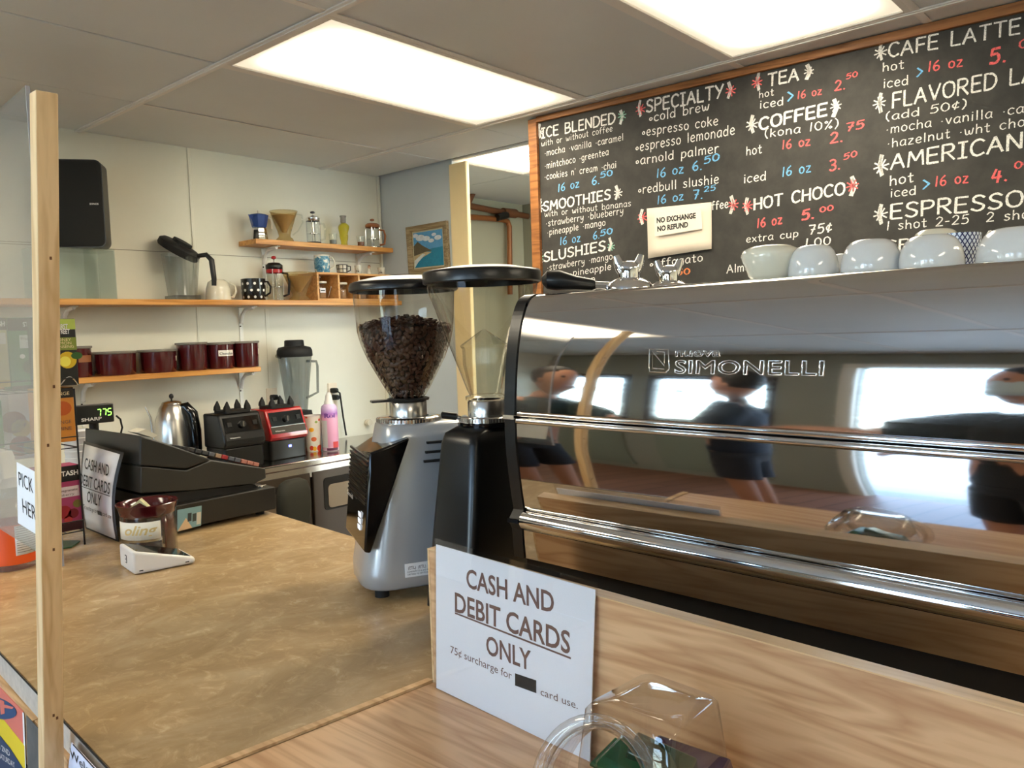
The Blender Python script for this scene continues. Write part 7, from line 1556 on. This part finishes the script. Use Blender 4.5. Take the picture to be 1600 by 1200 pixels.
m.link(m.ramp(lt.outputs[0], [(0, srgb(16, 16, 17)), (1, srgb(236, 236, 232))]), m.b.inputs['Base Color']); m.b.inputs['Roughness'].default_value = .2
M['polka'] = m.m
p = on(396, 3.64, z); mug('black mug with white polka dots on the long shelf', 396, 37, 436, p, 'polka', handle_mat='gloss_black')
p = on(430, 3.66, z); press('french press with a red collar, black domed lid and black handle, on the long shelf', 430, 30, 400, p, 'black', 'chrome', 'black', 'glass', 'red', 'red')
p = on(467, 3.61, z); dripper('large pale coffee dripper on the long shelf, left of the pigeonhole box', 467, 49, 426, p, True, 1)
# pigeonhole box
yb0, yb1 = 3.575, 3.75
qx0, qx1 = at_y(496, 450, yb0).x, at_y(625, 450, yb0).x
qx1 = min(qx1, 3.095)
qz1 = at_y(500, 425, yb0).z
cbx = thing('pigeonhole_box', 'small pine box shelf with four compartments standing on the long shelf', 'box shelf', ((qx0 + qx1) / 2, 3.66, z))
tk = .011
MB().box(qx0, qx1, yb0, yb1, qz1 - tk, qz1).build('top_board', 'cubby', cbx, 0, world=True, bevel=.001, seg=1)
MB().box(qx0, qx1, yb0, yb1, z, z + tk).build('bottom_board', 'cubby', cbx, 0, world=True, bevel=.001, seg=1)
MB().box(qx0 + tk, qx1 - tk, yb1 - .006, yb1, z + tk, qz1 - tk).build('back_board', 'cubby', cbx, 0, world=True)
cw = (qx1 - qx0 - tk) / 4
for k in range(5):
    MB().box(qx0 + k * cw, qx0 + k * cw + tk, yb0 + (.0 if k in (0, 4) else .002), yb1 - .0065, z + tk, qz1 - tk).build('side_board' if k in (0, 4) else 'divider', 'cubby', cbx, 0, world=True)
names = ('white-lidded jar with a paper tag in the first compartment of the pigeonhole box', 'white-lidded empty clear jar in the second compartment of the pigeonhole box', 'white-lidded jar in the third compartment, half hidden by the grinder lid', 'white-lidded jar in the fourth compartment, hidden behind the grinder lid')
for k in range(4):
    cx = qx0 + tk + (cw - tk) * .45 + k * cw; jr = .036; jh = (qz1 - z - 2 * tk) * (.74 - .03 * (k % 2))
    o = thing('storage_jar', names[k], 'jar', (cx, 3.65, z + tk + .0006), 0, 'jars in the pigeonhole box')
    MB().lathe([(0, .002), (jr * .95, 0), (jr, .003), (jr, jh - .014), (jr * .9, jh - .010)], 28).build('jar', 'glass', o, 50)
    MB().lathe([(0, .004), (jr * .9, .004), (jr * .9, jh * .55), (0, jh * .56)], 24).build('contents', plain('brown_powder', srgb(150, 112, 74), .9), o, 50)
    MB().lathe([(jr * 1.02, jh - .012), (jr * 1.1, jh - .010), (jr * 1.1, jh - .001), (jr, jh), (0, jh)], 28).build('lid', 'cream_china', o, 50)
    if k == 0:
        MB().box(-.024, .010, -jr - .0022, -jr - .0004, jh * .34, jh * .60).build('label', 'paper', o, 0); MB().box(-.020, .006, -jr - .003, -jr - .0023, jh * .43, jh * .49).build('label_print', 'print_black', o, 0)
        MB().tube([(.040, -.02, .01), (.058, -.025, jh * .72)], .0022, 6).build('scoop', 'chrome', o)
# things on the pigeonhole box
zq = qz1 + EPS
p = on(505, 3.645, zq)
m = NT('wave_print'); f = m.noise(m.coords(), 22, 4, .6, 1.5)
m.link(m.ramp(f, [(.30, srgb(24, 40, 66)), (.42, srgb(70, 128, 160)), (.52, srgb(110, 160, 176)), (.60, srgb(232, 232, 220)), (.68, srgb(196, 164, 60))]), m.b.inputs['Base Color']); m.b.inputs['Roughness'].default_value = .25
M['wave'] = m.m
o, R_, H_ = mug('tall mug with a blue sea-wave print and white rim, on top of the pigeonhole box', 502, 24, 399, p, 'wave', handle_mat='cream_china')
MB().lathe([(R_ * 1.004, H_ - .006), (R_ * 1.012, H_ - .003), (R_ * 1.0, H_ + .0008), (R_ * .93, H_ + .0008)], 32).build('rim', 'cream_china', o, 50)
p = on(536, 3.63, zq); R_, H_ = dims(534, 17, 414, p)
o = thing('creamer_jug', 'little white jug outlined in black like a drawing, on top of the pigeonhole box', 'jug', tuple(p))
MB().lathe([(0, .002), (R_ * .86, 0), (R_ * .9, .003), (R_, H_), (R_ * .92, H_), (R_ * .8, .006)], 28).build('body', 'cream_china', o, 50)
for zz in (.10, .52, .97): MB().tube([(R_ * (.90 + .1 * zz) * 1.01 * math.cos(2 * PI * i / 24), R_ * (.90 + .1 * zz) * 1.01 * math.sin(2 * PI * i / 24), H_ * zz) for i in range(24)], .0022, 6, True).build('outline_ring', 'black', o)
for k in range(8): a = 2 * PI * k / 8 + .3; MB().tube([(R_ * .91 * math.cos(a), R_ * .91 * math.sin(a), .003), (R_ * 1.01 * math.cos(a), R_ * 1.01 * math.sin(a), H_ * .97)], .0018, 6).build('outline_bar', 'black', o)
MB().tube([rx * R_ * .95 + V_(H_ * .85), rx * (R_ + .016) + V_(H_ * .8), rx * (R_ + .016) + V_(H_ * .35), rx * R_ * .93 + V_(H_ * .2)], .003, 8).build('handle', 'black', o)
for k, (px, w, top, lb_) in enumerate(((561, 12, 415, 'small white espresso cup with a cherry motif, left of the figurine'), (597, 12, 418, 'small white espresso cup with a cherry motif, right of the figurine'))):
    p = on(px, 3.64, zq); R_, H_ = dims(px, w, top, p)
    o = thing('espresso_cup', lb_, 'cup', tuple(p), 0, 'espresso cups on the pigeonhole box')
    MB().lathe([(0, .002), (R_ * .76, 0), (R_ * .80, .002), (R_, H_), (R_ * .93, H_), (R_ * .72, .005)], 24).build('bowl', 'cream_china', o, 50)
    dn = -fy
    ch_ = MB()
    for a, b in ((-.004, .36), (.005, .32)): ch_.sphere(dn * R_ * .90 + rx * a + V_(H_ * b), .0036, 8, 6)
    ch_.build('cherry_motif', 'maroon', o); MB().tube([dn * R_ * .93 + rx * -.004 + V_(H_ * .42), dn * R_ * .99 + V_(H_ * .7), dn * R_ * .92 + rx * .005 + V_(H_ * .38)], .0009, 5).build('cherry_stalk', 'black', o)
p = on(578, 3.635, zq); R_, H_ = dims(578, 8, 414, p)
o = thing('figurine', 'tiny white and brown china figurine between the two espresso cups', 'figurine', tuple(p))
MB().lathe([(R_, 0), (R_, .003), (R_ * .8, H_ * .3), (R_ * .55, H_ * .55), (R_ * .5, H_ * .62)], 20, (0, 0, 0), True, True).build('robe', 'cream_china', o, 50)
MB().sphere((0, 0, H_ * .76), R_ * .55, 14, 10, 1, 1, 1.2).build('head', plain('china_skin', srgb(214, 176, 146), .3), o); MB().sphere((.002, .001, H_ * .86), R_ * .56, 14, 10, 1, 1, .9).build('brown_cap', 'wood_brown', o)

# --- low shelf: maroon canisters
z = WZ1 + EPS
def canister(label, px, w, top, y_, tag_=None):
    p = on(px, y_, z); p.x = at_y(px, 560, y_).x; R_, H_ = dims(px, w, top, p)
    o = thing('canister', label, 'canister', tuple(p), 0, 'maroon canisters on the low shelf')
    R_ *= .95
    MB().lathe([(0, .002), (R_ * .95, 0), (R_ * .97, .004), (R_, H_ - .010), (R_ * .96, H_ - .009)], 40).build('body', 'maroon', o, 50)
    MB().lathe([(R_ * .99, H_ - .011), (R_ * 1.06, H_ - .009), (R_ * 1.08, H_ - .004), (R_ * 1.05, H_), (R_ * .9, H_ - .001), (R_ * .86, H_ - .006), (0, H_ - .006)], 40).build('lid', 'rim_grey', o, 50)
    if tag_:
        tx, a0, a1, colr_ = tag_; ca = math.atan2(-p.y, -p.x)
        arc2(ca + a0, ca + a1, R_ * 1.004, H_ * .48, H_ * .70, 8).build('label', plain('label_' + colr_[0], colr_[1], .6), o, 60)
        if tx:
            cu = bpy.data.curves.new('type', 'FONT'); cu.body = tx; cu.offset = .02
            to = bpy.data.objects.new('type', cu); col.objects.link(to); me = bpy.data.meshes.new_from_object(to.evaluated_get(bpy.context.evaluated_depsgraph_get())); bpy.data.objects.remove(to)
            w_ = max(v.co.x for v in me.vertices)
            for v in me.vertices: a = ca + a0 + .08 + v.co.x / w_ * (a1 - a0 - .16); v.co = Vector((R_ * 1.010 * math.cos(a), R_ * 1.010 * math.sin(a), H_ * .53 + v.co.y * H_ * .13))
            me.materials.clear(); me.materials.append(M['print_black']); me.name = 'label_lettering'; lo = bpy.data.objects.new('label_lettering', me); col.objects.link(lo); lo.parent = o
canister('tall maroon canister with a brown and cream label, half hidden behind the tea boxes', 120, 44, 541, 3.68, ('', .1, 1.2, ('brown', srgb(150, 96, 60))))
canister('wide low maroon canister, the left one of the two low ones', 179, 64, 549, 3.675)
canister('wide low maroon canister, the right one of the two low ones', 246, 58, 546, 3.675, ('', 1.25, 1.5, ('cream', srgb(226, 220, 200))))
canister('tall maroon canister without a label, right of the low canisters', 300, 47, 535, 3.675)
canister('tall maroon canister with a white Chocolate label', 344, 44, 535, 3.67, ('Chocolate', -.1, 1.15, ('white', srgb(236, 232, 222))))
canister('tall maroon canister at the right end of the low shelf', 384, 42, 533, 3.67, ('', 1.2, 1.5, ('pale', srgb(226, 220, 200))))

# --- framed seascape on the right wall
XW = 3.14
def wp_(px, py, off=.0): return at_x(px, py, XW - off)
q = [wp_(643, 430), wp_(705, 424), wp_(701, 345), wp_(638, 356)]
n = Vector((-1, 0, 0)); c_ = sum(q, Vector()) / 4
fr = thing('framed_seascape', 'framed painting of a beach and blue sea under clouds, hung on the pale blue wall', 'painting', tuple(c_))
inn = [c_ + (p - c_) * .78 for p in q]
for i in range(4):
    a, b, c2, d = q[i], q[(i + 1) % 4], inn[(i + 1) % 4], inn[i]
    MB().hexa([p + n * .002 for p in (a, b, c2, d)], [a + n * .022, b + n * .022, c2 + n * .014, d + n * .014]).build('frame_side', wood('weathered_frame', srgb(112, 92, 62), srgb(160, 142, 108), 1, 2, .6, 4) if i == 0 else bpy.data.materials['weathered_frame'], fr, 0, world=True)
inn2 = [c_ + (p - c_) * .72 for p in q]
MB().hexa([p + n * .003 for p in inn], [p + n * .008 for p in inn]).build('liner', plain('pale_liner', srgb(190, 182, 150), .6), fr, 0, world=True)
def pt_(u, v, d): return inn2[0].lerp(inn2[1], u).lerp(inn2[3].lerp(inn2[2], u), v) + n * d
def paint(pts, c, nm, d): MB().prism([pt_(u, v, d) for u, v in pts], n * .0004).build(nm, plain(nm, c, .6, mottled=.12, scale=60), fr, 0, world=True)
paint([(0, 0), (1, 0), (1, 1), (0, 1)], srgb(84, 150, 196), 'painted_sky', .0085)
paint([(0, 0), (1, 0), (1, .52), (0, .46)], srgb(30, 124, 156), 'painted_sea', .0095)
paint([(0, .12), (.30, .28), (.62, .40), (.30, .44), (0, .40)], srgb(190, 170, 130), 'painted_beach', .0102)
paint([(0, .34), (.40, .42), (.62, .44), (.30, .62), (.15, .74), (0, .62)], srgb(92, 84, 62), 'painted_headland', .0108)
paint([(0, .0), (.12, .14), (.40, .36), (.30, .38), (0, .20)], srgb(206, 216, 214), 'painted_surf', .0113)
for (cx, cy, r) in ((.25, .84, .16), (.45, .80, .13), (.62, .72, .10), (.85, .78, .12), (.08, .92, .10), (.72, .88, .08)):
    paint([(min(1, max(0, cx + r * math.cos(a))), min(1, cy + r * .55 * math.sin(a))) for a in [2 * PI * i / 14 for i in range(14)]], srgb(206, 214, 220), 'painted_cloud', .0098)

# --- passage: pipes and arched thing
MP = plain('brown_pipe', srgb(112, 66, 36), .5); 
def PP(px, py, off=.0): return at_y(px, py, YP - .05 - off)
o = thing('ceiling_pipe', 'dark brown pipe with a valve running high along the passage wall', 'pipe', tuple(PP(770, 330)))
MB().tube([PP(720, 319), PP(786, 332)], .022, 12).tube([PP(804, 334), PP(850, 343)], .022, 12).build('pipe', MP, o, world=True)
MB().tube([PP(786, 332), PP(805, 334)], .034, 12).build('union', MP, o, world=True); MB().tube([PP(777, 340, .03), PP(792, 336, .03)], .026, 10).build('valve', 'black', o, world=True)
o = thing('bent_pipe', 'copper-brown pipe bending down the passage wall below the valve', 'pipe', tuple(PP(790, 400)))
MB().tube([PP(722, 338), PP(785, 343), PP(793, 346), PP(796, 354), PP(797, 460)], .020, 12).build('pipe', plain('copper_pipe', srgb(150, 90, 46), .4, .3), o, world=True)
o = thing('leaning_stick', 'short dark stick slanting between the pipe and the passage ceiling', 'stick', tuple(PP(737, 305)))
MB().tube([PP(728, 326, .05), PP(743, 292, .05)], .020, 8).build('stick', MP, o, world=True)
pa = [PP(x_, y_, .15) for x_, y_ in ((722, 440), (725, 424), (735, 420), (750, 420), (770, 424), (790, 432), (806, 440), (814, 446))]
o = thing('arched_rail', 'grey-brown arched rail low in the passage opening', 'rail', tuple(pa[3]))
MB().tube(pa + [Vector((pa[-1].x, pa[-1].y, 0.01))], .022, 10).tube([pa[0], Vector((pa[0].x, pa[0].y, .01))], .022, 10).build('rail', plain('taupe_rail', srgb(110, 98, 76), .5), o, world=True)
# ================================================================== PEOPLE (on the customer side, seen in the polished steel)
def skin_mesh(name, pts, edges, rad, mat, parent, levels=2):
    me = bpy.data.meshes.new(name); me.from_pydata([tuple(p) for p in pts], edges, []); me.update()
    o = bpy.data.objects.new(name, me); col.objects.link(o); o.parent = parent
    sk = o.modifiers.new('skin', 'SKIN'); sk.use_smooth_shade = True
    for i, v in enumerate(me.skin_vertices[0].data):
        r = rad[i]; v.radius = r if isinstance(r, tuple) else (r, r)
        v.use_root = (i == 0)
    sb = o.modifiers.new('sub', 'SUBSURF'); sb.levels = levels; sb.render_levels = levels
    me.materials.append(mat); return o
def person(label, loc, face, shirt, shorts, skin, hair, h=1.74, larm=None, rarm=None, lean=0.0, head_turn=0.0, mask=False):
    t = thing('person', label, 'person', loc, face)      # local: faces +x, left hand +y
    k = h / 1.75
    def P(x, y, z): return Vector((x + max(0, z - .95) * math.tan(lean), y, z)) * k
    la = larm or [P(.02, .20, 1.42), P(.03, .27, 1.14), P(.10, .24, .90)]
    ra = rarm or [P(.02, -.20, 1.42), P(.03, -.27, 1.14), P(.10, -.24, .90)]
    S = skin
    pts = [P(0, 0, .95), P(0, 0, 1.15), P(0, 0, 1.36), P(.0, 0, 1.47), P(.01, 0, 1.55)]
    rad = [(.15, .11), (.14, .10), (.16, .10), (.06, .06), (.052, .052)]
    edges = [(0, 1), (1, 2), (2, 3), (3, 4)]
    for s, arm in ((1, la), (-1, ra)):
        b = len(pts); pts += [P(.0, s * .15, 1.42), arm[0], arm[1], arm[2]]; rad += [.06, .052, .042, .030]
        edges += [(2, b), (b, b + 1), (b + 1, b + 2), (b + 2, b + 3)]
        hd = (arm[2] - arm[1]).normalized(); w = arm[2]
        b2 = len(pts); pts += [w + hd * .05]; rad += [(.032, .020)]; edges += [(b + 3, b2)]
        sd = hd.cross(Vector((0, 0, 1))); sd = sd.normalized() if sd.length > .1 else Vector((0, 1, 0))
        for j, (o_, ln_) in enumerate(((-.026, .075), (-.009, .085), (.009, .080), (.026, .065))):
            b3 = len(pts); pts += [w + hd * .08 + sd * o_, w + hd * (.08 + ln_ * .55) + sd * o_ * 1.2, w + hd * (.08 + ln_) + sd * o_ * 1.2 + Vector((0, 0, -.012))]; rad += [.010, .009, .007]; edges += [(b2, b3), (b3, b3 + 1), (b3 + 1, b3 + 2)]
        b3 = len(pts); pts += [w + hd * .04 + sd * .045, w + hd * .075 + sd * .058]; rad += [.012, .009]; edges += [(b + 3, b3), (b3, b3 + 1)]
    for s in (1, -1):
        b = len(pts); pts += [P(0, s * .10, .88), P(.02, s * .11, .50), P(0, s * .11, .09), P(.12, s * .13, .035)]; rad += [.09, .062, .042, .035]
        edges += [(0, b), (b, b + 1), (b + 1, b + 2), (b + 2, b + 3)]
    skin_mesh('body', pts, edges, rad, S, t)
    hp_ = P(.02, 0, 1.64); hm = MB(); R3 = Matrix.Rotation(head_turn, 3, 'Z')
    hm.sphere((0, 0, 0), .106, 20, 14, .98, .78, 1.16)
    for v in hm.v:
        if v.z < -.02: v.x *= 1 + .0 ; v.y *= 1 + v.z * 1.6
        if v.x > .07 and abs(v.y) < .02 and -.03 < v.z < .01: v.x += .018
    hm.sphere((.0, .078, -.01), .022, 8, 6, .8, .35, 1.3); hm.sphere((.0, -.078, -.01), .022, 8, 6, .8, .35, 1.3)
    hm.tube([(.09, 0, .015), (.112, 0, -.02), (.098, 0, -.03)], [.007, .013, .009], 8)
    hm.move(R3, hp_); hm.build('head', S, t, 80)
    ey = MB(); 
    for s in (1, -1): ey.sphere((.088, s * .032, .012), .010, 8, 6)
    ey.move(R3, hp_); ey.build('eyes', 'gloss_black', t)
    mo = MB().tube([(.090, -.022, -.055), (.097, 0, -.057), (.090, .022, -.055)], .005, 6); mo.move(R3, hp_); mo.build('mouth', plain('lips', srgb(150, 84, 76), .5), t)
    hh = MB().sphere((-.016, 0, .028), .106, 20, 12, 1.0, .86, 1.06)
    for v in hh.v:
        if v.x > .02 and v.z < .05: v.x = .02 + (v.x - .02) * .2
        if v.z < -.04: v.z = -.04 + (v.z + .04) * .3
    hh.move(R3, hp_); hh.build('hair', hair, t, 80)
    if mask:
        mk = MB(); rr = []
        for z in (-.075, -.05, -.02, .0):
            rr.append([Vector((.100 * math.cos(a) + (.014 if abs(a) < .3 else 0), .082 * math.sin(a), z)) for a in [x / 10 * 1.25 for x in range(-10, 11)]])
        n = len(rr[0]); mk.add([p for r in rr for p in r], [(j * n + i, j * n + i + 1, (j + 1) * n + i + 1, (j + 1) * n + i) for j in range(3) for i in range(n - 1)])
        mk.move(R3, hp_); mk.build('face_mask', plain('pale_mask', srgb(176, 190, 196), .8), t, 80, solid=.002)
    # clothes: lofted torso and sleeves fused into one cloth surface
    def ell(c, a, b, ax=None, k=20):
        if ax is None: u, w_ = Vector((1, 0, 0)), Vector((0, 1, 0))
        else: u = ax.orthogonal().normalized(); w_ = ax.cross(u).normalized()
        return [c + u * (a * math.cos(2 * PI * i / k)) + w_ * (b * math.sin(2 * PI * i / k)) for i in range(k)]
    def fuse(o, v=.011):
        md = o.modifiers.new('fuse', 'REMESH'); md.mode = 'VOXEL'; md.voxel_size = v; md.use_smooth_shade = True
        sm = o.modifiers.new('soften', 'SMOOTH'); sm.factor = .6; sm.iterations = 6
    sh = MB().rings([ell(P(0, 0, z), a * k, b * k) for z, a, b in ((.90, .125, .185), (1.0, .120, .175), (1.15, .115, .170), (1.30, .122, .190), (1.40, .115, .190), (1.455, .085, .14), (1.49, .062, .075))])
    for s, arm in ((1, la), (-1, ra)):
        a0 = P(0, s * .15, 1.415); e = arm[0].lerp(arm[1], .75); d = (e - a0).normalized()
        sh.rings([ell(a0 - d * .05, .086, .086, d), ell(a0.lerp(e, .4), .084, .084, d), ell(e, .074, .074, d)])
    fuse(sh.build('t_shirt', shirt, t))
    sr = MB().rings([ell(P(0, 0, z), a * k, b * k) for z, a, b in ((.80, .10, .16), (.88, .122, .178), (.99, .116, .165))])
    for s in (1, -1):
        a0, e = P(0, s * .09, .86), P(.01, s * .11, .52); d = (e - a0).normalized(); sr.rings([ell(a0, .098, .098, d), ell(e, .092, .092, d)])
    fuse(sr.build('shorts', shorts, t))
    for s in (1, -1):
        MB().rings([rrect(-.07, .20, s * .12 - .045, s * .12 + .045, .04, z_) for z_ in (0.0, .03)] + [rrect(-.065, .12, s * .12 - .04, s * .12 + .04, .035, .075)]).build('shoe', 'rubber', t, 60, bevel=0.006)
    return t
SK = plain('skin', srgb(176, 124, 96), 0.5); HR = plain('dark_hair', srgb(24, 20, 18), 0.6)
NV = plain('navy_cotton', srgb(32, 40, 54), 0.9); DG = plain('dark_green_cotton', srgb(40, 56, 54), 0.9); DSH = plain('dark_shorts', srgb(34, 36, 44), 0.9); TE = plain('black_cotton', srgb(22, 23, 26), 0.9)
V = Vector
person('person in navy t-shirt and dark shorts, hands at the waist, mirrored mid-machine', (-1.20, 1.60, 0), math.radians(75), NV, DSH, SK, HR, 1.76,
       larm=[V((.02, .20, 1.42)), V((.10, .27, 1.17)), V((.24, .10, 1.12))], rarm=[V((.02, -.20, 1.42)), V((.10, -.27, 1.17)), V((.24, -.08, 1.10))], head_turn=.2)
person('person in dark green t-shirt leaning and reaching out, mirrored at the machine left end', (-0.75, 2.40, 0), math.radians(-80), DG, TE, SK, HR, 1.70,
       rarm=[V((.20, -.20, 1.40)), V((.42, -.22, 1.30)), V((.66, -.20, 1.28))], lean=.35)
person('person in black with pale face mask, one arm out, mirrored at the machine right side', (-0.80, 0.50, 0), math.radians(35), TE, TE, SK, HR, 1.74,
       larm=[V((.04, .20, 1.42)), V((.20, .42, 1.33)), V((.30, .66, 1.34))], rarm=[V((.02, -.20, 1.42)), V((.12, -.26, 1.17)), V((.30, -.06, 1.13))], mask=True)
# sunlight outside
sd = bpy.data.lights.new('sun', 'SUN'); sd.energy = 3.0; sd.angle = 0.01; sd.color = (1, .96, .9)
so = bpy.data.objects.new('sun', sd); so.rotation_euler = (math.radians(38), math.radians(-6), math.radians(20)); col.objects.link(so)

# ------------------------------------------------------------------ prints, pointers and letterings belong to the part that carries them
SUBS = {'printed_lettering': ('sheet', 'carton'), 'printed_fruit': ('carton',), 'printed_leaf': ('carton',), 'printed_panel': ('carton',), 'pale_label': ('carton',), 'yellow_band': ('carton', 'sheet'),
        'underline': ('sheet',), 'blacked_out_word': ('sheet',), 'dial_pointer': ('dial',), 'label_lettering': ('label',), 'label_print': ('label',), 'sticker_print': ('rating_sticker',), 'lit_buttons': ('front_cover',),
        'vent_louvres': ('front_cover',), 'ring_teeth': ('adjusting_ring',), 'text_line': ('text_panel',), 'emblem_inner': ('emblem',), 'emblem_dot': ('emblem',), 'maker_lettering': ('name_band', 'grille', 'housing'),
        'chalk_lettering': ('slate',), 'chalk_star': ('slate',), 'painted': ('liner',), 'picture_patch': ('print',), 'raised': ('upper_panel',), 'lid_dial': ('lid',), 'chip': ('worktop',), 'outline': ('body',), 'cherry': ('bowl',),
        'script_lettering': ('front_cover', 'label'), 'navy': ('sheet',), 'coral_letter': ('sheet',), 'white_border': ('sheet',), 'ruled_line': ('sheet',), 'slot': ('body',), 'green_digits': ('housing',), 'lettering': ('can_body',), 'trim_clip': ('end_trim',)}
for root in [o for o in scene.objects if o.parent is None and o.type == 'EMPTY']:
    kids = list(root.children)
    for c in kids:
        for key, hosts in SUBS.items():
            if c.name.split('.')[0] == key or (key in ('painted', 'outline', 'cherry', 'navy', 'raised') and c.name.startswith(key + '_')):
                for hn in hosts:
                    hh = [k for k in kids if k.name.split('.')[0] == hn and k is not c]
                    if hh:
                        c.location = c.location - hh[0].location; c.parent = hh[0]; break
                break
